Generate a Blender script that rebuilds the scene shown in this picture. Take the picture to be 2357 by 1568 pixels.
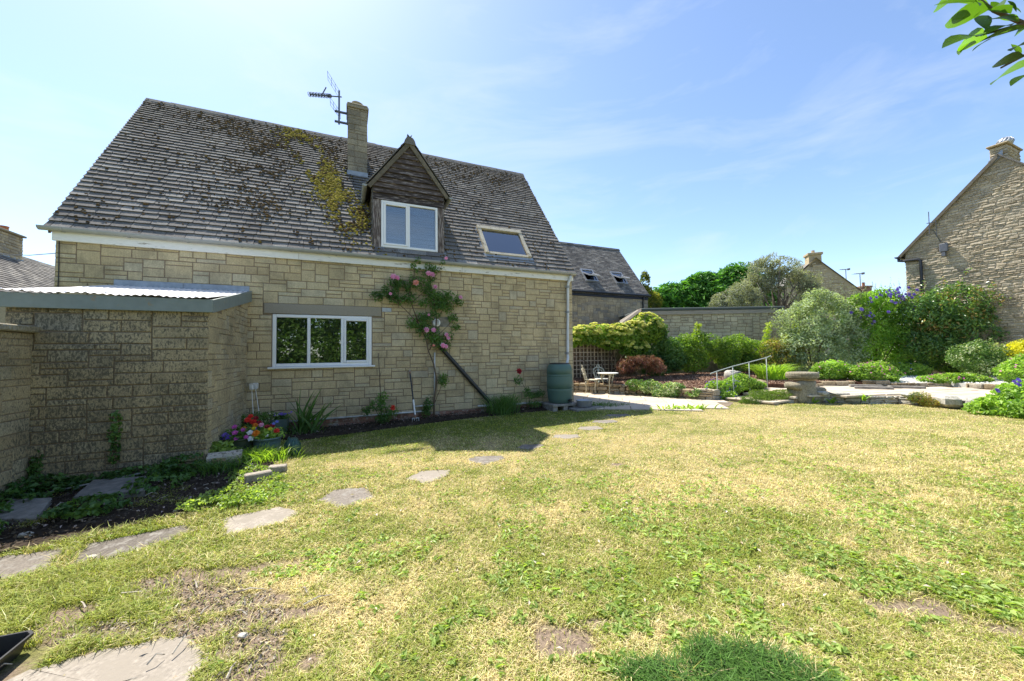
import bpy, math, random
import numpy as np
from mathutils import Vector, Matrix
PI = math.pi
for o in list(bpy.data.objects):
    bpy.data.objects.remove(o)
SC = bpy.context.scene
COL = SC.collection

# ------------------------------------------------------------------ camera
CAMZ = 1.4
cam_d = bpy.data.cameras.new('camera')
cam_d.sensor_width = 36.0
cam_d.lens = 36.0 * 865.5 / 2357.0
cam_d.clip_start = 0.05
cam_d.clip_end = 2000.0
cam = bpy.data.objects.new('camera', cam_d)
COL.objects.link(cam)
cam.matrix_world = (Matrix.Translation((0, 0, CAMZ)) @ Matrix.Rotation(PI / 2 + 0.0354, 4, 'X')
                    @ Matrix.Rotation(-0.012, 4, 'Z'))
SC.camera = cam

# ------------------------------------------------------------------ sky, sun, exposure
SUN_DIR = Vector((-0.395, 0.449, 1.0)).normalized()
SUN_EL = math.asin(SUN_DIR.z)
SUN_AZ = math.atan2(SUN_DIR.x, SUN_DIR.y)
world = bpy.data.worlds.new('World')
SC.world = world
world.use_nodes = True
wn, wl = world.node_tree.nodes, world.node_tree.links
wn.clear()
w_out = wn.new('ShaderNodeOutputWorld')
w_bg = wn.new('ShaderNodeBackground')
w_sky = wn.new('ShaderNodeTexSky')
w_sky.sky_type = 'NISHITA'
w_sky.sun_disc = False
w_sky.sun_elevation = SUN_EL
w_sky.sun_rotation = SUN_AZ
w_sky.altitude = 100
w_sky.air_density = 0.9
w_sky.dust_density = 0.55
w_sky.ozone_density = 2.3
w_bg.inputs['Strength'].default_value = 0.093
# thin high cirrus
w_tc = wn.new('ShaderNodeTexCoord')
w_map = wn.new('ShaderNodeMapping')
w_map.inputs['Rotation'].default_value = (0.1, 0.25, 0.5)
w_map.inputs['Scale'].default_value = (1.6, 3.4, 9.0)
w_no = wn.new('ShaderNodeTexNoise')
w_no.inputs['Scale'].default_value = 1.3
w_no.inputs['Detail'].default_value = 9.0
w_no.inputs['Roughness'].default_value = 0.6
w_no.inputs['Distortion'].default_value = 0.5
w_rp = wn.new('ShaderNodeValToRGB')
w_rp.color_ramp.elements[0].position = 0.47
w_rp.color_ramp.elements[1].position = 0.95
w_rp.color_ramp.elements[1].color = (0.55, 0.55, 0.55, 1)
w_mx = wn.new('ShaderNodeMixRGB')
w_mx.inputs['Color2'].default_value = (3.6, 3.9, 4.3, 1)
wl.new(w_tc.outputs['Generated'], w_map.inputs['Vector'])
wl.new(w_map.outputs['Vector'], w_no.inputs['Vector'])
wl.new(w_no.outputs['Fac'], w_rp.inputs['Fac'])
wl.new(w_rp.outputs['Color'], w_mx.inputs['Fac'])
wl.new(w_sky.outputs['Color'], w_mx.inputs['Color1'])
wl.new(w_mx.outputs['Color'], w_bg.inputs['Color'])
wl.new(w_bg.outputs['Background'], w_out.inputs['Surface'])

sun_d = bpy.data.lights.new('sun', 'SUN')
sun_d.energy = 3.3
sun_d.angle = math.radians(0.55)
sun_d.color = (1.0, 0.95, 0.86)
sun = bpy.data.objects.new('sun', sun_d)
COL.objects.link(sun)
sun.rotation_euler = SUN_DIR.to_track_quat('Z', 'Y').to_euler()
sun.location = (-20, 23, 50)
SC.view_settings.view_transform = 'Standard'
SC.view_settings.look = 'None'
SC.view_settings.gamma = 1.0
SC.view_settings.use_curve_mapping = False
SC.view_settings.exposure = 1.56
SC.render.engine = 'CYCLES'
SC.cycles.max_bounces = 6
SC.cycles.diffuse_bounces = 3
SC.cycles.glossy_bounces = 3
SC.cycles.transmission_bounces = 4
SC.cycles.transparent_max_bounces = 6
SC.cycles.caustics_reflective = False
SC.cycles.caustics_refractive = False
try:
    SC.cycles.use_denoising = True
except Exception:
    pass

# ------------------------------------------------------------------ helpers
TH = 0.4154
HX, HY = -7.17416, 5.86914
HU = np.array([math.cos(TH), math.sin(TH)])
HN = np.array([-math.sin(TH), math.cos(TH)])


def hw(t, d):                                   # house frame -> world
    return HX + t * HU[0] + d * HN[0], HY + t * HU[1] + d * HN[1]


def sstep(a, b, v):
    w = np.clip((v - a) / (b - a), 0, 1)
    return w * w * (3 - 2 * w)


def gz(x, y):                                   # height of the lawn
    x = np.asarray(x, float); y = np.asarray(y, float)
    t = (x - HX) * HU[0] + (y - HY) * HU[1]
    d = (x - HX) * HN[0] + (y - HY) * HN[1]
    return .018 * np.clip(t - 5, -7, 5.5) - .15 * sstep(-1.8, -4.5, d) * sstep(5.5, 2.0, t)


def hsh(i, j, k, s):
    n = (i.astype(np.int64) * 374761393 + j.astype(np.int64) * 668265263 + k.astype(np.int64) * 2147483647 + s * 974634) & 0xFFFFFFFF
    n = ((n ^ (n >> 13)) * 1274126177) & 0xFFFFFFFF
    n = (n ^ (n >> 16)) & 0xFFFFFFFF
    return n / 4294967295.0


def vnoise(P, scale, seed=0, octaves=2):        # value noise in [0,1]
    P = np.atleast_2d(np.asarray(P, float))
    if P.shape[1] == 2:
        P = np.c_[P, np.zeros(len(P))]
    tot, amp, out = 0.0, 1.0, np.zeros(len(P))
    for o in range(octaves):
        Q = P * scale * 2 ** o + 13.7 * o
        I = np.floor(Q); F = Q - I; F = F * F * (3 - 2 * F)
        i, j, k = I[:, 0], I[:, 1], I[:, 2]
        r = 0
        for a in (0, 1):
            for b in (0, 1):
                for c in (0, 1):
                    w = (F[:, 0] if a else 1 - F[:, 0]) * (F[:, 1] if b else 1 - F[:, 1]) * (F[:, 2] if c else 1 - F[:, 2])
                    r = r + w * hsh(i + a, j + b, k + c, seed + o)
        out += amp * r; tot += amp; amp *= .5
    return out / tot


def in_poly(px, py, poly):
    px = np.asarray(px); py = np.asarray(py)
    ins = np.zeros(px.shape, bool)
    n = len(poly)
    for a in range(n):
        x0, y0 = poly[a]; x1, y1 = poly[(a + 1) % n]
        c = (y0 > py) != (y1 > py)
        with np.errstate(divide='ignore', invalid='ignore'):
            xi = (x1 - x0) * (py - y0) / (y1 - y0 + 1e-12) + x0
        ins ^= c & (px < xi)
    return ins


def link(o, parent=None):
    COL.objects.link(o)
    if parent is not None:
        o.parent = parent
    return o


def tag(o, label=None, cat=None, group=None, kind=None):
    if label: o['label'] = label
    if cat: o['category'] = cat
    if group: o['group'] = group
    if kind: o['kind'] = kind
    return o


def thing(name, label, cat, loc=(0, 0, 0), rotz=0.0, group=None):
    o = bpy.data.objects.new(name, None)
    o.empty_display_size = 0.1
    o.location = loc
    o.rotation_euler = (0, 0, rotz)
    COL.objects.link(o)
    return tag(o, label, cat, group)


def set_attr(me, name, vals, domain='FACE'):
    a = me.attributes.new(name, 'FLOAT', domain)
    a.data.foreach_set('value', np.asarray(vals, np.float32))


def fast_mesh(name, V, F, mat=None, rnd=None, col=None, smooth=False):
    """V (n,3); F (m,k) constant k."""
    me = bpy.data.meshes.new(name)
    V = np.asarray(V, np.float32); F = np.asarray(F, np.int32)
    m, k = F.shape
    me.vertices.add(len(V)); me.vertices.foreach_set('co', V.ravel())
    me.loops.add(m * k); me.loops.foreach_set('vertex_index', F.ravel())
    me.polygons.add(m)
    me.polygons.foreach_set('loop_start', np.arange(0, m * k, k, dtype=np.int32))
    try:
        me.polygons.foreach_set('loop_total', np.full(m, k, np.int32))
    except Exception:
        pass
    me.update(calc_edges=True)
    me.polygons.foreach_set('use_smooth', np.full(m, bool(smooth)))
    if rnd is not None:
        set_attr(me, 'rnd', rnd)
    if col is not None:
        a = me.attributes.new('col', 'FLOAT_COLOR', 'POINT')
        c = np.ones((len(V), 4), np.float32); c[:, :3] = col
        a.data.foreach_set('color', c.ravel())
    if mat: me.materials.append(mat)
    return me


class MB:
    def __init__(s):
        s.v, s.f, s.r = [], [], []

    def add(s, verts, faces, rnd=.5):
        b = len(s.v)
        s.v.extend([tuple(map(float, p)) for p in verts])
        for q in faces:
            s.f.append(tuple(b + i for i in q)); s.r.append(rnd)
        return s

    def box(s, x0, x1, y0, y1, z0, z1, rnd=.5, M=None):
        vs = [(x, y, z) for x in (x0, x1) for y in (y0, y1) for z in (z0, z1)]
        if M is not None: vs = [tuple(M @ Vector(p)) for p in vs]
        return s.add(vs, [(0, 1, 3, 2), (4, 6, 7, 5), (0, 4, 5, 1), (2, 3, 7, 6), (0, 2, 6, 4), (1, 5, 7, 3)], rnd)

    def bevbox(s, x0, x1, y0, y1, z0, z1, b=.01, rnd=.5, M=None, jit=0, rs=None):
        """box with bevelled edges: three nested rings on every axis"""
        bm_v = []
        cx, cy, cz = (x0 + x1) / 2, (y0 + y1) / 2, (z0 + z1) / 2
        hx, hy, hz = (x1 - x0) / 2, (y1 - y0) / 2, (z1 - z0) / 2
        b = min(b, hx * .8, hy * .8, hz * .8)
        idx = {}
        for sx in (-1, 1):
            for sy in (-1, 1):
                for sz in (-1, 1):
                    for ax in range(3):
                        h = [hx - b, hy - b, hz - b]
                        h[ax] += b
                        p = [cx + sx * h[0], cy + sy * h[1], cz + sz * h[2]]
                        if jit and rs: p = [c + rs.uniform(-jit, jit) for c in p]
                        idx[(sx, sy, sz, ax)] = len(bm_v); bm_v.append(p)
        F = []
        for ax in range(3):
            o1, o2 = [a for a in range(3) if a != ax]
            for sg in (-1, 1):
                q = []
                for a, c in ((-1, -1), (1, -1), (1, 1), (-1, 1)):
                    k = [0, 0, 0]; k[ax] = sg; k[o1] = a; k[o2] = c
                    q.append(idx[(k[0], k[1], k[2], ax)])
                F.append(q)
            for a in (-1, 1):
                for c in (-1, 1):
                    q = []
                    for (sg, which) in ((-1, o1), (1, o1), (1, o2), (-1, o2)):
                        k = [0, 0, 0]; k[ax] = sg; k[o1] = a; k[o2] = c
                        q.append(idx[(k[0], k[1], k[2], which)])
                    F.append(q)
        for sx in (-1, 1):
            for sy in (-1, 1):
                for sz in (-1, 1):
                    F.append([idx[(sx, sy, sz, a)] for a in range(3)])
        if M is not None: bm_v = [tuple(M @ Vector(p)) for p in bm_v]
        return s.add(bm_v, F, rnd)

    def tube(s, pts, r, n=8, cap=True, rnd=.5):
        pts = [Vector(p) for p in pts]
        rr = r if isinstance(r, (list, tuple)) else [r] * len(pts)
        up = Vector((0.13, 0.21, 1)).normalized()
        rings = []
        t0 = (pts[1] - pts[0]).normalized()
        if abs(t0.dot(up)) > .95: up = Vector((1, 0.1, 0)).normalized()
        a = (up - t0 * up.dot(t0)).normalized()
        vs = []
        for i, p in enumerate(pts):
            if i == 0: t = pts[1] - pts[0]
            elif i == len(pts) - 1: t = pts[i] - pts[i - 1]
            else: t = (pts[i + 1] - pts[i]).normalized() + (pts[i] - pts[i - 1]).normalized()
            if t.length < 1e-9: t = t0
            t = t.normalized()
            a = a - t * a.dot(t)
            a = a.normalized() if a.length > 1e-6 else t.orthogonal().normalized()
            c = t.cross(a)
            for k in range(n):
                th = 2 * PI * k / n
                vs.append(p + (a * math.cos(th) + c * math.sin(th)) * rr[i])
        F = []
        for i in range(len(pts) - 1):
            for k in range(n):
                F.append((i * n + k, i * n + (k + 1) % n, (i + 1) * n + (k + 1) % n, (i + 1) * n + k))
        if cap:
            F.append(tuple(range(n - 1, -1, -1)))
            F.append(tuple(range((len(pts) - 1) * n, len(pts) * n)))
        return s.add(vs, F, rnd)

    def lathe(s, prof, cx=0, cy=0, n=24, rnd=.5, M=None, cap0=True, cap1=True, wob=0, seed=0):
        vs, F = [], []
        for (r, z) in prof:
            for k in range(n):
                th = 2 * PI * k / n
                q = r * (1 + wob * math.sin(3 * th + seed) + wob * .6 * math.sin(5 * th + 2 * seed))
                vs.append(Vector((cx + q * math.cos(th), cy + q * math.sin(th), z)))
        m = len(prof)
        for i in range(m - 1):
            for k in range(n):
                F.append((i * n + k, i * n + (k + 1) % n, (i + 1) * n + (k + 1) % n, (i + 1) * n + k))
        if cap0: F.append(tuple(range(n - 1, -1, -1)))
        if cap1: F.append(tuple(range((m - 1) * n, m * n)))
        if M is not None: vs = [M @ v for v in vs]
        return s.add(vs, F, rnd)

    def prism(s, poly, axis, a, b, rnd=.5):
        """poly: 2-D outline in the two other axes, extruded from a to b"""
        def mk(p, q):
            l = list(p); l.insert(axis, q); return l
        n = len(poly)
        vs = [mk(p, a) for p in poly] + [mk(p, b) for p in poly]
        F = [tuple(range(n)), tuple(range(2 * n - 1, n - 1, -1))]
        F += [(i, n + i, n + (i + 1) % n, (i + 1) % n) for i in range(n)]
        return s.add(vs, F, rnd)

    def build(s, name, mat, parent=None, smooth=False, fixn=True, **tags):
        me = bpy.data.meshes.new(name)
        me.from_pydata(s.v, [], s.f)
        set_attr(me, 'rnd', s.r)
        if smooth: me.polygons.foreach_set('use_smooth', np.ones(len(me.polygons), bool))
        me.materials.append(mat)
        if fixn:
            import bmesh
            bm = bmesh.new(); bm.from_mesh(me)
            bmesh.ops.recalc_face_normals(bm, faces=bm.faces)
            bm.to_mesh(me); bm.free()
        me.update()
        o = link(bpy.data.objects.new(name, me), parent)
        return tag(o, **tags)


# ------------------------------------------------------------------ materials
class NT:
    def __init__(s, name):
        s.m = bpy.data.materials.new(name); s.m.use_nodes = True
        s.n, s.l = s.m.node_tree.nodes, s.m.node_tree.links
        s.n.clear()
        s.out = s.n.new('ShaderNodeOutputMaterial')
        s.geo = None

    def pos(s):
        if s.geo is None: s.geo = s.n.new('ShaderNodeNewGeometry')
        return s.geo.outputs['Position']

    def put(s, sock, v):
        if isinstance(v, bpy.types.NodeSocket): s.l.new(v, sock)
        elif isinstance(v, (tuple, list)):
            v = tuple(v)
            if len(sock.default_value) == 4 and len(v) == 3: v = v + (1,)
            sock.default_value = v
        else: sock.default_value = v

    def noise(s, scale, detail=4, rough=.55, vec=None, dist=0, stretch=None):
        n = s.n.new('ShaderNodeTexNoise')
        n.inputs['Scale'].default_value = scale
        n.inputs['Detail'].default_value = detail
        n.inputs['Roughness'].default_value = rough
        n.inputs['Distortion'].default_value = dist
        v = vec or s.pos()
        if stretch:
            mp = s.n.new('ShaderNodeMapping'); mp.inputs['Scale'].default_value = stretch
            s.l.new(v, mp.inputs['Vector']); v = mp.outputs['Vector']
        s.l.new(v, n.inputs['Vector'])
        return n.outputs['Fac']

    def attr(s, name, what='Fac'):
        a = s.n.new('ShaderNodeAttribute'); a.attribute_name = name
        return a.outputs[what]

    def ramp(s, fac, stops, interp='LINEAR'):
        r = s.n.new('ShaderNodeValToRGB'); r.color_ramp.interpolation = interp
        e = r.color_ramp.elements
        while len(e) < len(stops): e.new(.5)
        for k, (p, c) in enumerate(stops):
            e[k].position = p
            e[k].color = (c, c, c, 1) if isinstance(c, (int, float)) else tuple(c) + (1,)
        s.put(r.inputs['Fac'], fac)
        return r.outputs['Color']

    def mix(s, fac, a, b, mode='MIX'):
        m = s.n.new('ShaderNodeMixRGB'); m.blend_type = mode
        s.put(m.inputs['Fac'], fac); s.put(m.inputs['Color1'], a); s.put(m.inputs['Color2'], b)
        return m.outputs['Color']

    def math(s, op, a, b=0.0, clamp=False):
        m = s.n.new('ShaderNodeMath'); m.operation = op; m.use_clamp = clamp
        s.put(m.inputs[0], a); s.put(m.inputs[1], b)
        return m.outputs[0]

    def bump(s, h, strength=.4, dist=.01, normal=None):
        b = s.n.new('ShaderNodeBump'); b.inputs['Strength'].default_value = strength
        b.inputs['Distance'].default_value = dist
        s.l.new(h, b.inputs['Height'])
        if normal: s.l.new(normal, b.inputs['Normal'])
        return b.outputs['Normal']

    def pbr(s, col, rough=.8, metal=0, normal=None, spec=.3):
        p = s.n.new('ShaderNodeBsdfPrincipled')
        s.put(p.inputs['Base Color'], col); s.put(p.inputs['Roughness'], rough)
        s.put(p.inputs['Metallic'], metal)
        p.inputs['Specular IOR Level'].default_value = spec
        if normal: s.l.new(normal, p.inputs['Normal'])
        s.l.new(p.outputs[0], s.out.inputs['Surface'])
        return p


def mat_plain(name, col, rough=.7, var=.25, scale=18, bump=.15, metal=0, spec=.3, rv=.2, stain=None, stain_amt=0, stain_scale=3, stretch=None):
    t = NT(name)
    c = tuple(col)
    n = t.noise(scale, 5, .6, stretch=stretch)
    k = t.ramp(n, [(.25, 1 - var), (.75, 1 + var)])
    o = t.mix(1, c, k, 'MULTIPLY')
    if rv:
        r = t.ramp(t.attr('rnd'), [(0, 1 - rv), (1, 1 + rv)])
        o = t.mix(1, o, r, 'MULTIPLY')
    if stain:
        sn = t.noise(stain_scale, 6, .65, stretch=stretch)
        o = t.mix(t.ramp(sn, [(.62 - stain_amt * .4, 0), (.70 - stain_amt * .3, 1)]), o, stain)
    t.pbr(o, rough, metal, t.bump(n, bump, .004) if bump else None, spec)
    return t.m


def mat_stone(name, stops, lichen=0.0, lcol=(.035, .033, .028), tool=.5, grain=.35, base_stain=0, cell=60):
    """cut building stone: tint per block from 'rnd', vertical tooling, grain, dark lichen"""
    t = NT(name)
    o = t.ramp(t.attr('rnd'), stops)
    g = t.noise(cell, 3, .7)
    o = t.mix(1, o, t.ramp(g, [(.3, 1 - grain), (.72, 1 + grain)]), 'MULTIPLY')
    big = t.noise(1.1, 4, .6)
    o = t.mix(1, o, t.ramp(big, [(.3, .80), (.7, 1.14)]), 'MULTIPLY')
    sta = t.noise(2.6, 7, .68)
    o = t.mix(1, o, t.ramp(sta, [(.36, (.74, .755, .77)), (.52, (1, 1, 1)), (.75, (1.06, 1.04, .98))]), 'MULTIPLY')
    tl = t.noise(1.0, 3, .7, stretch=(70, 70, 5))
    o = t.mix(tool * .6, o, t.mix(1, o, t.ramp(tl, [(.35, .68), (.6, 1.1)]), 'MULTIPLY'))
    if lichen > 0:
        l1 = t.noise(1.0, 5, .7, stretch=(52, 52, 26))
        l2 = t.noise(1.4, 4, .6)
        s = t.math('ADD', t.math('MULTIPLY', l1, .88), t.math('MULTIPLY', l2, .30))
        lo = .72 - lichen * .2
        o = t.mix(t.ramp(s, [(lo, 0), (lo + .09, .84)]), o, lcol)
    h = t.math('ADD', t.math('MULTIPLY', tl, tool), t.math('MULTIPLY', g, .5))
    t.pbr(o, .93, 0, t.bump(h, .5, .006), .15)
    return t.m


def mat_leaf(name, c0, c1, trans=.45, rough=.45, tcol=None, spec=.35, rv=None):
    t = NT(name)
    stops = [(0, c0), (1, c1)] if rv is None else rv
    stops = [(p, tuple(min(q * 1.22, .85) for q in c)) for p, c in stops]
    o = t.ramp(t.attr('rnd'), stops)
    n = t.noise(1.3, 2, .5)
    o = t.mix(1, o, t.ramp(n, [(.3, .8), (.7, 1.2)]), 'MULTIPLY')
    p = t.n.new('ShaderNodeBsdfPrincipled')
    t.put(p.inputs['Base Color'], o); p.inputs['Roughness'].default_value = rough
    p.inputs['Specular IOR Level'].default_value = spec
    tr = t.n.new('ShaderNodeBsdfTranslucent')
    t.put(tr.inputs['Color'], t.mix(1, o, tcol or (1.5, 1.6, .55), 'MULTIPLY'))
    mx = t.n.new('ShaderNodeMixShader'); mx.inputs[0].default_value = trans
    t.l.new(p.outputs[0], mx.inputs[1]); t.l.new(tr.outputs[0], mx.inputs[2])
    t.l.new(mx.outputs[0], t.out.inputs['Surface'])
    return t.m


def mat_vcol(name, trans=.4, rough=.6, ground=False):
    t = NT(name)
    c = t.attr('col', 'Color')
    if ground:
        n = t.noise(55, 4, .7); n2 = t.noise(210, 2, .7)
        c = t.mix(1, c, t.ramp(n, [(.28, .55), (.5, .95), (.75, 1.35)]), 'MULTIPLY')
        c = t.mix(1, c, t.ramp(n2, [(.3, .7), (.7, 1.25)]), 'MULTIPLY')
        t.pbr(c, .95, 0, t.bump(n, .6, .02), .1)
        return t.m
    p = t.n.new('ShaderNodeBsdfPrincipled')
    t.put(p.inputs['Base Color'], c); p.inputs['Roughness'].default_value = rough
    p.inputs['Specular IOR Level'].default_value = .25
    tr = t.n.new('ShaderNodeBsdfTranslucent'); t.put(tr.inputs['Color'], t.mix(1, c, (1.25, 1.3, .8), 'MULTIPLY'))
    mx = t.n.new('ShaderNodeMixShader'); mx.inputs[0].default_value = trans
    t.l.new(p.outputs[0], mx.inputs[1]); t.l.new(tr.outputs[0], mx.inputs[2])
    t.l.new(mx.outputs[0], t.out.inputs['Surface'])
    return t.m


def mat_glass(name, tint=(.9, .95, .95), refl=.12, power=1.0):
    t = NT(name)
    tr = t.n.new('ShaderNodeBsdfTransparent'); t.put(tr.inputs['Color'], tint)
    gl = t.n.new('ShaderNodeBsdfGlossy'); gl.inputs['Roughness'].default_value = .015
    fr = t.n.new('ShaderNodeFresnel'); fr.inputs['IOR'].default_value = 1.55
    f = t.math('ADD', t.math('MULTIPLY', fr.outputs[0], power), refl, True)
    mx = t.n.new('ShaderNodeMixShader')
    t.l.new(f, mx.inputs[0]); t.l.new(tr.outputs[0], mx.inputs[1]); t.l.new(gl.outputs[0], mx.inputs[2])
    t.l.new(mx.outputs[0], t.out.inputs['Surface'])
    return t.m


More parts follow.
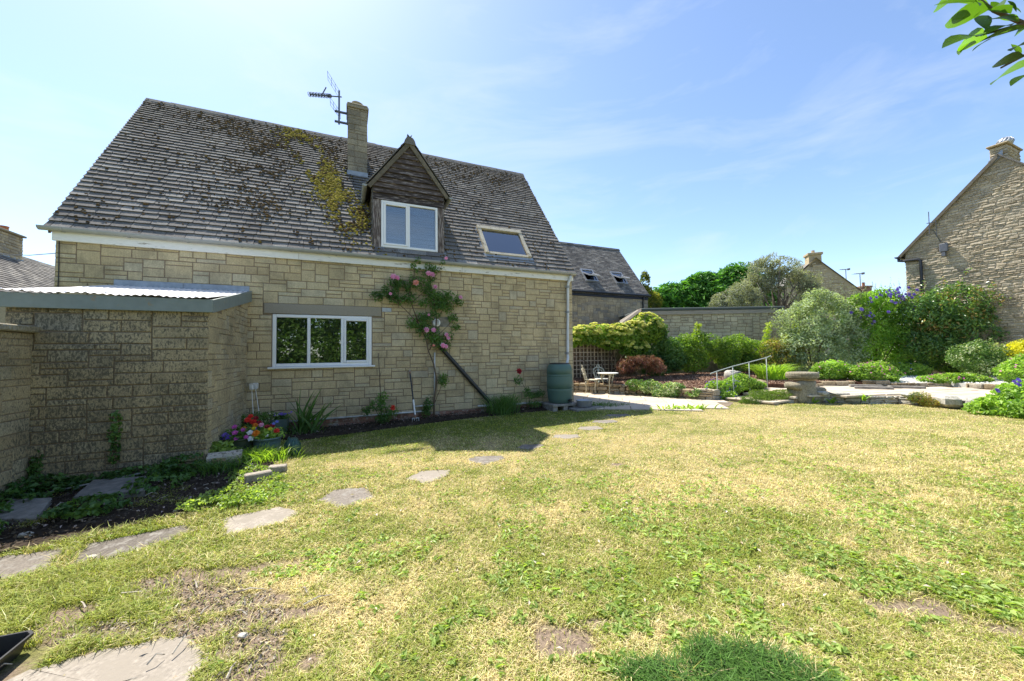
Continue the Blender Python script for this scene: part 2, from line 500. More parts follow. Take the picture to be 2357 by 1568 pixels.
BUFF = [(0, (.48, .38, .225)), (.25, (.52, .42, .255)), (.5, (.545, .445, .275)), (.72, (.51, .41, .245)), (.9, (.56, .475, .31)), (1, (.46, .40, .29))]
SHEDB = [(p, tuple(q * .76 for q in c)) for p, c in BUFF]
M = dict(
    block=mat_stone('buff_reconstructed_stone', BUFF, 0, tool=.5, grain=.22),
    block_shed=mat_stone('lichened_reconstructed_stone', SHEDB, .78, lcol=(.085, .08, .062), tool=.6),
    block_shedside=mat_stone('pale_reconstructed_stone', [(p, tuple(q * .9 for q in c)) for p, c in BUFF], .45, lcol=(.12, .11, .085), tool=.45),
    block_garden=mat_stone('grimy_reconstructed_stone', [(p, tuple(q * .72 for q in c)) for p, c in BUFF], .66, lcol=(.10, .095, .075), tool=.6),
    block_grey=mat_stone('weathered_grey_stone', [(0, (.22, .19, .145)), (.5, (.31, .27, .2)), (1, (.36, .31, .225))], .35, lcol=(.10, .095, .08), tool=.2, grain=.45),
    block_far=mat_stone('mixed_buff_grey_stone', [(0, (.26, .235, .20)), (.25, (.42, .34, .22)), (.6, (.48, .385, .25)), (.85, (.32, .285, .23)), (1, (.52, .42, .27))], 0, tool=.15),
    block_garage=mat_stone('pale_weathered_block', [(0, (.44, .38, .27)), (.5, (.52, .455, .325)), (1, (.57, .50, .36))], .2, lcol=(.17, .155, .125), tool=.25),
    rubble=mat_stone('golden_rubble_stone', [(0, (.34, .28, .195)), (.4, (.43, .36, .255)), (.75, (.48, .41, .30)), (1, (.39, .335, .25))], .1, lcol=(.2, .17, .12), tool=.1, grain=.4, cell=22),
    drystone=mat_stone('dry_stone', [(0, (.26, .20, .12)), (.4, (.40, .31, .19)), (.75, (.46, .38, .26)), (1, (.34, .31, .25))], .35, lcol=(.12, .115, .09), tool=.1, grain=.4, cell=26),
    whitestone=mat_stone('bleached_stone', [(0, (.36, .34, .29)), (1, (.52, .49, .42))], .3, lcol=(.15, .14, .11), tool=.1, grain=.4, cell=30),
    mossstone=mat_stone('lichen_crusted_stone', [(0, (.20, .17, .11)), (1, (.30, .26, .18))], .55, lcol=(.36, .35, .30), tool=.1, grain=.4, cell=30),
    mortar=mat_plain('mortar', (.235, .18, .125), .95, .2, 30),
    mortar_pale=mat_plain('pale_mortar', (.37, .31, .22), .95, .2, 30),
    lintel=mat_plain('grey_concrete_lintel', (.30, .265, .205), .9, .3, 120, .3),
    concrete=mat_plain('old_concrete', (.27, .25, .22), .95, .35, 14, .35, stain=(.17, .16, .14), stain_amt=.25, stain_scale=5),
    slab=mat_plain('stepping_slab', (.17, .147, .122), .95, .45, 60, .7, stain=(.25, .23, .20), stain_amt=.25, stain_scale=11),
    slab_pale=mat_plain('bleached_slab', (.30, .262, .215), .95, .45, 48, .7, stain=(.27, .235, .19), stain_amt=.45, stain_scale=5),
    patio=mat_plain('buff_paving', (.50, .42, .32), .95, .14, 9, .2, rv=.12, stain=(.38, .31, .23), stain_amt=.15, stain_scale=2.5),
    tile=mat_stone('stone_roof_tile', [(0, (.15, .136, .122)), (.4, (.18, .166, .149)), (.8, (.205, .19, .17)), (1, (.26, .245, .22))], .12, lcol=(.075, .065, .052), tool=0, grain=.4, cell=45),
    tile_far=mat_stone('neighbour_roof_tile', [(0, (.13, .12, .11)), (.5, (.2, .185, .165)), (1, (.27, .25, .22))], .1, tool=0, grain=.4, cell=30),
    roofdeck=mat_plain('roof_underlay', (.05, .046, .042), .95, .2, 20),
    moss=mat_leaf('roof_moss', (.07, .05, .02), (.33, .28, .03), .1, .95, spec=.05, rv=[(0, (.055, .042, .026)), (.45, (.12, .075, .03)), (.55, (.15, .115, .025)), (1, (.37, .30, .05))]),
    white=mat_plain('white_upvc', (.80, .80, .80), .35, .03, 5, 0, spec=.5, rv=.03),
    paint=mat_plain('flaking_white_paint', (.74, .73, .70), .6, .08, 14, .25, rv=.05, stain=(.24, .21, .165), stain_amt=.05, stain_scale=3.2, stretch=(1, 1, 4)),
    gutter=mat_plain('grey_pvc_gutter', (.31, .32, .32), .5, .12, 6, .05, spec=.4, rv=.06),
    pipewhite=mat_plain('weathered_white_pipe', (.62, .62, .60), .5, .18, 9, .1, stain=(.36, .36, .34), stain_amt=.25, stretch=(1, 1, .4)),
    black=mat_plain('black_plastic', (.018, .018, .02), .4, .1, 10, .05, spec=.5, rv=.1),
    lead=mat_plain('lead_flashing', (.30, .33, .37), .55, .25, 9, .2, metal=.25),
    timber=mat_plain('weathered_dark_boards', (.088, .066, .056), .85, .45, 1, .5, rv=.5, stain=(.30, .255, .23), stain_amt=.20, stain_scale=1.0, stretch=(5, 5, 38)),
    timberpost=mat_plain('weathered_dark_post', (.10, .075, .065), .85, .4, 1, .5, stain=(.30, .26, .24), stain_amt=.34, stain_scale=1.0, stretch=(40, 40, 5)),
    barge=mat_plain('lichened_bargeboard', (.14, .118, .085), .9, .35, 14, .3, stain=(.10, .085, .06), stain_amt=.2, stain_scale=8),
    trellis=mat_plain('pale_trellis_wood', (.52, .42, .31), .85, .2, 20, .1),
    fence=mat_plain('brown_fence_board', (.17, .125, .085), .9, .3, 1, .3, rv=.3, stretch=(22, 22, 3)),
    greypaint=mat_plain('flaking_grey_green_paint', (.215, .245, .225), .6, .12, 8, .2, stain=(.30, .215, .12), stain_amt=.02, stain_scale=9, rv=.05),
    corr=mat_plain('corrugated_plastic', (.80, .77, .76), .35, .10, 4, .05, spec=.5, stain=(.55, .42, .32), stain_amt=.08, stain_scale=2.2),
    felt=mat_plain('green_grey_felt', (.085, .10, .095), .9, .2, 30, .2),
    greywood=mat_plain('silvered_timber', (.33, .29, .245), .9, .25, 1, .3, stretch=(4, 4, 40)),
    darkblue=mat_plain('dark_blue_fascia', (.02, .025, .04), .5, .1, 10, 0),
    brick=mat_plain('red_brick', (.24, .125, .085), .95, .3, 40, .3, rv=.4, stain=(.33, .29, .25), stain_amt=.3, stain_scale=9),
    terracotta=mat_plain('terracotta', (.36, .15, .08), .85, .2, 30, .1),
    butt=mat_plain('green_plastic_butt', (.085, .15, .125), .5, .06, 200, .12, spec=.35),
    cream=mat_plain('cream_aluminium', (.47, .42, .31), .55, .2, 12, .1, stain=(.2, .165, .12), stain_amt=.15, stain_scale=8),
    iron=mat_plain('cream_painted_cast_metal', (.50, .46, .33), .6, .15, 20, .1, stain=(.36, .17, .06), stain_amt=.14, stain_scale=9),
    irongreen=mat_plain('green_white_cast_metal', (.42, .47, .41), .6, .15, 20, .1),
    ironwhite=mat_plain('white_table_top', (.72, .72, .68), .5, .06, 10, 0),
    galv=mat_plain('galvanised_steel', (.42, .43, .44), .42, .15, 14, .05, metal=.55, spec=.5),
    steel=mat_plain('painted_handrail', (.38, .42, .38), .4, .08, 10, 0, spec=.5),
    aerial=mat_plain('dull_aerial_metal', (.13, .135, .15), .5, .15, 10, 0, metal=.3),
    soil=mat_plain('dark_soil', (.055, .042, .032), 1, .5, 25, .9, spec=.05, stain=(.10, .08, .06), stain_amt=.2, stain_scale=12),
    bark=mat_leaf('bark_chips', (.10, .062, .045), (.38, .25, .175), 0, .9, spec=.1),
    mulch=mat_plain('mulch_bed', (.13, .068, .046), 1, .55, 22, .9, spec=.05),
    gravel=mat_plain('white_gravel', (.66, .64, .59), .95, .3, 40, .6, spec=.1),
    stem=mat_plain('brown_stem', (.13, .095, .065), .9, .25, 30, .2),
    greenstem=mat_plain('green_stem', (.10, .15, .05), .8, .2, 30, .1),
    trunk=mat_plain('grey_bark', (.16, .135, .105), .95, .35, 14, .4),
    log=mat_plain('bleached_log_bark', (.52, .46, .37), .95, .4, 1, .6, stretch=(30, 30, 60), stain=(.13, .11, .085), stain_amt=.3, stain_scale=1),
    logend=mat_plain('split_log_face', (.45, .33, .17), .9, .3, 12, .3),
    room=mat_plain('dark_room', (.022, .020, .017), .95, .1, 10, 0),
    blind=mat_plain('venetian_blind', (.15, .135, .105), .7, .05, 10, 0),
    blind_grey=mat_plain('pale_blind', (.46, .53, .60), .7, .05, 10, 0),
    glass=mat_glass('window_glass', (.85, .9, .9), .10, 1.5),
    glass_sky=mat_glass('skylight_glass', (.88, .92, .95), .22, 1.6),
    glazepot=mat_plain('blue_green_glaze', (.12, .18, .18), .3, .25, 9, .05, spec=.5, stain=(.09, .05, .03), stain_amt=.05, stain_scale=6),
    darkpot=mat_plain('dark_green_glaze', (.045, .06, .035), .35, .2, 12, .05, spec=.5),
    greenpot=mat_plain('grey_green_planter', (.12, .165, .145), .6, .12, 30, .05),
    can=mat_plain('dark_green_can', (.022, .075, .06), .35, .08, 12, 0, spec=.5),
    render=mat_plain('buff_render', (.33, .27, .19), .95, .3, 6, .3, stain=(.2, .16, .11), stain_amt=.3, stain_scale=2),
    whitemetal=mat_plain('white_wire', (.74, .73, .70), .5, .05, 10, 0),
)
LEAF = dict(
    grasslike=mat_leaf('daylily_leaf', (.13, .24, .03), (.30, .42, .06), .45),
    iris=mat_leaf('iris_leaf', (.045, .10, .025), (.11, .20, .05), .4),
    rose=mat_leaf('rose_leaf', (.05, .11, .028), (.13, .23, .06), .4),
    ivy=mat_leaf('ivy_leaf', (.035, .085, .022), (.11, .20, .045), .3, .35),
    hydr=mat_leaf('climber_leaf', (.07, .15, .022), (.24, .36, .05), .4),
    hydrflower=mat_leaf('lime_flower_head', (.40, .42, .08), (.64, .60, .20), .3, .8),
    wallshrub=mat_leaf('wall_shrub_leaf', (.06, .13, .022), (.24, .34, .05), .42),
    limetip=mat_leaf('lime_shoot', (.26, .36, .03), (.48, .52, .08), .45),
    pieris=mat_leaf('bronze_green_leaf', (.08, .10, .02), (.28, .20, .06), .4, rv=[(0, (.06, .10, .02)), (.45, (.16, .22, .03)), (.6, (.25, .16, .05)), (.8, (.34, .24, .08)), (1, (.40, .42, .06))]),
    acer=mat_leaf('red_maple_leaf', (.10, .05, .035), (.34, .17, .14), .4, tcol=(1.3, .95, .7), rv=[(0, (.09, .045, .03)), (.4, (.20, .10, .075)), (.6, (.20, .17, .07)), (1, (.40, .20, .17))]),
    silver=mat_leaf('silver_green_leaf', (.15, .20, .10), (.42, .48, .32), .35, .55),
    greytree=mat_leaf('grey_green_leaf', (.12, .13, .09), (.36, .37, .29), .3, .6),
    conifer=mat_leaf('conifer_spray', (.02, .065, .014), (.085, .20, .03), .3, .6, rv=[(0, (.03, .095, .018)), (.6, (.08, .21, .03)), (1, (.15, .34, .045))]),
    goldconifer=mat_leaf('gold_green_spray', (.05, .10, .015), (.28, .26, .03), .3, .6),
    clem=mat_leaf('clematis_leaf', (.09, .19, .03), (.29, .44, .07), .5),
    purple=mat_leaf('purple_petal', (.11, .07, .34), (.24, .16, .52), .35, .6, tcol=(1.2, 1, 1.4)),
    pinkpetal=mat_leaf('pink_petal', (.62, .16, .34), (.80, .36, .48), .3, .6, tcol=(1.3, .9, 1)),
    photinia=mat_leaf('glossy_dark_leaf', (.025, .06, .018), (.09, .15, .04), .3, .28, spec=.5, rv=[(0, (.05, .11, .03)), (.7, (.13, .23, .055)), (.92, (.20, .25, .05)), (1, (.32, .22, .08))]),
    varieg=mat_leaf('cream_edged_leaf', (.07, .14, .03), (.34, .38, .22), .35, rv=[(0, (.05, .11, .025)), (.65, (.13, .22, .05)), (1, (.50, .52, .36))]),
    yellow=mat_leaf('yellow_leaf', (.30, .32, .02), (.62, .56, .04), .4),
    ger=mat_leaf('geranium_leaf', (.10, .20, .03), (.32, .45, .09), .42),
    magenta=mat_leaf('magenta_petal', (.42, .05, .30), (.62, .16, .48), .3, .6, tcol=(1.2, .9, 1.1)),
    juniper=mat_leaf('juniper_spray', (.05, .10, .015), (.17, .24, .04), .3, .7),
    weed=mat_leaf('weed_leaf', (.14, .21, .045), (.36, .45, .13), .42),
    bay=mat_leaf('overhanging_leaf', (.025, .065, .010), (.12, .24, .022), .5, .35),  # dark to bright green leaf tones, random per leaf
    hedge=mat_leaf('hedge_leaf', (.04, .09, .016), (.14, .24, .035), .4),
    red=mat_leaf('red_petal', (.55, .02, .02), (.75, .07, .04), .25, .6, tcol=(1.2, .9, .8)),
    orange=mat_leaf('orange_petal', (.80, .16, .015), (.85, .30, .03), .25, .6, tcol=(1.2, 1, .8)),
    darkred=mat_leaf('dark_red_petal', (.22, .012, .02), (.36, .03, .04), .25, .6, tcol=(1.2, .9, .8)),
    rosepink=mat_leaf('rose_pink_petal', (.72, .22, .40), (.88, .48, .58), .3, .6, tcol=(1.2, 1, 1)),
    roseorange=mat_leaf('rose_apricot_petal', (.80, .26, .14), (.88, .42, .40), .3, .6, tcol=(1.2, 1, 1)),
    whitepetal=mat_leaf('white_petal', (.72, .72, .72), (.82, .80, .82), .3, .6, tcol=(1, 1, 1)),
    yellowpetal=mat_leaf('yellow_petal', (.75, .55, .02), (.85, .65, .05), .3, .6, tcol=(1, 1, .8)),
    bluepetal=mat_leaf('blue_petal', (.10, .12, .45), (.22, .25, .62), .3, .6, tcol=(1, 1, 1.2)),
)
GRASS = mat_vcol('grass_blade')
LAWN = mat_vcol('lawn_ground', ground=True)


# ------------------------------------------------------------------ pieces (stones, tiles, slabs)
def world_of(parent, V):
    V = np.asarray(V, float)
    if parent is None: return V
    c, s = math.cos(parent.rotation_euler.z), math.sin(parent.rotation_euler.z)
    l = parent.location
    return np.c_[V[:, 0] * c - V[:, 1] * s + l.x, V[:, 0] * s + V[:, 1] * c + l.y, V[:, 2] + l.z]


def emit(pieces, name, mat, parent, cap=300, root=None, smooth=False, joined=None):
    """pieces: (verts, faces, rnd). The `cap` that show largest become parts, the rest one stuff part."""
    if not pieces: return
    root = root or parent
    sc = []
    for V, F, r in pieces:
        W = world_of(root, V)
        ext = np.ptp(W, axis=0)
        c = W.mean(0) - np.array([0, 0, CAMZ])
        vis = c[1] > .3 and abs(c[0]) < 1.42 * c[1] + .3
        sc.append((np.sort(ext)[-2:].prod() / (c @ c)) * (1 if vis else .02))
    order = np.argsort(-np.array(sc))
    for i in order[:cap]:
        V, F, r = pieces[i]
        me = bpy.data.meshes.new(name)
        me.from_pydata([tuple(map(float, v)) for v in V], [], F)
        set_attr(me, 'rnd', [r] * len(F))
        if smooth: me.polygons.foreach_set('use_smooth', np.ones(len(F), bool))
        me.materials.append(mat)
        me.update()
        link(bpy.data.objects.new(name, me), parent)
    if len(order) > cap:
        b = MB()
        for i in order[cap:]:
            V, F, r = pieces[i]; b.add(V, F, r)
        b.build(joined or (name + '_rest'), mat, parent, smooth=smooth, fixn=False, kind='stuff')


def pack_blocks(x0, x1, z0, z1, rs, uw=.055, uh=.075, hw_=(.3, .5, .2), lens=(3, 8), holes=(), hprob=None):
    """random coursed ashlar with jumpers -> list of (xa,xb,za,zb)"""
    nx = max(1, int(round((x1 - x0) / uw))); nz = max(1, int(round((z1 - z0) / uh)))
    ux = (x1 - x0) / nx; uz = (z1 - z0) / nz
    occ = np.zeros((nz, nx), bool)
    for (ha, hb, hc, hd) in holes:
        for j in range(nz):
            for i in range(nx):
                cx, cz = x0 + (i + .5) * ux, z0 + (j + .5) * uz
                if ha < cx < hb and hc < cz < hd: occ[j, i] = True
    joints = np.zeros((nz, nx + 1), bool)
    out = []
    for j in range(nz):
        i = 0
        while i < nx:
            if occ[j, i]: i += 1; continue
            free = 0
            while i + free < nx and not occ[j, i + free]: free += 1
            h = rs.choices((1, 2, 3), hw_)[0]
            best = None
            for _ in range(7):
                l = rs.randint(lens[0] + (1 if h == 1 else 0), lens[1])
                if free - l < lens[0]: l = free if free <= lens[1] + 2 else free // 2
                best = l
                if i + l >= nx or not (j > 0 and joints[j - 1, i + l]): break
            l = best
            h = min(h, nz - j)
            while h > 1 and occ[j:j + h, i:i + l].any(): h -= 1
            occ[j:j + h, i:i + l] = True
            joints[j:j + h, i] = True; joints[j:j + h, i + l] = True
            out.append((x0 + i * ux, x0 + (i + l) * ux, z0 + j * uz, z0 + (j + h) * uz))
            i += l
    return out


def pack_rubble(x0, x1, z0, z1, rs, hr=(.06, .13), lr=(.14, .42), top=None):
    out = []; z = z0
    while z < z1 - .02:
        h = rs.uniform(*hr)
        if z + h > z1 - hr[0] * .6: h = z1 - z
        x = x0 - rs.uniform(0, lr[0])
        while x < x1 - .01:
            l = rs.uniform(*lr) * (1.0 if h > sum(hr) / 2 else .85)
            a, b = max(x, x0), min(x + l, x1)
            if x1 - b < lr[0] * .5: b = x1
            if b - a > .05:
                if h > hr[0] * 1.7 and rs.random() < .15:
                    q = z + h * rs.uniform(.4, .6)
                    out.append((a, b, z, q)); out.append((a, b, q, z + h))
                else:
                    out.append((a, b, z, z + h))
            x = b if b == x1 else x + l
        z += h
    return out


def block_piece(O, A, N, r, rs, joint=.006, proud=(.008, .014), ch=.007, jit=.002, back=.012, rough=0.0):
    """one stone on the plane through O with along-axis A, up Z and outward normal N"""
    xa, xb, za, zb = r
    xa += joint; xb -= joint; za += joint; zb -= joint
    if xb - xa < .02 or zb - za < .015: return None
    p = rs.uniform(*proud)
    c = min(ch, (xb - xa) * .3, (zb - za) * .3)
    O = np.array(O, float); A = np.array(A, float); N = np.array(N, float)
    J = lambda s=jit: rs.uniform(-s, s)
    V = []
    ring = [(xa, za), (xb, za), (xb, zb), (xa, zb)]
    for (x, z) in ring: V.append(O + A * x + np.array([0, 0, z]) - N * back)
    jr = [(J(), J()) for _ in ring]
    for (x, z), (jx, jz) in zip(ring, jr): V.append(O + A * (x + jx) + np.array([0, 0, z + jz]) + N * (p - c))
    ins = [(xa + c, za + c), (xb - c, za + c), (xb - c, zb - c), (xa + c, zb - c)]
    for (x, z), (jx, jz) in zip(ins, jr):
        V.append(O + A * (x + jx) + np.array([0, 0, z + jz]) + N * (p + J(rough if rough else .0015)))
    F = []
    for k in range(4):
        q = (k + 1) % 4
        F.append((k, q, 4 + q, 4 + k)); F.append((4 + k, 4 + q, 8 + q, 8 + k))
    if rough:
        mx = [(xa + xb) / 2 + J((xb - xa) * .25), (za + zb) / 2 + J((zb - za) * .2)]
        V.append(O + A * mx[0] + np.array([0, 0, mx[1]]) + N * (p + rs.uniform(0, rough * 1.6)))
        for k in range(4): F.append((8 + k, 8 + (k + 1) % 4, 12))
    else:
        F.append((8, 9, 10, 11))
    # orientation: A x Z should be -N or N
    if np.dot(np.cross(A, (0, 0, 1)), N) < 0:
        F = [tuple(reversed(f)) for f in F]
    return V, F, rs.random()


def roof_tiles(O, A, S, N, amax, slen, gauge, width, rs, skip=None, thick=.016, amin=0.0):
    """stone tiles laid on plane O + a*A + s*S, outward N; gauge(s), width(s) give course height and tile width"""
    O, A, S, N = (np.array(q, float) for q in (O, A, S, N))
    out = []; s = 0.0; k = 0
    while s < slen - .02:
        g = gauge(s / slen)
        w0 = width(s / slen)
        a = amin - (rs.uniform(0, .6) * w0)
        while a < amax:
            w = w0 * rs.uniform(.80, 1.22)
            if amax - (a + w) < w0 * .4: w = amax - a
            xa, xb = max(a, amin), min(a + w, amax)
            a += w
            if xb - xa < .03: continue
            if skip and skip((xa + xb) / 2, s + g * .5): continue
            lap = g * 1.15
            hi = thick * rs.uniform(.97, 1.05); ds = rs.uniform(-.003, .003)
            gp = .004; tw = rs.uniform(-.0015, .0015)
            cl, cr = rs.uniform(.008, .03), rs.uniform(.008, .03)
            e = rs.uniform(.004, .016)
            xs = [(xa + gp, s + ds + e), (xa + gp + cl, s + ds), (xb - gp - cr, s + ds), (xb - gp, s + ds + e)]
            V = []
            for (x, y) in xs: V.append(O + A * x + S * y + N * (hi * 2 + tw * (1 if x > (xa + xb) / 2 else -1)))     # top of tail
            V.append(O + A * (xb - gp) + S * (s + g + lap) + N * hi * .3); V.append(O + A * (xa + gp) + S * (s + g + lap) + N * hi * .3)
            for (x, y) in xs: V.append(O + A * x + S * (y + .022) + N * (hi * .62))
            F = [(0, 1, 2, 3, 4, 5), (6, 7, 1, 0), (7, 8, 2, 1), (8, 9, 3, 2), (3, 9, 4), (0, 5, 6)]
            out.append((V, F, rs.random()))
        s += g; k += 1
    return out


def rock_piece(c, r, rs, n=10, m=5, rough=.22, flat=1.0, rz=0.0):
    V = []; F = []
    seed = rs.random() * 50
    for i in range(m + 1):
        ph = PI * i / m
        for k in range(n):
            th = 2 * PI * k / n
            d = np.array([math.sin(ph) * math.cos(th), math.sin(ph) * math.sin(th), math.cos(ph)])
            w = d.copy()
            w = np.sign(w) * np.abs(w) ** .7
            w /= max(np.abs(w).max(), 1e-6) ** .55
            q = 1 + rough * (vnoise([d * 1.6 + seed], 1.0, 3, 2)[0] - .5) * 2
            p = w * q * np.array(r)
            x = p[0] * math.cos(rz) - p[1] * math.sin(rz); y = p[0] * math.sin(rz) + p[1] * math.cos(rz)
            V.append((c[0] + x, c[1] + y, c[2] + p[2]))
    for i in range(m):
        for k in range(n):
            F.append((i * n + k, (i + 1) * n + k, (i + 1) * n + (k + 1) % n, i * n + (k + 1) % n))
    return V, F, rs.random()


# ------------------------------------------------------------------ foliage
RNG = np.random.default_rng(7)


def unit(a):
    return a / np.maximum(np.linalg.norm(a, axis=1, keepdims=True), 1e-9)


def leaf_obj(name, mat, parent, pos, nrm, size, aspect=.5, fold=.25, rnd=None, ldir=None, kind=None):
    n = len(pos)
    if n == 0: return None
    nrm = unit(nrm)
    if ldir is None:
        ldir = RNG.normal(size=(n, 3))
    ldir = unit(ldir - nrm * (ldir * nrm).sum(1, keepdims=True))
    side = np.cross(nrm, ldir)
    L = np.asarray(size).reshape(-1, 1) * np.ones((n, 1)); Wd = L * aspect
    base = pos - ldir * L * .5; tip = pos + ldir * L * .5 - nrm * L * .08
    mid = pos - ldir * L * .04
    l = mid + side * Wd * .5 + nrm * Wd * fold; r = mid - side * Wd * .5 + nrm * Wd * fold
    V = np.stack([base, r, tip, l], 1).reshape(-1, 3)
    b = np.arange(n)[:, None] * 4
    F = np.concatenate([b + np.array([[0, 1, 2]]), b + np.array([[0, 2, 3]])], 1).reshape(-1, 3)
    rnd = RNG.random(n) if rnd is None else np.clip(rnd, 0, 1)
    me = fast_mesh(name, V, F, mat, np.repeat(rnd, 2))
    o = link(bpy.data.objects.new(name, me), parent)
    if kind: o['kind'] = kind
    return o


def crown_pts(lumps, n, shell=(.55, 1.04), gap=2.2, thr=.36, seed=0, flat_bottom=None, rough=.22):
    L = np.array(lumps, float)
    w = (L[:, 3] * L[:, 4] * L[:, 5]) ** (.72); w /= w.sum()
    P = np.zeros((0, 3)); Nn = np.zeros((0, 3)); D = np.zeros(0)
    while len(P) < n:
        m = int(n * 1.8)
        k = RNG.choice(len(L), m, p=w)
        d = unit(RNG.normal(size=(m, 3)))
        q = RNG.random(m) ** .55
        r = shell[0] + (shell[1] - shell[0]) * q
        bump = 1 + rough * (vnoise(d * 1.0 + k[:, None] * 3.1 + seed, 2.3, seed, 2) - .5) * 2
        p = L[k, :3] + d * L[k, 3:6] * (r * bump)[:, None]
        keep = vnoise(p, gap, seed + 5, 2) > thr
        if flat_bottom is not None: keep &= p[:, 2] > flat_bottom
        nn = unit(d / L[k, 3:6])
        P = np.r_[P, p[keep]]; Nn = np.r_[Nn, nn[keep]]; D = np.r_[D, r[keep]]
    return P[:n], Nn[:n], D[:n]


def foliage(name, parent, mat, lumps, n, size, aspect=.5, up=.5, rand=.7, shell=(.55, 1.04), gap=2.2, thr=.36,
            seed=0, fold=.22, droop=0.0, flat_bottom=None, rough=.22, svar=.35, kind=None):
    P, Nn, D = crown_pts(lumps, n, shell, gap, thr, seed, flat_bottom, rough)
    nr = unit(Nn * (1 - up) + np.array([0, 0, up]) + RNG.normal(size=P.shape) * rand)
    sz = size * (1 + svar * (RNG.random(n) * 2 - 1))
    ld = Nn + RNG.normal(size=P.shape) * .6 + np.array([0, 0, -droop])
    cl = vnoise(P, 3.0, seed + 9, 2)
    rnd = np.clip(.5 + (cl - .5) * 1.5 + RNG.normal(size=n) * .22, 0, 1)
    return leaf_obj(name, mat, parent, P, nr, sz, aspect, fold, rnd, ld, kind)


def stems(parent, mat, base, tips, r0=.012, name='stem', bend=.12, n=5):
    b = MB()
    for t in tips:
        p0, p1 = Vector(base), Vector(t)
        j = Vector((RNG.normal() * bend, RNG.normal() * bend, RNG.random() * bend)) * (p1 - p0).length
        pts = [p0, p0.lerp(p1, .35) + j * .6, p0.lerp(p1, .7) + j * .5, p1]
        b.tube(pts, [r0, r0 * .8, r0 * .55, r0 * .25], n)
    return b.build(name, mat, parent, smooth=True)


def flower_mesh(mb_pts, mat, name, parent, r, layers=3, per=7, cup=.6, kind=None):
    """double flower heads at each (pos, axis) point as one mesh"""
    P, Nn, S, Ld = [], [], [], []
    for (p, ax) in mb_pts:
        p = np.array(p, float); ax = np.array(ax, float); ax /= np.linalg.norm(ax)
        e = np.cross(ax, (0.3, .2, .9)); e /= np.linalg.norm(e); f = np.cross(ax, e)
        for l in range(layers):
            rr = r * (1 - l / (layers + .3))
            for k in range(per):
                th = 2 * PI * (k + .5 * l) / per + RNG.random() * .3
                o = e * math.cos(th) + f * math.sin(th)
                P.append(p + o * rr * .55 + ax * r * .22 * l)
                Nn.append(ax * (1 - cup * l / layers) - o * cup * (.3 + l / layers) + RNG.normal(size=3) * .12)
                S.append(rr * 1.15); Ld.append(o + ax * .5 * l / layers)
    return leaf_obj(name, mat, parent, np.array(P), np.array(Nn), np.array(S), 1.0, .12, None, np.array(Ld), kind)


def blades(name, mat, parent, base, height, lean, width, seg=4, droop=.5, rnd=None, rs=None, kind=None, colour=None):
    """long strap leaves; base (n,3), lean (n,2) horizontal direction*amount"""
    n = len(base)
    t = np.linspace(0, 1, seg + 1)
    h = np.asarray(height).reshape(-1, 1) * np.ones((n, 1)); ln = np.asarray(lean)
    up = h * (t - droop * t ** 2.6 * .6)[None, :]
    ox = ln[:, 0:1] * h * (t ** 1.7)[None, :]; oy = ln[:, 1:2] * h * (t ** 1.7)[None, :]
    C = np.stack([base[:, 0:1] + ox, base[:, 1:2] + oy, base[:, 2:3] + up], 2)
    ang = RNG.random(n) * PI
    sd = np.stack([np.cos(ang), np.sin(ang), np.zeros(n)], 1)
    wd = np.asarray(width).reshape(-1, 1) * (np.minimum(1, .55 + t * 1.2) * (1 - t ** 3) + .02)[None, :]
    Lf = C + sd[:, None, :] * wd[:, :, None] * .5; Rt = C - sd[:, None, :] * wd[:, :, None] * .5
    V = np.stack([Lf, Rt], 2).reshape(-1, 3)
    k = np.arange(seg)
    q = np.stack([2 * k, 2 * k + 1, 2 * k + 3, 2 * k + 2], 1)
    F = (np.arange(n)[:, None, None] * 2 * (seg + 1) + q[None]).reshape(-1, 4)
    rnd = RNG.random(n) if rnd is None else rnd
    me = fast_mesh(name, V, F, mat, np.repeat(rnd, seg))
    o = link(bpy.data.objects.new(name, me), parent)
    if kind: o['kind'] = kind
    return o

# ================================================================== LARGE STRUCTURE: the house
SL = (7.38 - 3.43) / 3.045
PITCH = math.atan(SL)
SLEN = 3.045 * math.hypot(1, SL)
HL = 9.557
XA, YA, ZA = np.array([1., 0, 0]), np.array([0., 1, 0]), np.array([0., 0, 1])
NOUT = np.array([0., -1, 0])
S_UP = np.array([0, math.cos(PITCH), math.sin(PITCH)])
R_N = np.array([0, -math.sin(PITCH), math.cos(PITCH)])
rs = random.Random(11)
house = thing('house', 'buff stone house with steep tiled roof, dormer and climbing rose', 'house', (HX, HY, 0), TH)

WIN = (2.92, 4.68, 1.20, 2.21)                  # kitchen window opening
WALLTOP = 3.30
b = MB()
x0, x1, za, zb = WIN
def quad(bb, p0, p1, p2, p3): bb.add([p0, p1, p2, p3], [(0, 1, 2, 3)])
for (a, c, e, g) in ((0, x0, -.4, WALLTOP), (x1, HL, -.4, WALLTOP), (x0, x1, -.4, za), (x0, x1, zb, WALLTOP)):
    quad(b, (a, 0, e), (c, 0, e), (c, 0, g), (a, 0, g))
for (p, q) in (((x0, za), (x0, zb)), ((x1, za), (x1, zb))):
    quad(b, (p[0], 0, p[1]), (p[0], .3, p[1]), (q[0], .3, q[1]), (q[0], 0, q[1]))
quad(b, (x0, 0, za), (x1, 0, za), (x1, .3, za), (x0, .3, za)); quad(b, (x0, 0, zb), (x1, 0, zb), (x1, .3, zb), (x0, .3, zb))
for x in (0, HL):
    b.add([(x, 0, -.4), (x, 5.89, -.4), (x, 5.89, 3.35), (x, 2.945, 7.28), (x, 0, 3.35)], [(0, 1, 2, 3, 4)])
quad(b, (0, 5.89, -.4), (HL, 5.89, -.4), (HL, 5.89, 3.4), (0, 5.89, 3.4))
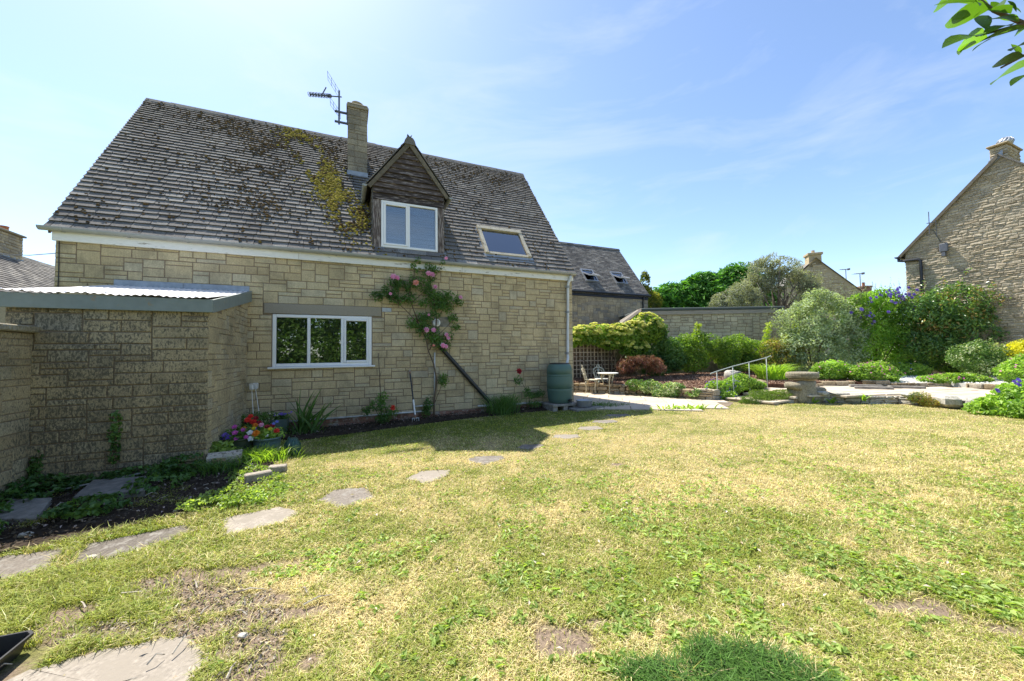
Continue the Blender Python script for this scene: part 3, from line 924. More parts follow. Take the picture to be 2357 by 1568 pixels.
b.build('wall', M['mortar'], house, fixn=False)

holes = [(WIN[0], WIN[1], WIN[2] - .03, WIN[3]), (2.79, 4.86, 2.21, 2.405), (4.88, 5.06, 2.33, 2.40)]
pcs = []
for r in pack_blocks(0.0, HL, .16, WALLTOP + .0, rs, .0478, .0745, (.40, .53, .07), (4, 9), holes):
    p = block_piece((0, 0, 0), XA, NOUT, r, rs)
    if p: pcs.append(p)
emit(pcs, 'stone_block', M['block'], house, 300)
pcs = []
for side, N_, A_ in ((HL, XA, YA), (0.0, -XA, YA)):   # gable ends
    for r in pack_blocks(0, 5.88, .16, 7.1, rs, .0551, .0745, (.30, .52, .18), (3, 8)):
        ym, zt = (r[0] + r[1]) / 2, r[3]
        if zt > 3.4 + min(r[0], 5.88 - r[1]) * SL * .985 - .12: continue
        p = block_piece((side, 0, 0), A_, N_, r, rs)
        if p: pcs.append(p)
emit(pcs, 'gable_block', M['block'], house, 0, joined='gable_blocks')
# red brick plinth courses
pcs = []
for row in range(3):
    x = -.11 * (row % 2) + .0
    while x < HL:
        r = (max(x, 0), min(x + .225, HL), -.075 + row * .077, .002 + row * .077)
        if r[1] - r[0] > .05:
            p = block_piece((0, 0, 0), XA, NOUT, r, rs, .005, (.012, .018), .005)
            if p: pcs.append(p)
        x += .225
emit(pcs, 'brick', M['brick'], house, 60, joined='brick_courses')
b = MB(); b.bevbox(2.79, 4.86, -.02, .1, 2.213, 2.403, .006)
b.build('lintel', M['lintel'], house)


def upvc(parent, x0, x1, z0, z1, y, lights, glass, blind, name='window', fr=.055, opener=(), blind_gap=.025, room_y=.5, blind_mat=None, sl=.0245):
    """frame (thing part) with pane, casement and blind as sub-parts; lights = fractions of the width"""
    b = MB()
    for (a, c, e, g) in ((x0, x0 + fr, z0, z1), (x1 - fr, x1, z0, z1), (x0 + fr, x1 - fr, z0, z0 + fr), (x0 + fr, x1 - fr, z1 - fr, z1)):
        b.bevbox(a, c, y - .035, y + .03, e, g, .008)
    xs = [x0] + [x0 + (x1 - x0) * f for f in lights] + [x1]
    for f in xs[1:-1]:
        b.bevbox(f - fr * .45, f + fr * .45, y - .034, y + .03, z0 + fr, z1 - fr, .008)
    w = b.build(name, M['white'], parent)
    for k in range(len(xs) - 1):
        a = xs[k] + (fr if k == 0 else fr * .45); c = xs[k + 1] - (fr if k == len(xs) - 2 else fr * .45)
        e, g = z0 + fr, z1 - fr
        if k in opener:
            q = .042
            b = MB()
            for (i0, i1, j0, j1) in ((a, a + q, e, g), (c - q, c, e, g), (a + q, c - q, e, e + q), (a + q, c - q, g - q, g)):
                b.bevbox(i0, i1, y - .048, y + .015, j0, j1, .008)
            b.build('casement', M['white'], w)
            a += q; c -= q; e += q; g -= q
        b = MB()
        b.box(a - .004, c + .004, y - .004, y + .006, e - .004, g + .004)
        b.build('pane', glass, w)
        b = MB()
        z = e
        while z < g:
            dz = sl * .5
            b.add([(a, y + blind_gap + .004, z), (c, y + blind_gap + .004, z), (c, y + blind_gap + .016, z + dz * 1.35), (a, y + blind_gap + .016, z + dz * 1.35)], [(0, 1, 2, 3)], rs.random())
            z += sl
        b.build('blind', blind_mat or M['blind'], w, fixn=False, kind='stuff')
    b = MB()
    for p in (((x0, y + .03, z0), (x0, room_y, z0), (x0, room_y, z1), (x0, y + .03, z1)), ((x1, y + .03, z0), (x1, room_y, z0), (x1, room_y, z1), (x1, y + .03, z1)),
              ((x0, y + .03, z0), (x1, y + .03, z0), (x1, room_y, z0), (x0, room_y, z0)), ((x0, y + .03, z1), (x1, y + .03, z1), (x1, room_y, z1), (x0, room_y, z1)),
              ((x0, room_y, z0), (x1, room_y, z0), (x1, room_y, z1), (x0, room_y, z1))):
        quad(b, *p)
    b.build('room_interior', M['room'], w, fixn=False)
    return w


w = upvc(house, WIN[0] + .004, WIN[1] - .004, WIN[2] + .004, WIN[3] - .004, .03, (.345, .685), M['glass'], True, opener=(2,), fr=.062, room_y=.28)
b = MB(); b.bevbox(2.86, 4.74, -.075, .03, 1.168, 1.203, .008)
b.build('sill', M['white'], w)
b = MB(); b.bevbox(4.875, 5.065, -.022, .01, 2.31, 2.395, .004)
for k in range(4): b.box(4.885, 5.055, -.029, -.02, 2.322 + k * .018, 2.331 + k * .018)
b.build('air_vent', M['galv'], house)

# eaves: fascia, gutter, brackets
b = MB()
xx = 0.0
for a, c in ((-.02, 3.35), (3.353, 6.6), (6.603, HL + .01)): b.bevbox(a, c, -.062, -.02, 3.262, 3.425, .006, rs.random())
b.build('fascia', M['paint'], house)
b = MB(); b.box(.0, HL - .01, -.02, .004, 3.292, 3.32)
b.build('soffit_batten', M['barge'], house)
b = MB()
pr = []
for k in range(9):
    th = PI + PI * k / 8
    pr.append((-.125 + .062 * math.cos(th), 3.452 + .060 * math.sin(th)))
pr += [(-.125 + .055 * math.cos(PI + PI * k / 8), 3.454 + .053 * math.sin(PI + PI * k / 8)) for k in range(8, -1, -1)]
b.prism(pr, 0, -.13, HL + .04)
for xe in (-.131, HL + .037):
    b.prism(pr[:9], 0, xe, xe + .004)
gut = b.build('gutter', M['gutter'], house)
for k in range(13):
    x = .12 + k * .775
    b = MB()
    pp = [(-.125 + q * math.cos(PI + PI * i / 8), 3.452 + q * math.sin(PI + PI * i / 8)) for q, rg in ((.069, range(9)), (.0625, range(8, -1, -1))) for i in rg]
    b.prism(pp, 0, x, x + .03)
    b.build('bracket', M['gutter'], gut)

# downpipe into the water butt
b = MB()
PX = 9.40
b.tube([(PX + .04, -.125, 3.375), (PX + .04, -.125, 3.30), (PX + .01, -.075, 3.20), (PX, -.065, 3.12), (PX - .04, -.065, 1.36), (PX - .06, -.10, 1.28), (PX - .17, -.24, 1.17), (PX - .19, -.27, 1.04)], .034, 12)
dp = b.build('downpipe', M['pipewhite'], house, smooth=True)
for z in (3.10, 2.45, 1.40):
    b = MB(); xx = PX - .04 * (3.12 - z) / 1.76
    b.lathe([(.034, z - .03), (.041, z - .03), (.041, z + .03), (.034, z + .03)], xx, -.065, 12)
    b.box(xx - .055, xx + .055, -.03, .0, z - .015, z + .015)
    b.build('pipe_socket', M['gutter'], dp)

# roof -------------------------------------------------------------
b = MB()
for sgn in (0, 1):
    y = lambda q: q if not sgn else 5.89 - q
    b.add([(-.05, y(-.11), 3.40), (HL + .03, y(-.11), 3.40), (HL + .03, 2.945, 7.355), (-.05, 2.945, 7.355)], [(0, 1, 2, 3)])
roof = b.build('roof', M['roofdeck'], house, fixn=False)
RO = np.array([0, -.115, 3.412])
DORM = (4.70, 6.21)
def skip_main(a, s):
    y = -.115 + s * math.cos(PITCH); z = 3.412 + s * math.sin(PITCH)
    if 4.72 < a < 6.19 and y > .06:
        zr = 6.10 - abs(a - 5.455) * 1.34      # dormer roof line
        if z < zr - .02: return True
    if 4.22 < a < 4.66 and 1.80 < y < 2.3: return True
    if 7.26 < a < 8.40 and .47 < s < 1.47: return True
    return False
tl = roof_tiles(RO, XA, S_UP, R_N, HL + .05, SLEN - .03, lambda f: .158 - .066 * f, lambda f: .265 - .09 * f, rs, skip_main, .030, amin=-.075)
emit(tl, 'roof_tile', M['tile'], roof, 300, root=house, joined='roof_tile_courses')
# back slope, unseen from the garden but still a roof
b = MB()
for k in range(24):
    f0, f1 = k / 24, (k + 1) / 24
    ya, yb = 6.0 - 3.05 * f0, 6.0 - 3.05 * f1
    z0_, z1_ = 3.44 + 3.93 * f0, 3.44 + 3.93 * f1
    b.add([(-.06, ya, z0_ + .03), (HL + .04, ya, z0_ + .03), (HL + .04, yb, z1_ + .01), (-.06, yb, z1_ + .01)], [(0, 1, 2, 3)], rs.random())
b.build('back_slope', M['tile'], roof, fixn=False)
x = -.07
while x < HL + .05:
    l = rs.uniform(.42, .5)
    b = MB()
    e = min(x + l, HL + .05)
    dz = rs.uniform(-.006, .006)
    pp = [(2.945 - .13, 7.275 + dz), (2.945 - .115, 7.33 + dz), (2.945 - .04, 7.435 + dz), (2.945 + .04, 7.435 + dz), (2.945 + .115, 7.33 + dz), (2.945 + .13, 7.275 + dz)]
    b.prism(pp, 0, x + .004, e)
    b.build('ridge_tile', M['tile'], roof)
    x += l
b = MB()
for xe in (-.045, HL + .005):
    b.add([(xe, -.09, 3.36), (xe, 2.945, 7.30), (xe, 2.945, 7.36), (xe, -.10, 3.42), (xe + .03, -.09, 3.36), (xe + .03, 2.945, 7.30), (xe + .03, 2.945, 7.36), (xe + .03, -.10, 3.42)],
          [(0, 1, 2, 3), (4, 5, 6, 7), (0, 1, 5, 4), (3, 2, 6, 7)])
b.build('verge_mortar', M['mortar_pale'], roof)

# moss cushions
def mossfield(a, s):
    g = lambda ca, cs, ra, rs_, k=0: np.exp(-(((a - ca - k * (s - cs)) / ra) ** 2 + ((s - cs) / rs_) ** 2))
    brown = 1.1 * g(2.55, 2.8, .60, .33) + .9 * g(2.35, 1.45, .55, .38) + .5 * g(4.3, 1.2, .4, .7) + .6 * g(3.0, 3.6, .9, .8) + .22 * g(2.4, 3.9, 1.2, .7) + .12 * g(1.3, 4.4, 1.6, .5) + .05 + .08 * (s > 4.0) + .10 * g(7.6, 4.0, 2.2, 1.0)
    yel = .95 * g(3.52, 3.2, .40, 2.2, -.36) + .5 * g(4.0, 2.1, .36, .75, -.3) + .3 * g(4.4, 1.3, .30, .5) + .35 * g(4.3, .95, .32, .3)
    return brown, yel
nm = 90000
ma = RNG.random(nm) * (HL + .1) - .05; ms = RNG.random(nm) * SLEN
br, ye = mossfield(ma, ms)
cl = vnoise(np.c_[ma, ms], 2.6, 41, 3)
pm = np.clip((br + ye) * np.clip((cl - .30) * 3.2, 0, 1.5), 0, 1) * .52
sk = np.array([skip_main(a, s) for a, s in zip(ma, ms)])
ok = (RNG.random(nm) < pm) & ~sk
ma, ms, br, ye = ma[ok], ms[ok], br[ok], ye[ok]
n_ = len(ma)
rad = .011 + .018 * RNG.random(n_) ** 1.8 + .010 * (ye > .4)
kth = np.arange(6) * 2 * PI / 6
ring = np.stack([np.cos(kth), np.sin(kth)], 1)
base_h = .036 + .024 * RNG.random(n_)
V = np.zeros((n_, 13, 3))
for q, (rr, hh) in enumerate(((1.0, -.3), (.72, .62))):
    for k in range(6):
        a_ = ma + ring[k, 0] * rad * rr * (1 + .3 * RNG.random(n_)); s_ = ms + ring[k, 1] * rad * rr
        V[:, q * 6 + k] = RO + XA * a_[:, None] + S_UP * s_[:, None] + R_N * (base_h + rad * hh)[:, None]
V[:, 12] = RO + XA * ma[:, None] + S_UP * ms[:, None] + R_N * (base_h + rad * .95)[:, None]
FF = []
for k in range(6):
    q = (k + 1) % 6
    FF += [(k, q, 6 + q), (k, 6 + q, 6 + k), (6 + k, 6 + q, 12)]
F = (np.arange(n_)[:, None, None] * 13 + np.array(FF)[None]).reshape(-1, 3)
isy = RNG.random(n_) < np.clip(ye / (br + ye + 1e-6) * 1.15 - .1, 0, 1)
mr = np.where(isy, .55 + .45 * RNG.random(n_), .5 * RNG.random(n_))
me = fast_mesh('moss', V.reshape(-1, 3), F, M['moss'], np.repeat(mr, len(FF)), smooth=True)
o = link(bpy.data.objects.new('moss', me), roof); o['kind'] = 'stuff'

# chimney ----------------------------------------------------------
CX0, CX1, CY0, CY1 = 4.21, 4.67, 1.77, 2.36
b = MB(); b.box(CX0 + .012, CX1 - .012, CY0 + .012, CY1 - .012, 5.4, 7.66)
chim = b.build('chimney', M['mortar'], house)
pcs = []
zc = 5.86; k = 0
while zc < 7.62:
    h = (.15, .15, .10, .075)[rs.randrange(4)] if k % 3 else .15
    h = min(h, 7.63 - zc)
    sp = rs.choice((.35, .5, .62))
    for (a, c) in ((CX0, CX0 + (CX1 - CX0) * sp), (CX0 + (CX1 - CX0) * sp, CX1)):
        p = block_piece((0, CY0 + .012, 0), XA, NOUT, (a, c, zc, zc + h), rs, .005, (.008, .014), .005)
        if p: pcs.append(p)
    for (xs_, nn) in ((CX0 + .012, -XA), (CX1 - .012, XA)):
        for (a, c) in ((CY0, CY0 + .36), (CY0 + .36, CY1)):
            p = block_piece((xs_, 0, 0), YA, nn, (a, c, zc, zc + h), rs, .005, (.008, .014), .005)
            if p: pcs.append(p)
    zc += h; k += 1
emit(pcs, 'stone_block', M['block_grey'], chim, 80, root=house)
b = MB(); b.bevbox(CX0 - .03, CX1 + .03, CY0 - .03, CY1 + .03, 7.632, 7.70, .01); b.bevbox(CX0 - .015, CX1 + .01, CY0 - .015, CY1 + .015, 7.702, 7.76, .02)
b.build('chimney_cap', M['block_grey'], chim)
Mt = Matrix.Translation((4.43, 2.02, 7.76)) @ Matrix.Rotation(.12, 4, 'Y')
b = MB(); b.lathe([(.07, -.02), (.07, .03), (.10, .06), (.145, .115), (.15, .13), (.135, .125), (.09, .07), (.06, .05)], 0, 0, 24, M=Mt)
b.build('chimney_pot', M['mortar_pale'], chim, smooth=True)
b = MB()
zf = lambda y: 3.412 + SL * (y + .115)
b.add([(CX0 - .012, CY0 - .015, zf(CY0) - .02), (CX1 + .012, CY0 - .015, zf(CY0) - .02), (CX1 + .012, CY0 - .012, zf(CY0) + .16), (CX0 - .012, CY0 - .012, zf(CY0) + .16),
       (CX0 - .03, CY0 - .14, zf(CY0 - .14) + .042), (CX1 + .03, CY0 - .14, zf(CY0 - .14) + .042)], [(0, 1, 2, 3), (4, 5, 1, 0)])
for xs_ in (CX0 - .013, CX1 + .013):
    b.add([(xs_, CY0 - .014, zf(CY0) - .03), (xs_, CY1, zf(CY1) - .03), (xs_, CY1, zf(CY1) + .16), (xs_, CY0 + .3, zf(CY0 + .3) + .16), (xs_, CY0 + .3, zf(CY0 + .1) + .16), (xs_, CY0 - .014, zf(CY0 + .05) + .16)], [(0, 1, 2, 3, 4, 5)])
b.build('lead_flashing', M['lead'], chim, fixn=False)

# dormer -----------------------------------------------------------
DY = .08
AP = (5.455, 6.12)
b = MB()
# shell: front with window hole, cheeks
wx0, wx1, wz0, wz1 = 4.862, 6.072, 3.695, 4.71
yk = lambda z: (z - 3.43) / SL - .1
for (a, c, e, g) in ((4.70, wx0, 3.55, wz1), (wx1, 6.21, 3.55, wz1), (wx0, wx1, 3.55, wz0)):
    quad(b, (a, DY, e), (c, DY, e), (c, DY, g), (a, DY, g))
b.add([(4.70, DY, wz1), (6.21, DY, wz1), (6.21, DY, 5.05), (AP[0], DY, 6.04), (4.70, DY, 5.05)], [(0, 1, 2, 3, 4)])
for x in (4.70, 6.21):
    b.add([(x, DY, 3.55), (x, yk(5.05) + .1, 5.05), (x, DY, 5.05)], [(0, 1, 2)])
dormer = b.build('dormer', M['timberpost'], house, fixn=False)
z = 4.715; k = 0
while z < 6.0:                                   # lapped boards of the gable
    h = .118 if k else .15
    zt = min(z + h, 6.03)
    ins = lambda q: max(0, (q - 5.03)) / (6.06 - 5.03) * .755
    xa, xb = 4.70 + ins(z), 6.21 - ins(z); xc, xd = 4.70 + ins(zt), 6.21 - ins(zt)
    if xd < xc + .01: xc = xd = AP[0]
    b = MB()
    y0_, y1_ = DY - .046, DY - .006
    b.add([(xa, y0_, z), (xb, y0_, z), (xd, y1_, zt + .012), (xc, y1_, zt + .012), (xa, DY, z), (xb, DY, z)], [(0, 1, 2, 3), (4, 5, 1, 0)], rs.random())
    b.build('board', M['timber'], dormer, fixn=False)
    z += h; k += 1
for (a, c) in ((4.70, 4.855), (6.079, 6.21)):
    b = MB(); b.bevbox(a, c, DY - .03, DY + .0, 3.66, 4.712, .006)
    b.build('corner_post', M['timberpost'], dormer)
for sg in (-1, 1):
    e = (AP[0] + sg * .865, 4.97)
    dx, dz = e[0] - AP[0], e[1] - AP[1]; l = math.hypot(dx, dz); nx, nz = -dz / l * sg, dx / l * sg
    b = MB()
    q = .085
    pp = [(AP[0], AP[1]), (e[0], e[1]), (e[0] - nx * q * .9, e[1] - nz * q * .9), (AP[0], AP[1] - q * 1.75)]
    b.prism(pp, 1, DY - .075, DY - .035, rs.random())
    b.build('bargeboard', M['barge'], dormer)
    # roof of the dormer
    S2 = np.array([-sg * .865, 0, AP[1] - e[1]]); sl2 = np.linalg.norm(S2); S2 = S2 / sl2
    N2 = np.array([sg * S2[2], 0, abs(S2[0])])
    O2 = np.array([e[0] + sg * .03, DY - .085, e[1] + .0])
    b = MB()
    yb0, yb1 = yk(e[1]) + .05, yk(AP[1]) + .05
    b.add([tuple(O2), (O2[0], yb0, O2[2]), (AP[0], yb1, AP[1] + .03), (AP[0], DY - .085, AP[1] + .03)], [(0, 1, 2, 3)])
    b.build('dormer_roof', M['roofdeck'], dormer, fixn=False)
    def skp(a, s, O2=O2, S2=S2):
        zz = O2[2] + S2[2] * s; yy = O2[1] + a
        return yy > yk(zz) + .10
    tl = roof_tiles(O2, YA, S2, N2, 2.3, sl2 + .02, lambda f: .12, lambda f: .2, rs, skp, .013)
    emit(tl, 'dormer_tile', M['tile'], dormer, 24, root=house, joined='dormer_tile_courses')
    b = MB()
    gx = e[0] + sg * .05
    pp = [(gx + .05 * math.cos(PI + PI * i / 8), 4.985 + .05 * math.sin(PI + PI * i / 8)) for i in range(9)]
    pp += [(gx + .044 * math.cos(PI + PI * i / 8), 4.987 + .044 * math.sin(PI + PI * i / 8)) for i in range(8, -1, -1)]
    b.prism(pp, 1, DY - .06, yk(4.97) - .02)
    b.prism(pp[:9], 1, DY - .064, DY - .06)
    b.build('dormer_gutter', M['gutter'], dormer)
    xk = 4.70 if sg < 0 else 6.21                # tile-hung cheek
    tl = []
    zc = 3.72
    while zc < 4.95:
        y = DY + .01
        while y < yk(zc + .1) - .02:
            ye_ = min(y + rs.uniform(.14, .2), yk(zc + .12))
            if ye_ - y > .03:
                V = [(xk + sg * .028, y + .003, zc), (xk + sg * .028, ye_ - .003, zc), (xk + sg * .006, ye_ - .003, zc + .16), (xk + sg * .006, y + .003, zc + .16), (xk, y + .003, zc), (xk, ye_ - .003, zc)]
                tl.append((V, [(0, 1, 2, 3), (4, 5, 1, 0), (0, 3, 4)], rs.random()))
            y = ye_
        zc += .115
    emit(tl, 'hung_tile', M['tile'], dormer, 30, root=house, joined='hung_tile_courses')
y = DY - .10
while y < 2.0:
    b = MB(); ye_ = y + .36
    pp = [(AP[0] - .13, AP[1] - .12), (AP[0] - .105, AP[1] - .03), (AP[0] - .065, AP[1] + .028), (AP[0], AP[1] + .045), (AP[0] + .065, AP[1] + .028), (AP[0] + .105, AP[1] - .03), (AP[0] + .13, AP[1] - .12)]
    b.prism(pp, 1, y, ye_ - .006)
    b.build('dormer_ridge_tile', M['tile'], dormer)
    y = ye_
upvc(house, wx0 + .003, wx1 - .003, wz0 + .003, wz1 - .003, DY + .0, (.475,), M['glass'], True, fr=.052, opener=(0,), room_y=.62, blind_mat=M['blind_grey'], sl=.02, name='dormer_window')
b = MB()
b.add([(4.66, DY - .015, 3.70), (6.25, DY - .015, 3.70), (6.25, -.03, 3.595), (4.66, -.03, 3.595), (4.66, DY - .015, 3.66), (6.25, DY - .015, 3.66)], [(0, 1, 2, 3)])
b.build('dormer_apron', M['lead'], dormer, fixn=False)

# skylight ---------------------------------------------------------
def on_roof(a, s, h=0.0): return tuple(RO + XA * a + S_UP * s + R_N * h)
def roof_box(bb, a0, a1, s0, s1, h0, h1, rnd=.5):
    vs = [on_roof(a, s, h) for a in (a0, a1) for s in (s0, s1) for h in (h0, h1)]
    bb.add(vs, [(0, 1, 3, 2), (4, 6, 7, 5), (0, 4, 5, 1), (2, 3, 7, 6), (0, 2, 6, 4), (1, 5, 7, 3)], rnd)
b = MB(); A0, A1, S0, S1 = 7.22, 8.44, .44, 1.50
roof_box(b, A0, A0 + .085, S0, S1, .0, .115); roof_box(b, A1 - .085, A1, S0, S1, .0, .115)
roof_box(b, A0 + .085, A1 - .085, S0, S0 + .075, .0, .085); roof_box(b, A0 - .005, A1 + .005, S1 - .10, S1 + .02, .03, .125)
sk_ = b.build('skylight', M['cream'], house)
b = MB(); roof_box(b, A0 + .08, A1 - .08, S0 + .07, S1 - .09, .065, .075); b.build('pane', M['glass_sky'], sk_)
b = MB(); roof_box(b, A0 + .08, A1 - .08, S0 + .07, S1 - .09, .005, .02); b.build('reflection_backing', M['white'], sk_)  # white sheet added behind the glass to stand in for reflected bright cloud
b = MB()
vs = [on_roof(A0 - .03, S0 - .16, .045), on_roof(A1 + .05, S0 - .16, .045), on_roof(A1 + .05, S0 + .01, .06), on_roof(A0 - .03, S0 + .01, .06)]
b.add(vs, [(0, 1, 2, 3)])
for a in (A0 - .05, A1 + .0):
    b.add([on_roof(a, S0 - .05, .04), on_roof(a + .05, S0 - .05, .04), on_roof(a + .05, S1, .05), on_roof(a, S1, .05)], [(0, 1, 2, 3)])
b.build('lead_apron', M['lead'], sk_, fixn=False)

# pipes, flue and cable on the wall
b = MB()
b.tube([(2.6, -.045, .175), (5.52, -.045, .185), (5.53, -.05, .19), (5.53, -.05, .30), (5.70, -.05, .305), (5.72, -.05, .31)], .017, 8)
b.tube([(5.96, -.04, .30), (5.97, -.04, 1.45)], .016, 8); b.tube([(5.52, -.045, .185), (5.80, -.045, .19)], .016, 8)
b.tube([(5.53, -.05, .305), (5.96, -.045, .31)], .016, 8)
b.tube([(6.95, -.05, .215), (8.62, -.05, .20)], .024, 8)
b.build('waste_pipe', M['pipewhite'], house, smooth=True)
b = MB(); b.tube([(6.10, -.05, 1.56), (6.18, -.06, 1.47), (6.66, -.07, .93), (7.17, -.08, .36), (7.24, -.09, .28)], .045, 12)
b.build('black_waste_pipe', M['black'], house, smooth=True)
Mf = Matrix.Translation((6.0, 0, 2.10)) @ Matrix.Rotation(PI / 2, 4, 'X')
b = MB(); b.lathe([(.085, 0), (.09, .03), (.088, .09), (.07, .115), (.03, .12)], 0, 0, 20, M=Mf)
fl = b.build('boiler_flue', M['white'], house, smooth=True)
b = MB()
for k in range(4): b.box(5.955 + .01 * (k in (0, 3)), 6.05 - .01 * (k in (0, 3)), -.128, -.119, 2.06 + k * .027, 2.073 + k * .027)
b.build('flue_grille', M['black'], fl)
b = MB(); b.bevbox(5.95, 6.30, -.012, .0, 1.88, 2.24, .004); b.build('cement_patch', M['concrete'], house)
b = MB(); b.tube([(.05, -.03, 3.30), (.052, -.022, 2.8), (.045, -.02, 2.2), (.04, -.022, 1.6)], .007, 6)
b.build('cable', M['black'], house)
b = MB()
for (a, c, z) in ((.70, 1.6, 2.70), (1.603, 2.56, 2.70)): b.bevbox(a, c, -.028, .0, z - .10, z + .0, .004)
b.build('abutment_flashing', M['lead'], house)

# television aerial on the chimney ----------------------------------
aer = thing('tv_aerial', 'grey television aerial on a mast bracketed to the chimney', 'aerial', (*hw(4.01, 1.95), 7.15), TH)
b = MB(); b.tube([(0, 0, 0.08), (0, 0, .95)], .021, 8); b.build('mast', M['aerial'], aer)
b = MB()
for z in (.14, .40): b.box(-.10, .22, -.025, .025, z - .018, z + .018)
b.box(.18, .215, -.03, .03, .12, .42)
b.build('bracket', M['aerial'], aer)
B0, B1 = Vector((.06, 0, .80)), Vector((-.66, -.02, .66))
b = MB(); b.tube([B0, B1], .015, 6); b.build('boom', M['aerial'], aer)
for k in range(8):
    p = B1.lerp(B0, .02 + k * .085)
    b = MB()
    for sg in (-1, 1):
        lp = [p + Vector((math.cos(t) * .035 - .01, sg * (.02 + .045 * (1 - math.cos(t))), math.sin(t) * .052 + sg * .045)) for t in np.linspace(0, 2 * PI, 9)]
        b.tube(lp, .0045, 5, cap=False)
    b.box(p.x - .012, p.x + .012, p.y - .04, p.y + .04, p.z - .02, p.z + .02)
    b.build('element', M['aerial'], aer)
for (top, bot, nme) in (((-.26, 0, 1.26), (.0, 0, .86), 0), ((-.20, 0, .62), (.03, 0, .32), 1)):
    b = MB()
    t_, b_ = Vector(top), Vector(bot)
    for yy in (-.16, 0, .16):
        b.tube([t_ + Vector((0, yy, 0)), b_ + Vector((0, yy, 0))], .004, 5)
    for f in (0, .33, .66, 1): b.tube([t_.lerp(b_, f) + Vector((0, -.17, 0)), t_.lerp(b_, f) + Vector((0, .17, 0))], .0045, 5)
    b.build('reflector', M['aerial'], aer)
b = MB(); b.tube([(-.40, -.07, .64), (-.36, .0, .80), (-.30, .05, .98)], .016, 6); b.tube([(-.24, -.02, .74), (-.18, .0, .76)], .04, 8)
b.build('dipole', M['aerial'], aer)

# ================================================================== the lean-to shed
shed = thing('lean_to_shed', 'stained stone lean-to shed with corrugated plastic roof against the house', 'shed', (HX, HY, 0), TH)
SD = -2.136
b = MB(); b.add([(.70, SD, -.5), (2.53, SD, -.5), (2.53, -.002, -.5), (.70, -.002, -.5), (.70, SD, 2.02), (2.53, SD, 2.02), (2.53, -.002, 2.44), (.70, -.002, 2.44)],
                [(0, 1, 5, 4), (1, 2, 6, 5), (2, 3, 7, 6), (3, 0, 4, 7), (4, 5, 6, 7)])
b.build('wall', M['mortar'], shed)
rs = random.Random(5)
pcs = []
for r in pack_blocks(.70, 2.545, -.22, 2.01, rs, .0575, .0725, (.34, .62, .04), (4, 9)):
    p = block_piece((0, SD, 0), XA, NOUT, r, rs, .006, (.012, .020), .007)
    if p: pcs.append(p)
emit(pcs, 'stone_block', M['block_shed'], shed, 300)
pcs = []
for r in pack_blocks(SD + .0, -.03, -.1, 2.40, rs, .0525, .0725, (.45, .42, .13), (3, 8)):
    if r[3] > 2.09 + (r[0] - SD) * .195: continue
    p = block_piece((2.53, 0, 0), YA, XA, r, rs, .004, (.008, .013), .006)
    if p: pcs.append(p)
emit(pcs, 'side_block', M['block_shedside'], shed, 300)
b = MB(); b.bevbox(.655, 2.60, SD - .085, SD - .055, 1.985, 2.155, .005); b.build('front_fascia', M['greypaint'], shed)
b = MB(); b.add([(2.572, SD - .054, 1.985), (2.60, SD - .054, 1.985), (2.572, -.02, 2.42), (2.60, -.02, 2.42), (2.572, SD - .054, 2.155), (2.60, SD - .054, 2.155), (2.572, -.02, 2.615), (2.60, -.02, 2.615)],
                [(0, 1, 3, 2), (4, 5, 7, 6), (0, 2, 6, 4), (1, 3, 7, 5), (0, 1, 5, 4), (2, 3, 7, 6)])
b.build('side_fascia', M['greypaint'], shed)
b = MB(); nw = 26 * 6
V = []; 
for i in range(nw + 1):
    x = .64 + (2.565 - .64) * i / nw
    hgt = .007 * math.sin(2 * PI * i / 6.0)
    for y, z in ((SD - .11 + .008 * math.sin(i * .7), 2.172), (-1.0, 2.40), (-.03, 2.60)):
        V.append((x, y, z + hgt + (.006 * math.sin(i * .13) if y < -1.5 else 0)))
F = []
for i in range(nw):
    for j in range(2): F.append((i * 3 + j, (i + 1) * 3 + j, (i + 1) * 3 + j + 1, i * 3 + j + 1))
b.add(V, F)
cr = b.build('corrugated_roof', M['corr'], shed, smooth=True, fixn=False)
for k in range(11):
    i = 3 + k * 14
    x, y, z = V[i * 3]
    b = MB(); b.lathe([(.012, 0), (.012, .014), (.007, .022)], x, y + .07, 8)
    for q in range(len(b.v)): b.v[q] = (b.v[q][0], b.v[q][1], b.v[q][2] + z + .01)
    b.build('roof_screw', M['corr'], cr)

# ================================================================== garden wall on the left, running towards the lens
gw = thing('garden_wall', 'stone garden wall with flat coping butting against the shed', 'wall', (HX, HY, 0), TH)
b = MB(); b.box(.62, .92, -7.2, SD - .002, -.6, 1.70); b.build('core', M['mortar'], gw)
pcs = []
for r in pack_blocks(-7.2, SD - .015, -.35, 1.70, rs, .055, .0735, (.36, .58, .06), (4, 8)):
    p = block_piece((.92, 0, 0), YA, XA, r, rs, .004, (.008, .013), .006)
    if p: pcs.append(p)
emit(pcs, 'stone_block', M['block_garden'], gw, 120)
y = SD - .01
while y > -7.1:
    l = rs.uniform(.45, .62)
    b = MB(); b.bevbox(.57, .985, y - l + .006, y, 1.703, 1.778, .012, rs.random()); b.build('coping_stone', M['mossstone'], gw)
    y -= l

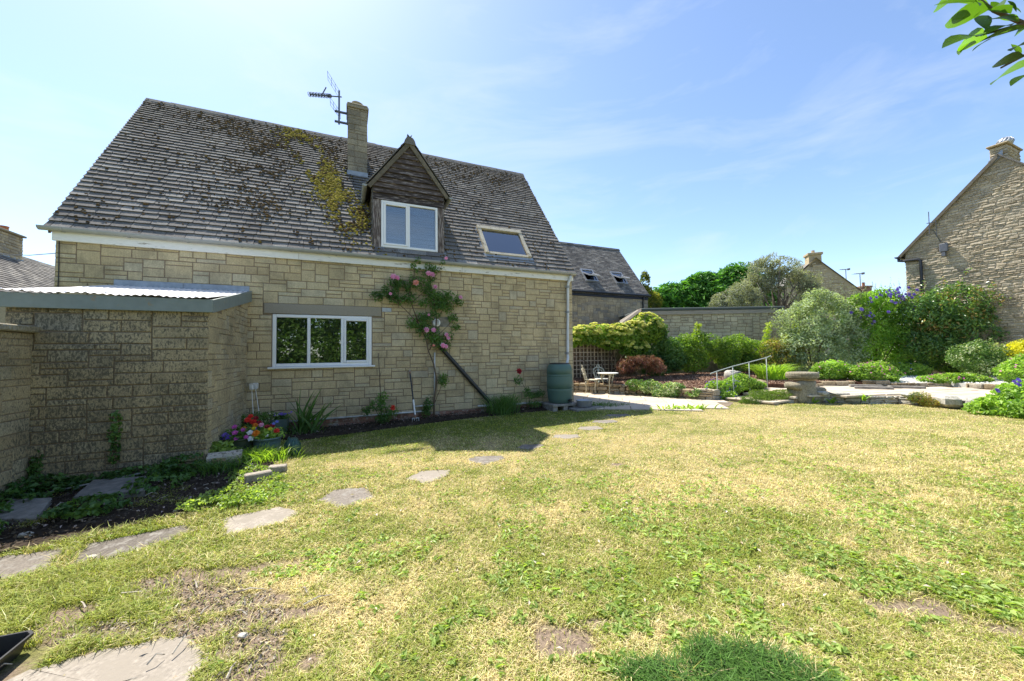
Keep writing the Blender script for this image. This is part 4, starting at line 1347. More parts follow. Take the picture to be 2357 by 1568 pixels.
# ================================================================== neighbouring buildings
def gable_house(name, label, corner, rotz, length, depth, eave, ridge, stone, tile, over=.15, root_z=-.5, front_cap=120, tile_cap=120, mortar='mortar_pale', seed=1,
                gauge=.15, tw=.26, rub=False, gable_left=False, uh=.075, sides=('front',), tilecap_rest=True):
    """x along the eaves, y into the house; front eaves on y=0"""
    rs = random.Random(seed)
    t = thing(name, label, 'house', (corner[0], corner[1], 0), rotz)
    b = MB()
    pent = [(0, root_z), (depth, root_z), (depth, eave), (depth / 2, ridge - .05), (0, eave)]
    b.prism(pent, 0, 0, length); b.build('wall', M[mortar], t)
    sl = math.hypot(depth / 2 + over, ridge - eave); sn = (ridge - eave) / (depth / 2)
    Sd = np.array([0, depth / 2, ridge - eave]); Sd /= np.linalg.norm(Sd)
    Nd = np.array([0, -Sd[2], Sd[1]])
    O = np.array([-.08, -over, eave - over * sn])
    b = MB()
    for s in (0, 1):
        y = (lambda q: q) if not s else (lambda q: depth - q)
        b.add([(-.08, y(-over), eave - over * sn - .01), (length + .08, y(-over), eave - over * sn - .01), (length + .08, depth / 2, ridge - .005), (-.08, depth / 2, ridge - .005)], [(0, 1, 2, 3)])
    rf = b.build('roof', M[tile], t, fixn=False)
    tl = roof_tiles(O, XA, Sd, Nd, length + .16, sl, lambda f: gauge, lambda f: tw, rs, None, .022)
    emit(tl, 'roof_tile', M[tile], rf, tile_cap, root=t, joined='roof_tile_courses')
    b = MB(); x = -.09
    while x < length + .05:
        b.prism([(depth / 2 - .13, ridge - .06), (depth / 2 - .05, ridge + .07), (depth / 2 + .05, ridge + .07), (depth / 2 + .13, ridge - .06)], 0, x, min(x + .44, length + .09), rs.random()); x += .445
    b.build('ridge_tiles', M[tile], rf, kind='stuff')
    return t, rs


# the house beyond the patio
nb, rs = gable_house('neighbour_house', 'mixed stone house with two skylights and dark fascia beyond the patio', (7.64 - 9 * HU[0], 21.0 - 9 * HU[1]), TH, 9.0, 4.9, 4.62, 7.78, None, 'tile_far', over=.12, mortar='mortar', tile_cap=200, seed=3, gauge=.115, tw=.24)
pcs = []
for r in pack_blocks(0, 9.0, 1.2, 4.40, rs, .06, .075, (.3, .55, .15), (3, 8)):
    p = block_piece((0, 0, 0), XA, NOUT, r, rs, .006, (.008, .014), .006)
    if p: pcs.append(p)
emit(pcs, 'stone_block', M['block_far'], nb, 200)
b = MB(); b.bevbox(-.05, 9.0, -.05, -.015, 4.33, 4.60, .005); b.build('fascia', M['darkblue'], nb)
b = MB(); b.tube([(-.1, -.14, 4.545), (9.08, -.14, 4.545)], .055, 10); b.build('gutter', M['black'], nb)
b = MB(); b.tube([(8.62, -.13, 4.5), (8.62, -.10, 4.35), (8.60, -.06, 4.2), (8.58, -.06, 2.0)], .04, 8); b.build('downpipe', M['black'], nb)
sn = (7.78 - 4.62) / 2.45; ph = math.atan(sn)
for xc in (5.55, 7.55):
    Mk = Matrix.Translation((xc, .42, 4.62 + .42 * sn + .02)) @ Matrix.Rotation(ph, 4, 'X')
    b = MB()
    for (a, c, e, g) in ((-.40, -.34, 0, .95), (.34, .40, 0, .95), (-.34, .34, 0, .07), (-.34, .34, .88, .95)):
        b.box(a, c, e, g, .0, .10, M=Mk)
    s_ = b.build('skylight', M['galv'], nb)
    b = MB(); b.box(-.35, .35, .05, .9, .045, .06, M=Mk); b.build('pane', M['glass_sky'], s_)
    Mo = Mk @ Matrix.Translation((0, .60, .08)) @ Matrix.Rotation(-.52, 4, 'X')
    b = MB()
    for (a, c, e, g) in ((-.36, -.30, -.62, .32), (.30, .36, -.62, .32), (-.30, .30, -.62, -.54), (-.30, .30, .25, .32)):
        b.box(a, c, e, g, .0, .05, M=Mo)
    sash = b.build('open_sash', M['galv'], s_)
    b = MB(); b.box(-.31, .31, -.55, .26, .015, .03, M=Mo); b.build('sash_pane', M['glass_sky'], s_)

# flat-roofed garage in front of it
gt = math.atan2(.10, 1.0) * -1 * .35
gar = thing('flat_roofed_garage', 'pale block garage with flat felt roof behind the shrub border', 'garage', (5.78, 16.5, 0), gt)
GLn = 5.95
b = MB(); b.box(0, GLn, 0, 5, -.2, 3.06); b.build('wall', M['mortar'], gar)
rs = random.Random(9); pcs = []
for r in pack_blocks(0, GLn, .8, 3.06, rs, .0625, .075, (.16, .72, .12), (4, 8)):
    p = block_piece((0, 0, 0), XA, NOUT, r, rs, .010, (.010, .018), .008)
    if p: pcs.append(p)
emit(pcs, 'stone_block', M['block_garage'], gar, 260)
b = MB(); b.bevbox(-.06, GLn + .06, -.07, -.03, 3.03, 3.20, .006); b.build('timber_fascia', M['greywood'], gar)
b = MB(); b.bevbox(-.10, GLn + .10, -.11, 5.1, 3.205, 3.33, .03)
b.build('felt_roof', M['felt'], gar)
b = MB(); b.add([(-.10, -.1, 3.33), (-.10, .5, 3.33), (-.55, 2.2, 2.95), (-.62, 2.2, 2.75), (-.10, -.1, 3.2)], [(0, 1, 2, 3, 4)])
b.add([(-.1, -.02, 3.2), (-.55, 1.3, 2.72), (-.55, 1.3, 2.86), (-.1, -.02, 3.33)], [(0, 1, 2, 3)])
b.build('side_verge', M['greywood'], gar, fixn=False)

# tall rubble-stone house on the right: gable end faces the lawn
GA = math.atan2(-.915, .4035)                    # gable runs towards the lens
rh = thing('rubble_stone_house', 'tall golden rubble stone gable house with black gutter and rooftop cowl', 'house', (15.86, 15.0, 0), GA)
GD, EV, RD = 4.94, 5.30, 8.03                      # gable width, eaves, ridge
rs = random.Random(21)
slp = (RD - EV) / (GD / 2)
b = MB(); b.prism([(0, -.3), (GD, -.3), (GD, EV), (GD / 2, RD), (0, EV)], 1, 0, 8.0); b.build('wall', M['mortar_pale'], rh)
pcs = []
for r in pack_rubble(0, GD, .2, RD - .1, rs, (.055, .115), (.14, .38)):
    top = EV + slp * min(r[0], GD - r[1])
    if r[3] > top + .03: continue
    p = block_piece((0, 0, 0), XA, NOUT, r, rs, .004, (.008, .026), .014, .008, .03, rough=.012)
    if p: pcs.append(p)
emit(pcs, 'rubble_stone', M['rubble'], rh, 300)
pcs = []
for r in pack_rubble(0, 8.0, .2, EV - .05, rs, (.065, .125), (.16, .46)):
    p = block_piece((0, 0, 0), YA, -XA, r, rs, .005, (.012, .035), .016, .007, .03, rough=.014)
    if p: pcs.append(p)
emit(pcs, 'eaves_wall_stone', M['rubble'], rh, 0, joined='eaves_wall_stones')
b = MB()
for sg in (0, 1):
    xx = (lambda q: q) if not sg else (lambda q: GD - q)
    ov = .22
    b.add([(xx(-ov), -.10, EV - ov * slp + .06), (xx(GD / 2), -.10, RD + .06), (xx(GD / 2), 8.1, RD + .06), (xx(-ov), 8.1, EV - ov * slp + .06),
           (xx(-ov), -.10, EV - ov * slp - .0), (xx(GD / 2), -.10, RD - .0), (xx(GD / 2), 8.1, RD - .0), (xx(-ov), 8.1, EV - ov * slp - .0)],
          [(0, 1, 2, 3), (4, 5, 6, 7), (0, 1, 5, 4), (3, 2, 6, 7), (0, 3, 7, 4)])
b.build('roof', M['tile_far'], rh)
b = MB()
b.add([(-.16, -.125, EV - .16 * slp - .10), (GD / 2, -.125, RD - .10), (GD / 2, -.125, RD + .035), (-.16, -.125, EV - .16 * slp + .035), (-.16, -.095, EV - .16 * slp - .10), (GD / 2, -.095, RD - .10), (GD / 2, -.095, RD + .035), (-.16, -.095, EV - .16 * slp + .035)],
      [(0, 1, 2, 3), (0, 1, 5, 4), (3, 2, 6, 7), (0, 3, 7, 4)])
b.build('verge_board', M['barge'], rh)
b = MB(); pp = [(-.20 + q * math.cos(PI + PI * i / 8), EV - .17 + q * math.sin(PI + PI * i / 8)) for q, rg in ((.075, range(9)), (.068, range(8, -1, -1))) for i in rg]
b.prism(pp, 1, -.16, 8.0); b.prism(pp[:9], 1, -.165, -.16); b.build('gutter', M['black'], rh)
b = MB(); b.tube([(-.18, -.06, EV - .22), (-.17, -.09, EV - .33), (-.05, -.09, EV - .36), (.40, -.09, EV - .40), (.46, -.09, EV - .46), (.46, -.09, .3)], .05, 10); b.build('downpipe', M['black'], rh, smooth=True)
# chimney on the gable
c0, c1 = 2.27, 2.66
b = MB(); b.box(c0 + .02, c1 - .02, .03, 1.20, RD - 1.3, RD + .325)
ch = b.build('chimney', M['mortar_pale'], rh)
pcs = []
for r in pack_rubble(c0, c1, RD - .6, RD + .325, rs, (.07, .12), (.16, .4)):
    p = block_piece((0, .02, 0), XA, NOUT, r, rs, .005, (.012, .03), .016, .006, .03, rough=.012)
    if p: pcs.append(p)
for xs_, nn in ((c0 + .02, -XA), (c1 - .02, XA)):
    for r in pack_rubble(.02, 1.20, RD - .9, RD + .325, rs, (.07, .12), (.16, .34)):
        p = block_piece((xs_, 0, 0), YA, nn, r, rs, .005, (.012, .03), .016, .006, .03, rough=.012)
        if p: pcs.append(p)
emit(pcs, 'rubble_stone', M['rubble'], ch, 120, root=rh)
b = MB(); b.bevbox(c0 - .05, c1 + .05, -.12, 1.32, RD + .33, RD + .39, .02); b.build('chimney_cap', M['drystone'], ch)
Mt = Matrix.Translation((2.50, .55, RD + .385))
b = MB(); b.lathe([(.12, 0), (.12, .06), (.16, .10), (.19, .17), (.19, .22), (.15, .30), (.07, .35), (.01, .36)], 0, 0, 20, M=Mt)
for k in range(14):
    a = 2 * PI * k / 14
    b.tube([Mt @ Vector((r_ * math.cos(a + tw_), r_ * math.sin(a + tw_), z_)) for r_, z_, tw_ in ((.165, .09, 0), (.197, .17, .25), (.195, .23, .45), (.155, .30, .7), (.06, .355, 1.0))], .009, 4)
b.build('spinning_cowl', M['galv'], ch, smooth=True)
b = MB(); b.add([(c0 - .03, -.05, EV + slp * c0 - .12), (c0 + .30, -.05, EV + slp * (c0 + .3) - .16), (c0 + .30, -.05, EV + slp * (c0 + .3) + .05), (c0 - .03, -.05, EV + slp * c0 + .1)], [(0, 1, 2, 3)])
b.build('lead_flashing', M['lead'], ch, fixn=False)
# wall light / junction box and bracket aerial on the gable
wl_ = thing('wall_aerial', 'thin aerial and bracket fixed under the roof edge of the rubble house', 'aerial', (15.86 + .4035 * .95, 15.0 - .915 * .95, 0), GA)
b = MB(); b.tube([(-.06, -.55, 5.72), (-.06, -.55, 6.55)], .012, 6); b.build('mast', M['aerial'], wl_)
b = MB(); b.tube([(.06, -.03, 5.42), (-.02, -.35, 5.85), (-.06, -.55, 5.88)], .016, 6); b.tube([(-.12, -.58, 6.12), (.06, -.5, 6.12)], .014, 6); b.tube([(.10, -.5, 5.55), (.10, -.5, 6.2)], .009, 5); b.build('bracket', M['aerial'], wl_)
b = MB(); b.bevbox(.04, .26, -.16, -.04, 5.02, 5.34, .02); b.box(.10, .2, -.18, -.05, 4.86, 5.0); b.build('junction_box', M['aerial'], wl_)

# bungalow roof on the far left
lh, rs = gable_house('tiled_neighbour_house', 'brown tiled roof and stone chimney of the house behind the shed', (-13.82, 10.8), TH + PI / 2, 12.0, 6.0, 2.55, 5.25, None, 'tile_far', seed=8, tile_cap=60, gauge=.13, tw=.24)
b = MB(); b.box(3.45, 4.55, 2.75, 3.35, 4.6, 5.93); ch = b.build('chimney', M['mortar'], lh)
pcs = []
for (O_, A_, N_, x0, x1) in (((0, 2.75, 0), XA, NOUT, 3.45, 4.55), ((4.55, 0, 0), YA, XA, 2.75, 3.35)):
    for r in pack_rubble(x0, x1, 4.65, 5.90, rs, (.09, .13), (.18, .4)):
        p = block_piece(O_, A_, N_, r, rs, .006, (.01, .02), .012, .005, .02, rough=.01)
        if p: pcs.append(p)
emit(pcs, 'stone_block', M['block_far'], ch, 60, root=lh)
b = MB(); b.bevbox(3.38, 4.62, 2.68, 3.42, 5.93, 6.0, .01); b.build('chimney_cap', M['block_grey'], ch)
for x in (3.75, 4.22):
    b = MB(); b.lathe([(.12, 6.0), (.11, 6.18), (.125, 6.19), (.125, 6.23), (.09, 6.23)], x, 3.05, 14); b.build('chimney_pot', M['terracotta'], ch, smooth=True)
b = MB(); b.add([(3.40, 2.735, 4.75), (4.60, 2.735, 4.75), (4.60, 2.735, 5.12), (3.40, 2.735, 5.12), (3.3, 2.3, 4.66), (4.7, 2.3, 4.66)], [(0, 1, 2, 3), (4, 5, 1, 0)])
b.build('lead_flashing', M['lead'], ch, fixn=False)

wire = MB()
pw0, pw1 = Vector((-21.0, 14.0, 6.35)), Vector((*hw(-.03, .05), 3.08))
wire.tube([pw0.lerp(pw1, f) + Vector((0, 0, -.35 * 4 * f * (1 - f))) for f in np.linspace(0, 1, 9)], .007, 5)
tag(wire.build('telephone_wire', M['black'], None), 'thin telephone wire running to the left corner of the house', 'wire')

# far gable house, far chimneys and aerials
fh = thing('far_gable_house', 'distant stone gable with chimney rising above the grey-leaved tree', 'house', (36.9, 46, 0), -.35)
b = MB(); b.prism([(-3.6, 0), (6.5, 0), (6.5, 6.6), (.6, 12.6), (-3.6, 8.6)], 1, 0, 9); b.build('wall', M['mortar_pale'], fh)
pcs = []; rs = random.Random(31)
for r in pack_rubble(-2.0, 5.0, 6.5, 12.4, rs, (.22, .34), (.4, 1.0)):
    top = min(12.6 - (r[1] - .6) * 1.017 if r[1] > .6 else 99, 12.6 + (r[0] - .6) * .95 if r[0] < .6 else 99)
    if r[3] > top: continue
    p = block_piece((0, 0, 0), XA, NOUT, r, rs, .012, (.02, .06), .03, .01, .03, rough=.02)
    if p: pcs.append(p)
emit(pcs, 'stone_block', M['rubble'], fh, 0, joined='stone_courses')
b = MB()
b.add([(.5, -.25, 12.75), (6.7, -.25, 6.45), (6.7, 9, 6.45), (.5, 9, 12.75), (-3.9, -.25, 8.45), (-3.9, 9, 8.45)], [(0, 1, 2, 3), (0, 3, 5, 4)])
b.build('roof', M['tile_far'], fh, fixn=False)
b = MB(); b.bevbox(-.15, 1.15, .0, 1.3, 11.6, 13.1, .02); b.bevbox(-.28, 1.28, -.12, 1.4, 13.102, 13.4, .03); b.lathe([(.2, 13.4), (.18, 13.8)], .5, .6, 10); b.build('chimney', M['block_far'], fh)
for nm_, lab, px_, cx_, zt_, w_ in (('far_chimney', 'small dark distant chimney stack below a thin aerial', 0, 44.2, 10.75, .85), ('far_chimney', 'red brick distant chimney stack above the clematis', 1, 47.6, 10.05, 1.15)):
    c_ = thing(nm_, lab, 'chimney', (cx_, 50, 0))
    b = MB(); b.bevbox(-w_ / 2, w_ / 2, 0, w_, 0, zt_ - .35, .02); b.bevbox(-w_ / 2 - .08, w_ / 2 + .08, -.08, w_ + .08, zt_ - .35, zt_ - .1, .03); b.build('stack', M['brick'] if px_ else M['block_far'], c_)
    b = MB(); b.lathe([(.17, zt_ - .1), (.15, zt_ + .35), (.19, zt_ + .38)], -.15, .4, 10); b.build('chimney_pot', M['terracotta'] if px_ else M['galv'], c_)
for lab, cx_, cy_, z0_, z1_ in (('thin distant aerial on a pole above the dark chimney', 43.9, 49, 9.5, 12.0), ('thin distant aerial on a pole left of the brick chimney', 42.0, 45, 5.0, 10.6)):
    a_ = thing('far_aerial', lab, 'aerial', (cx_, cy_, 0), .25)
    b = MB(); b.tube([(0, 0, z0_), (0, 0, z1_)], .04, 6); b.build('mast', M['aerial'], a_)
    b = MB(); b.tube([(-.95, 0, z1_ - .12), (.6, 0, z1_)], .03, 6)
    for k in range(6): b.tube([(-.9 + k * .26, -.3, z1_ - .12 + k * .02), (-.9 + k * .26, .3, z1_ - .12 + k * .02)], .015, 5)
    b.box(.48, .56, -.15, .15, z1_ - .13, z1_ + .12); b.build('boom', M['aerial'], a_)
fr_ = thing('far_tiled_cottage', 'sliver of distant tiled roof between neighbour house and conifer', 'house', (17.2, 42, 0), .1)
b = MB(); b.box(-2.5, 3.0, 0, 5, 0, 6.1); b.build('wall', M['brick'], fr_)
b = MB(); b.add([(-2.8, -.3, 6.0), (3.3, -.3, 6.0), (3.3, 2.5, 8.1), (-2.8, 2.5, 8.1), (3.3, 5.3, 6.0), (-2.8, 5.3, 6.0)], [(0, 1, 2, 3), (2, 4, 5, 3)]); b.build('roof', M['tile_far'], fr_, fixn=False)

# ================================================================== ground, lawn and beds
def poly_slab(name, poly, ztop, zbot, mat, kind='structure', sub=0, parent=None):
    """closed block with a polygon outline; ztop(x,y)"""
    import bmesh
    bm = bmesh.new()
    vs = [bm.verts.new((x, y, 0)) for x, y in poly]
    f = bm.faces.new(vs)
    bmesh.ops.triangulate(bm, faces=[f])
    for _ in range(sub):
        bmesh.ops.subdivide_edges(bm, edges=bm.edges[:], cuts=1, use_grid_fill=True)
        bmesh.ops.triangulate(bm, faces=bm.faces[:])
    for v in bm.verts: v.co.z = float(ztop(v.co.x, v.co.y))
    bd = [e for e in bm.edges if e.is_boundary]
    r = bmesh.ops.extrude_edge_only(bm, edges=bd)
    for v in [g for g in r['geom'] if isinstance(g, bmesh.types.BMVert)]: v.co.z = zbot
    bmesh.ops.recalc_face_normals(bm, faces=bm.faces)
    me = bpy.data.meshes.new(name); bm.to_mesh(me); bm.free()
    me.materials.append(mat)
    o = link(bpy.data.objects.new(name, me), parent)
    if kind: o['kind'] = kind
    return o


# lawn masks from position: dry, bare, and darker green with taller blades
BARE = [(-1.45, 2.2, .35, .10), (-2.45, 2.25, .35, .10), (-2.1, 2.72, .5, .14), (-1.25, 1.85, .22, .22), (-2.25, 2.64, .60, .17), (-1.75, 2.36, .42, .11), (-1.42, 2.05, .30, .26), (-2.3, 2.2, .6, .10), (-2.42, 2.62, .26, .16), (-1.9, 2.42, .24, .10), (-2.05, 2.50, .30, .12), (-1.75, 2.15, .30, .10), (.24, 1.88, .16, .11), (.42, 1.99, .13, .07), (2.26, 2.02, .36, .17), (2.05, 2.06, .20, .09), (2.40, 1.85, .16, .08), (-1.35, 1.80, .16, .16), (-2.75, 2.4, .22, .12), (-.98, 1.86, .10, .07), (1.26, 4.61, .10, .08), (-2.05, 1.98, .55, .13)]
DRYP = [(-1.5, 2.6, .4, .15), (-1.2, 2.9, .35, .2), (-.3, 2.6, .35, .2), (1.7, 2.3, .3, .12), (-.9, 2.2, .3, .15), (.25, 3.33, .55, .30), (-.1, 3.5, .4, .2), (-.6, 5.0, .5, .35), (2.2, 4.2, 1.2, .9), (4.2, 5.2, 1.8, 1.0), (1.6, 5.6, 1.0, .8), (-1.6, 5.0, .5, .35), (3.3, 3.5, .6, .4), (5.5, 7.0, 2, 1.2), (1.1, 6.0, .5, .35)]
GRNP = [(1.3, 2.6, .8, .45), (2.0, 2.9, .8, .4), (.7, 2.3, .6, .25), (-1.4, 3.0, .8, .3), (-2.9, 2.4, .5, .25), (-2.2, 4.3, .5, .5), (3.0, 2.4, .7, .4), (.7, 7.4, .9, .4), (-1.2, 7.0, 2.2, .55), (1.5, 8.2, 1.4, .35)]
DKGRN = [(.62, 1.60, .22, .14), (.86, 1.72, .16, .13), (1.06, 1.66, .22, .17), (1.20, 1.52, .14, .16), (.90, 1.52, .4, .14)]  # patch of darker green, taller grass just ahead of the camera
def gauss_sum(P, L):
    s = np.zeros(len(P))
    for (x, y, a, c) in L: s = np.maximum(s, np.exp(-(((P[:, 0] - x) / a) ** 2 + ((P[:, 1] - y) / c) ** 2)))
    return s
def lawn_state(P):
    n1 = vnoise(P, .75, 3, 3); n2 = vnoise(P, 2.6, 8, 3); n3 = vnoise(P, 9, 12, 2)
    dry = .50 + (n1 - .5) * .55 + (n2 - .5) * .85 + (n3 - .5) * .8 + .36 * gauss_sum(P, DRYP) - .33 * gauss_sum(P, GRNP)
    t = (P[:, 0] - HX) * HU[0] + (P[:, 1] - HY) * HU[1]; d = (P[:, 0] - HX) * HN[0] + (P[:, 1] - HY) * HN[1]
    dry -= .35 * sstep(-2.9, -1.2, d)                      # greener in the strip by the house
    dry -= .42 * sstep(3.9, 2.6, t) * sstep(-2.2, -3.2, d)
    dry += .10 * sstep(2.5, 5.0, P[:, 1])
    bare = np.clip((gauss_sum(P, BARE) + (n2 - .5) * .9 + (n3 - .5) * .8 - .42) * 3.2, 0, 1)
    bare = np.maximum(bare, np.clip((n2 * .6 + n3 * .4 - .70) * 6, 0, .55))
    dkgreen = np.clip((gauss_sum(P, DKGRN) + (n2 - .5) * .7 + (n3 - .5) * .8 - .42) * 2.4, 0, 1)
    return np.clip(dry, 0, 1), bare, dkgreen
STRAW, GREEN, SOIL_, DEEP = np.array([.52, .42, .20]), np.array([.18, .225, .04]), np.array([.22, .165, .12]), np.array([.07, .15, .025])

def axis(*segs):
    out = []
    for a, c, st in segs: out += list(np.arange(a, c - 1e-6, st))
    return np.array(out + [segs[-1][1]])
gx_ = axis((-420, -40, 40), (-40, -10, 3), (-10, -4, .25), (-4, 5, .05), (5, 14, .15), (14, 40, 2), (40, 420, 40))
gy_ = axis((-420, -30, 40), (-30, 0, 3), (0, 1.2, .2), (1.2, 5, .05), (5, 11, .1), (11, 20, .5), (20, 60, 4), (60, 800, 40))
X, Y = np.meshgrid(gx_, gy_); P2 = np.c_[X.ravel(), Y.ravel()]
Z = gz(P2[:, 0], P2[:, 1]) + .012 * (vnoise(P2, 1.8, 77, 2) - .5) * (np.abs(P2[:, 1] - 5) < 8)
dry, bare, dkgreen = lawn_state(P2)
col = GREEN * .62 * (1 - dry[:, None]) + STRAW * .68 * dry[:, None]
col = col * (1 - bare[:, None]) + SOIL_ * bare[:, None]
col = col * (1 - dkgreen[:, None]) + DEEP * .7 * dkgreen[:, None]
nx, ny = len(gx_), len(gy_)
I = np.arange(nx * ny).reshape(ny, nx)
F = np.stack([I[:-1, :-1], I[:-1, 1:], I[1:, 1:], I[1:, :-1]], -1).reshape(-1, 4)
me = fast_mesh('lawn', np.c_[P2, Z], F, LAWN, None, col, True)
lawn = link(bpy.data.objects.new('lawn', me)); lawn['kind'] = 'structure'

# outlines ------------------------------------------------------------------
PATIO = [(1.58, 9.62), (1.70, 9.05), (2.4, 8.68), (3.1, 8.46), (4.1, 8.52), (5.1, 8.92), (5.55, 9.5), (5.6, 9.95), (5.25, 9.85), (4.86, 10.15), (4.35, 10.9), (3.45, 11.6), (2.0, 12.35), (.2, 13.2), (.45, 12.3)]
SOIL = [hw(2.60, -.02), hw(3.0, -.55), hw(3.45, -.92), hw(4.2, -.83), hw(5.0, -.68), hw(5.7, -.56), hw(6.8, -.46), hw(7.9, -.44), hw(8.5, -.50), hw(8.62, -.02)]
SIDEBED = [hw(.93, -2.14), hw(2.53, -2.14), hw(2.54, -1.6), hw(3.3, -1.9), hw(3.32, -2.9), hw(3.02, -3.45), hw(2.3, -3.62), hw(1.7, -3.72), hw(.93, -3.95)]
MULCH = [(1.2, 13.35), (2.02, 12.45), (3.5, 11.72), (4.45, 11.0), (5.0, 10.36), (5.45, 10.18), (6.3, 10.62), (7.0, 11.05), (7.75, 11.3), (8.5, 10.98), (9.5, 11.62), (10.42, 11.5), (11.0, 11.2), (11.2, 13.2), (12.2, 16.2), (9.45, 15.85), (4.3, 14.45), (2.37, 13.78)]
TERRACE = [(7.0, 10.55), (6.7, 10.15), (7.0, 9.60), (7.55, 9.36), (8.55, 9.10), (9.2, 9.05), (9.42, 8.6), (9.55, 8.2), (9.9, 7.8), (10.8, 7.2), (13.6, 8.4), (12.9, 9.6), (12.8, 11.05), (11.85, 11.0), (11.1, 11.1), (10.4, 11.5), (9.5, 11.62), (8.5, 10.95), (7.8, 11.25), (7.2, 11.0)]
GRAVEL = [(11.0, 11.15), (11.85, 11.02), (12.8, 11.04), (12.85, 9.9), (13.2, 9.1), (14.5, 8.6), (19, 10), (20, 14), (13.6, 17), (12.2, 16.2), (11.2, 13.2)]
zm = lambda x, y: .40 + .035 * max(0, (y - 11)) * .9 + .03 * (vnoise([[x, y]], 1.5, 4)[0] - .5)
mulch_o = poly_slab('mulch_bed', MULCH, zm, -.1, M['mulch'], sub=3)
poly_slab('terrace_base', TERRACE, lambda x, y: .285, -.1, M['mortar_pale'])
gravel_o = poly_slab('gravel_bed', GRAVEL, lambda x, y: .40 + .012 * max(0, y - 10), -.1, M['gravel'], sub=2)
poly_slab('patio', PATIO, lambda x, y: gz(x, y) + .008, -.3, M['mortar'])
poly_slab('flower_bed_soil', SOIL, lambda x, y: gz(x, y) + .035 + .03 * (vnoise([[x, y]], 3, 4)[0] - .5), -.3, M['soil'], sub=3)
poly_slab('shade_bed_soil', SIDEBED, lambda x, y: gz(x, y) + .02 + .03 * (vnoise([[x, y]], 3, 4)[0] - .5), -.4, M['soil'], sub=3)

# paving slabs ----------------------------------------------------------------
rs = random.Random(77)
def pave(parent, poly, ang, zf, size, mat, gap=.006, jit=.004, name='paving_slab', cap=200, crazy=False):
    ca, sa = math.cos(ang), math.sin(ang)
    pts = [(x * ca + y * sa, -x * sa + y * ca) for x, y in poly]
    us = [p[0] for p in pts]; vs = [p[1] for p in pts]
    pcs = []
    v = min(vs)
    while v < max(vs):
        h = rs.choice(size[1])
        u = min(us) - rs.uniform(0, .5)
        while u < max(us):
            w = rs.choice(size[0])
            a, c = u + w / 2, v + h / 2
            X_, Y_ = a * ca - c * sa, a * sa + c * ca
            if in_poly([X_], [Y_], poly)[0]:
                q = []
                for (du, dv) in ((gap, gap), (w - gap, gap), (w - gap, h - gap), (gap, h - gap)):
                    j = .03 if crazy else jit
                    uu, vv = u + du + rs.uniform(-j, j) * .6, v + dv + rs.uniform(-j, j) * .6
                    q.append((uu * ca - vv * sa, uu * sa + vv * ca))
                zt = rs.uniform(.0, .006)
                V = [(x, y, zf(x, y) - .03) for x, y in q] + [(x, y, zf(x, y) + zt + .002) for x, y in q]
                cx, cy = sum(x for x, y in q) / 4, sum(y for x, y in q) / 4
                V += [(x + (cx - x) * .02, y + (cy - y) * .02, zf(x, y) + zt + .008) for x, y in q]
                F = [(0, 1, 5, 4), (1, 2, 6, 5), (2, 3, 7, 6), (3, 0, 4, 7), (4, 5, 9, 8), (5, 6, 10, 9), (6, 7, 11, 10), (7, 4, 8, 11), (8, 9, 10, 11)]
                pcs.append((V, F, rs.random()))
            u += w
        v += h
    emit(pcs, name, mat, parent, cap)
pat = bpy.data.objects['patio']
pave(pat, PATIO, -.26, lambda x, y: float(gz(x, y)) + .016, ((.60, .60, .45, .9), (.60, .45, .60)), M['patio'])
ter = bpy.data.objects['terrace_base']
pave(ter, TERRACE, .2, lambda x, y: .295, ((.5, .7, .9), (.35, .5, .6)), M['patio'], .014, .02, crazy=True)

# stepping stones, concrete paths and slabs --------------------------------------
def flag(name, pts, label, cat, mat, group=None, th=.05, lift=.007, tilt=(0, 0), kind=None, wob=.03, seed=0):
    """irregular flat stone from an outline"""
    r = random.Random(seed + 5)
    out = []
    n = len(pts)
    for k in range(n):
        p, q = Vector(pts[k]), Vector(pts[(k + 1) % n])
        for s in range(4):
            w = p.lerp(q, s / 4)
            j = wob * (.4 if s == 0 else 1)
            out.append((w.x + r.uniform(-j, j) * .5, w.y + r.uniform(-j, j) * .5))
    cx, cy = sum(p[0] for p in out) / len(out), sum(p[1] for p in out) / len(out)
    z0 = float(gz(cx, cy)) + lift
    zf = lambda x, y: float(gz(x, y)) + lift + (x - cx) * tilt[0] + (y - cy) * tilt[1]
    m = len(out)
    V = [(x - cx, y - cy, zf(x, y) - z0 - th) for x, y in out] + [(x - cx, y - cy, zf(x, y) - z0 - .008) for x, y in out]
    V += [((x - cx) * .965, (y - cy) * .965, zf(x, y) - z0 + r.uniform(-.002, .002)) for x, y in out] + [(0, 0, .002)]
    F = []
    for k in range(m):
        q = (k + 1) % m
        F += [(k, q, m + q, m + k), (m + k, m + q, 2 * m + q, 2 * m + k), (2 * m + k, 2 * m + q, 3 * m)]
    b = MB(); b.add(V, F, r.random())
    o = b.build(name, mat, None, fixn=False)
    o.location = (cx, cy, z0)
    return tag(o, label, cat, group, kind)
SG = 'stepping stones curving across the lawn'
flag('stepping_stone', [(-2.50, 3.27), (-2.77, 3.62), (-2.33, 3.80), (-2.06, 3.66), (-2.05, 3.46)], 'pale bleached stepping stone nearest the concrete path', 'stepping stone', M['slab_pale'], SG, seed=1)
flag('stepping_stone', [(-2.02, 3.90), (-1.94, 4.16), (-1.62, 4.15), (-1.39, 3.87), (-1.62, 3.64)], 'grey stepping stone speckled with lichen, second from the concrete path', 'stepping stone', M['slab'], SG, seed=2)
flag('stepping_stone', [(-1.22, 4.32), (-1.14, 4.58), (-.76, 4.60), (-.74, 4.40), (-.94, 4.16)], 'light worn stepping stone, third from the concrete path', 'stepping stone', M['slab_pale'], SG, seed=3)
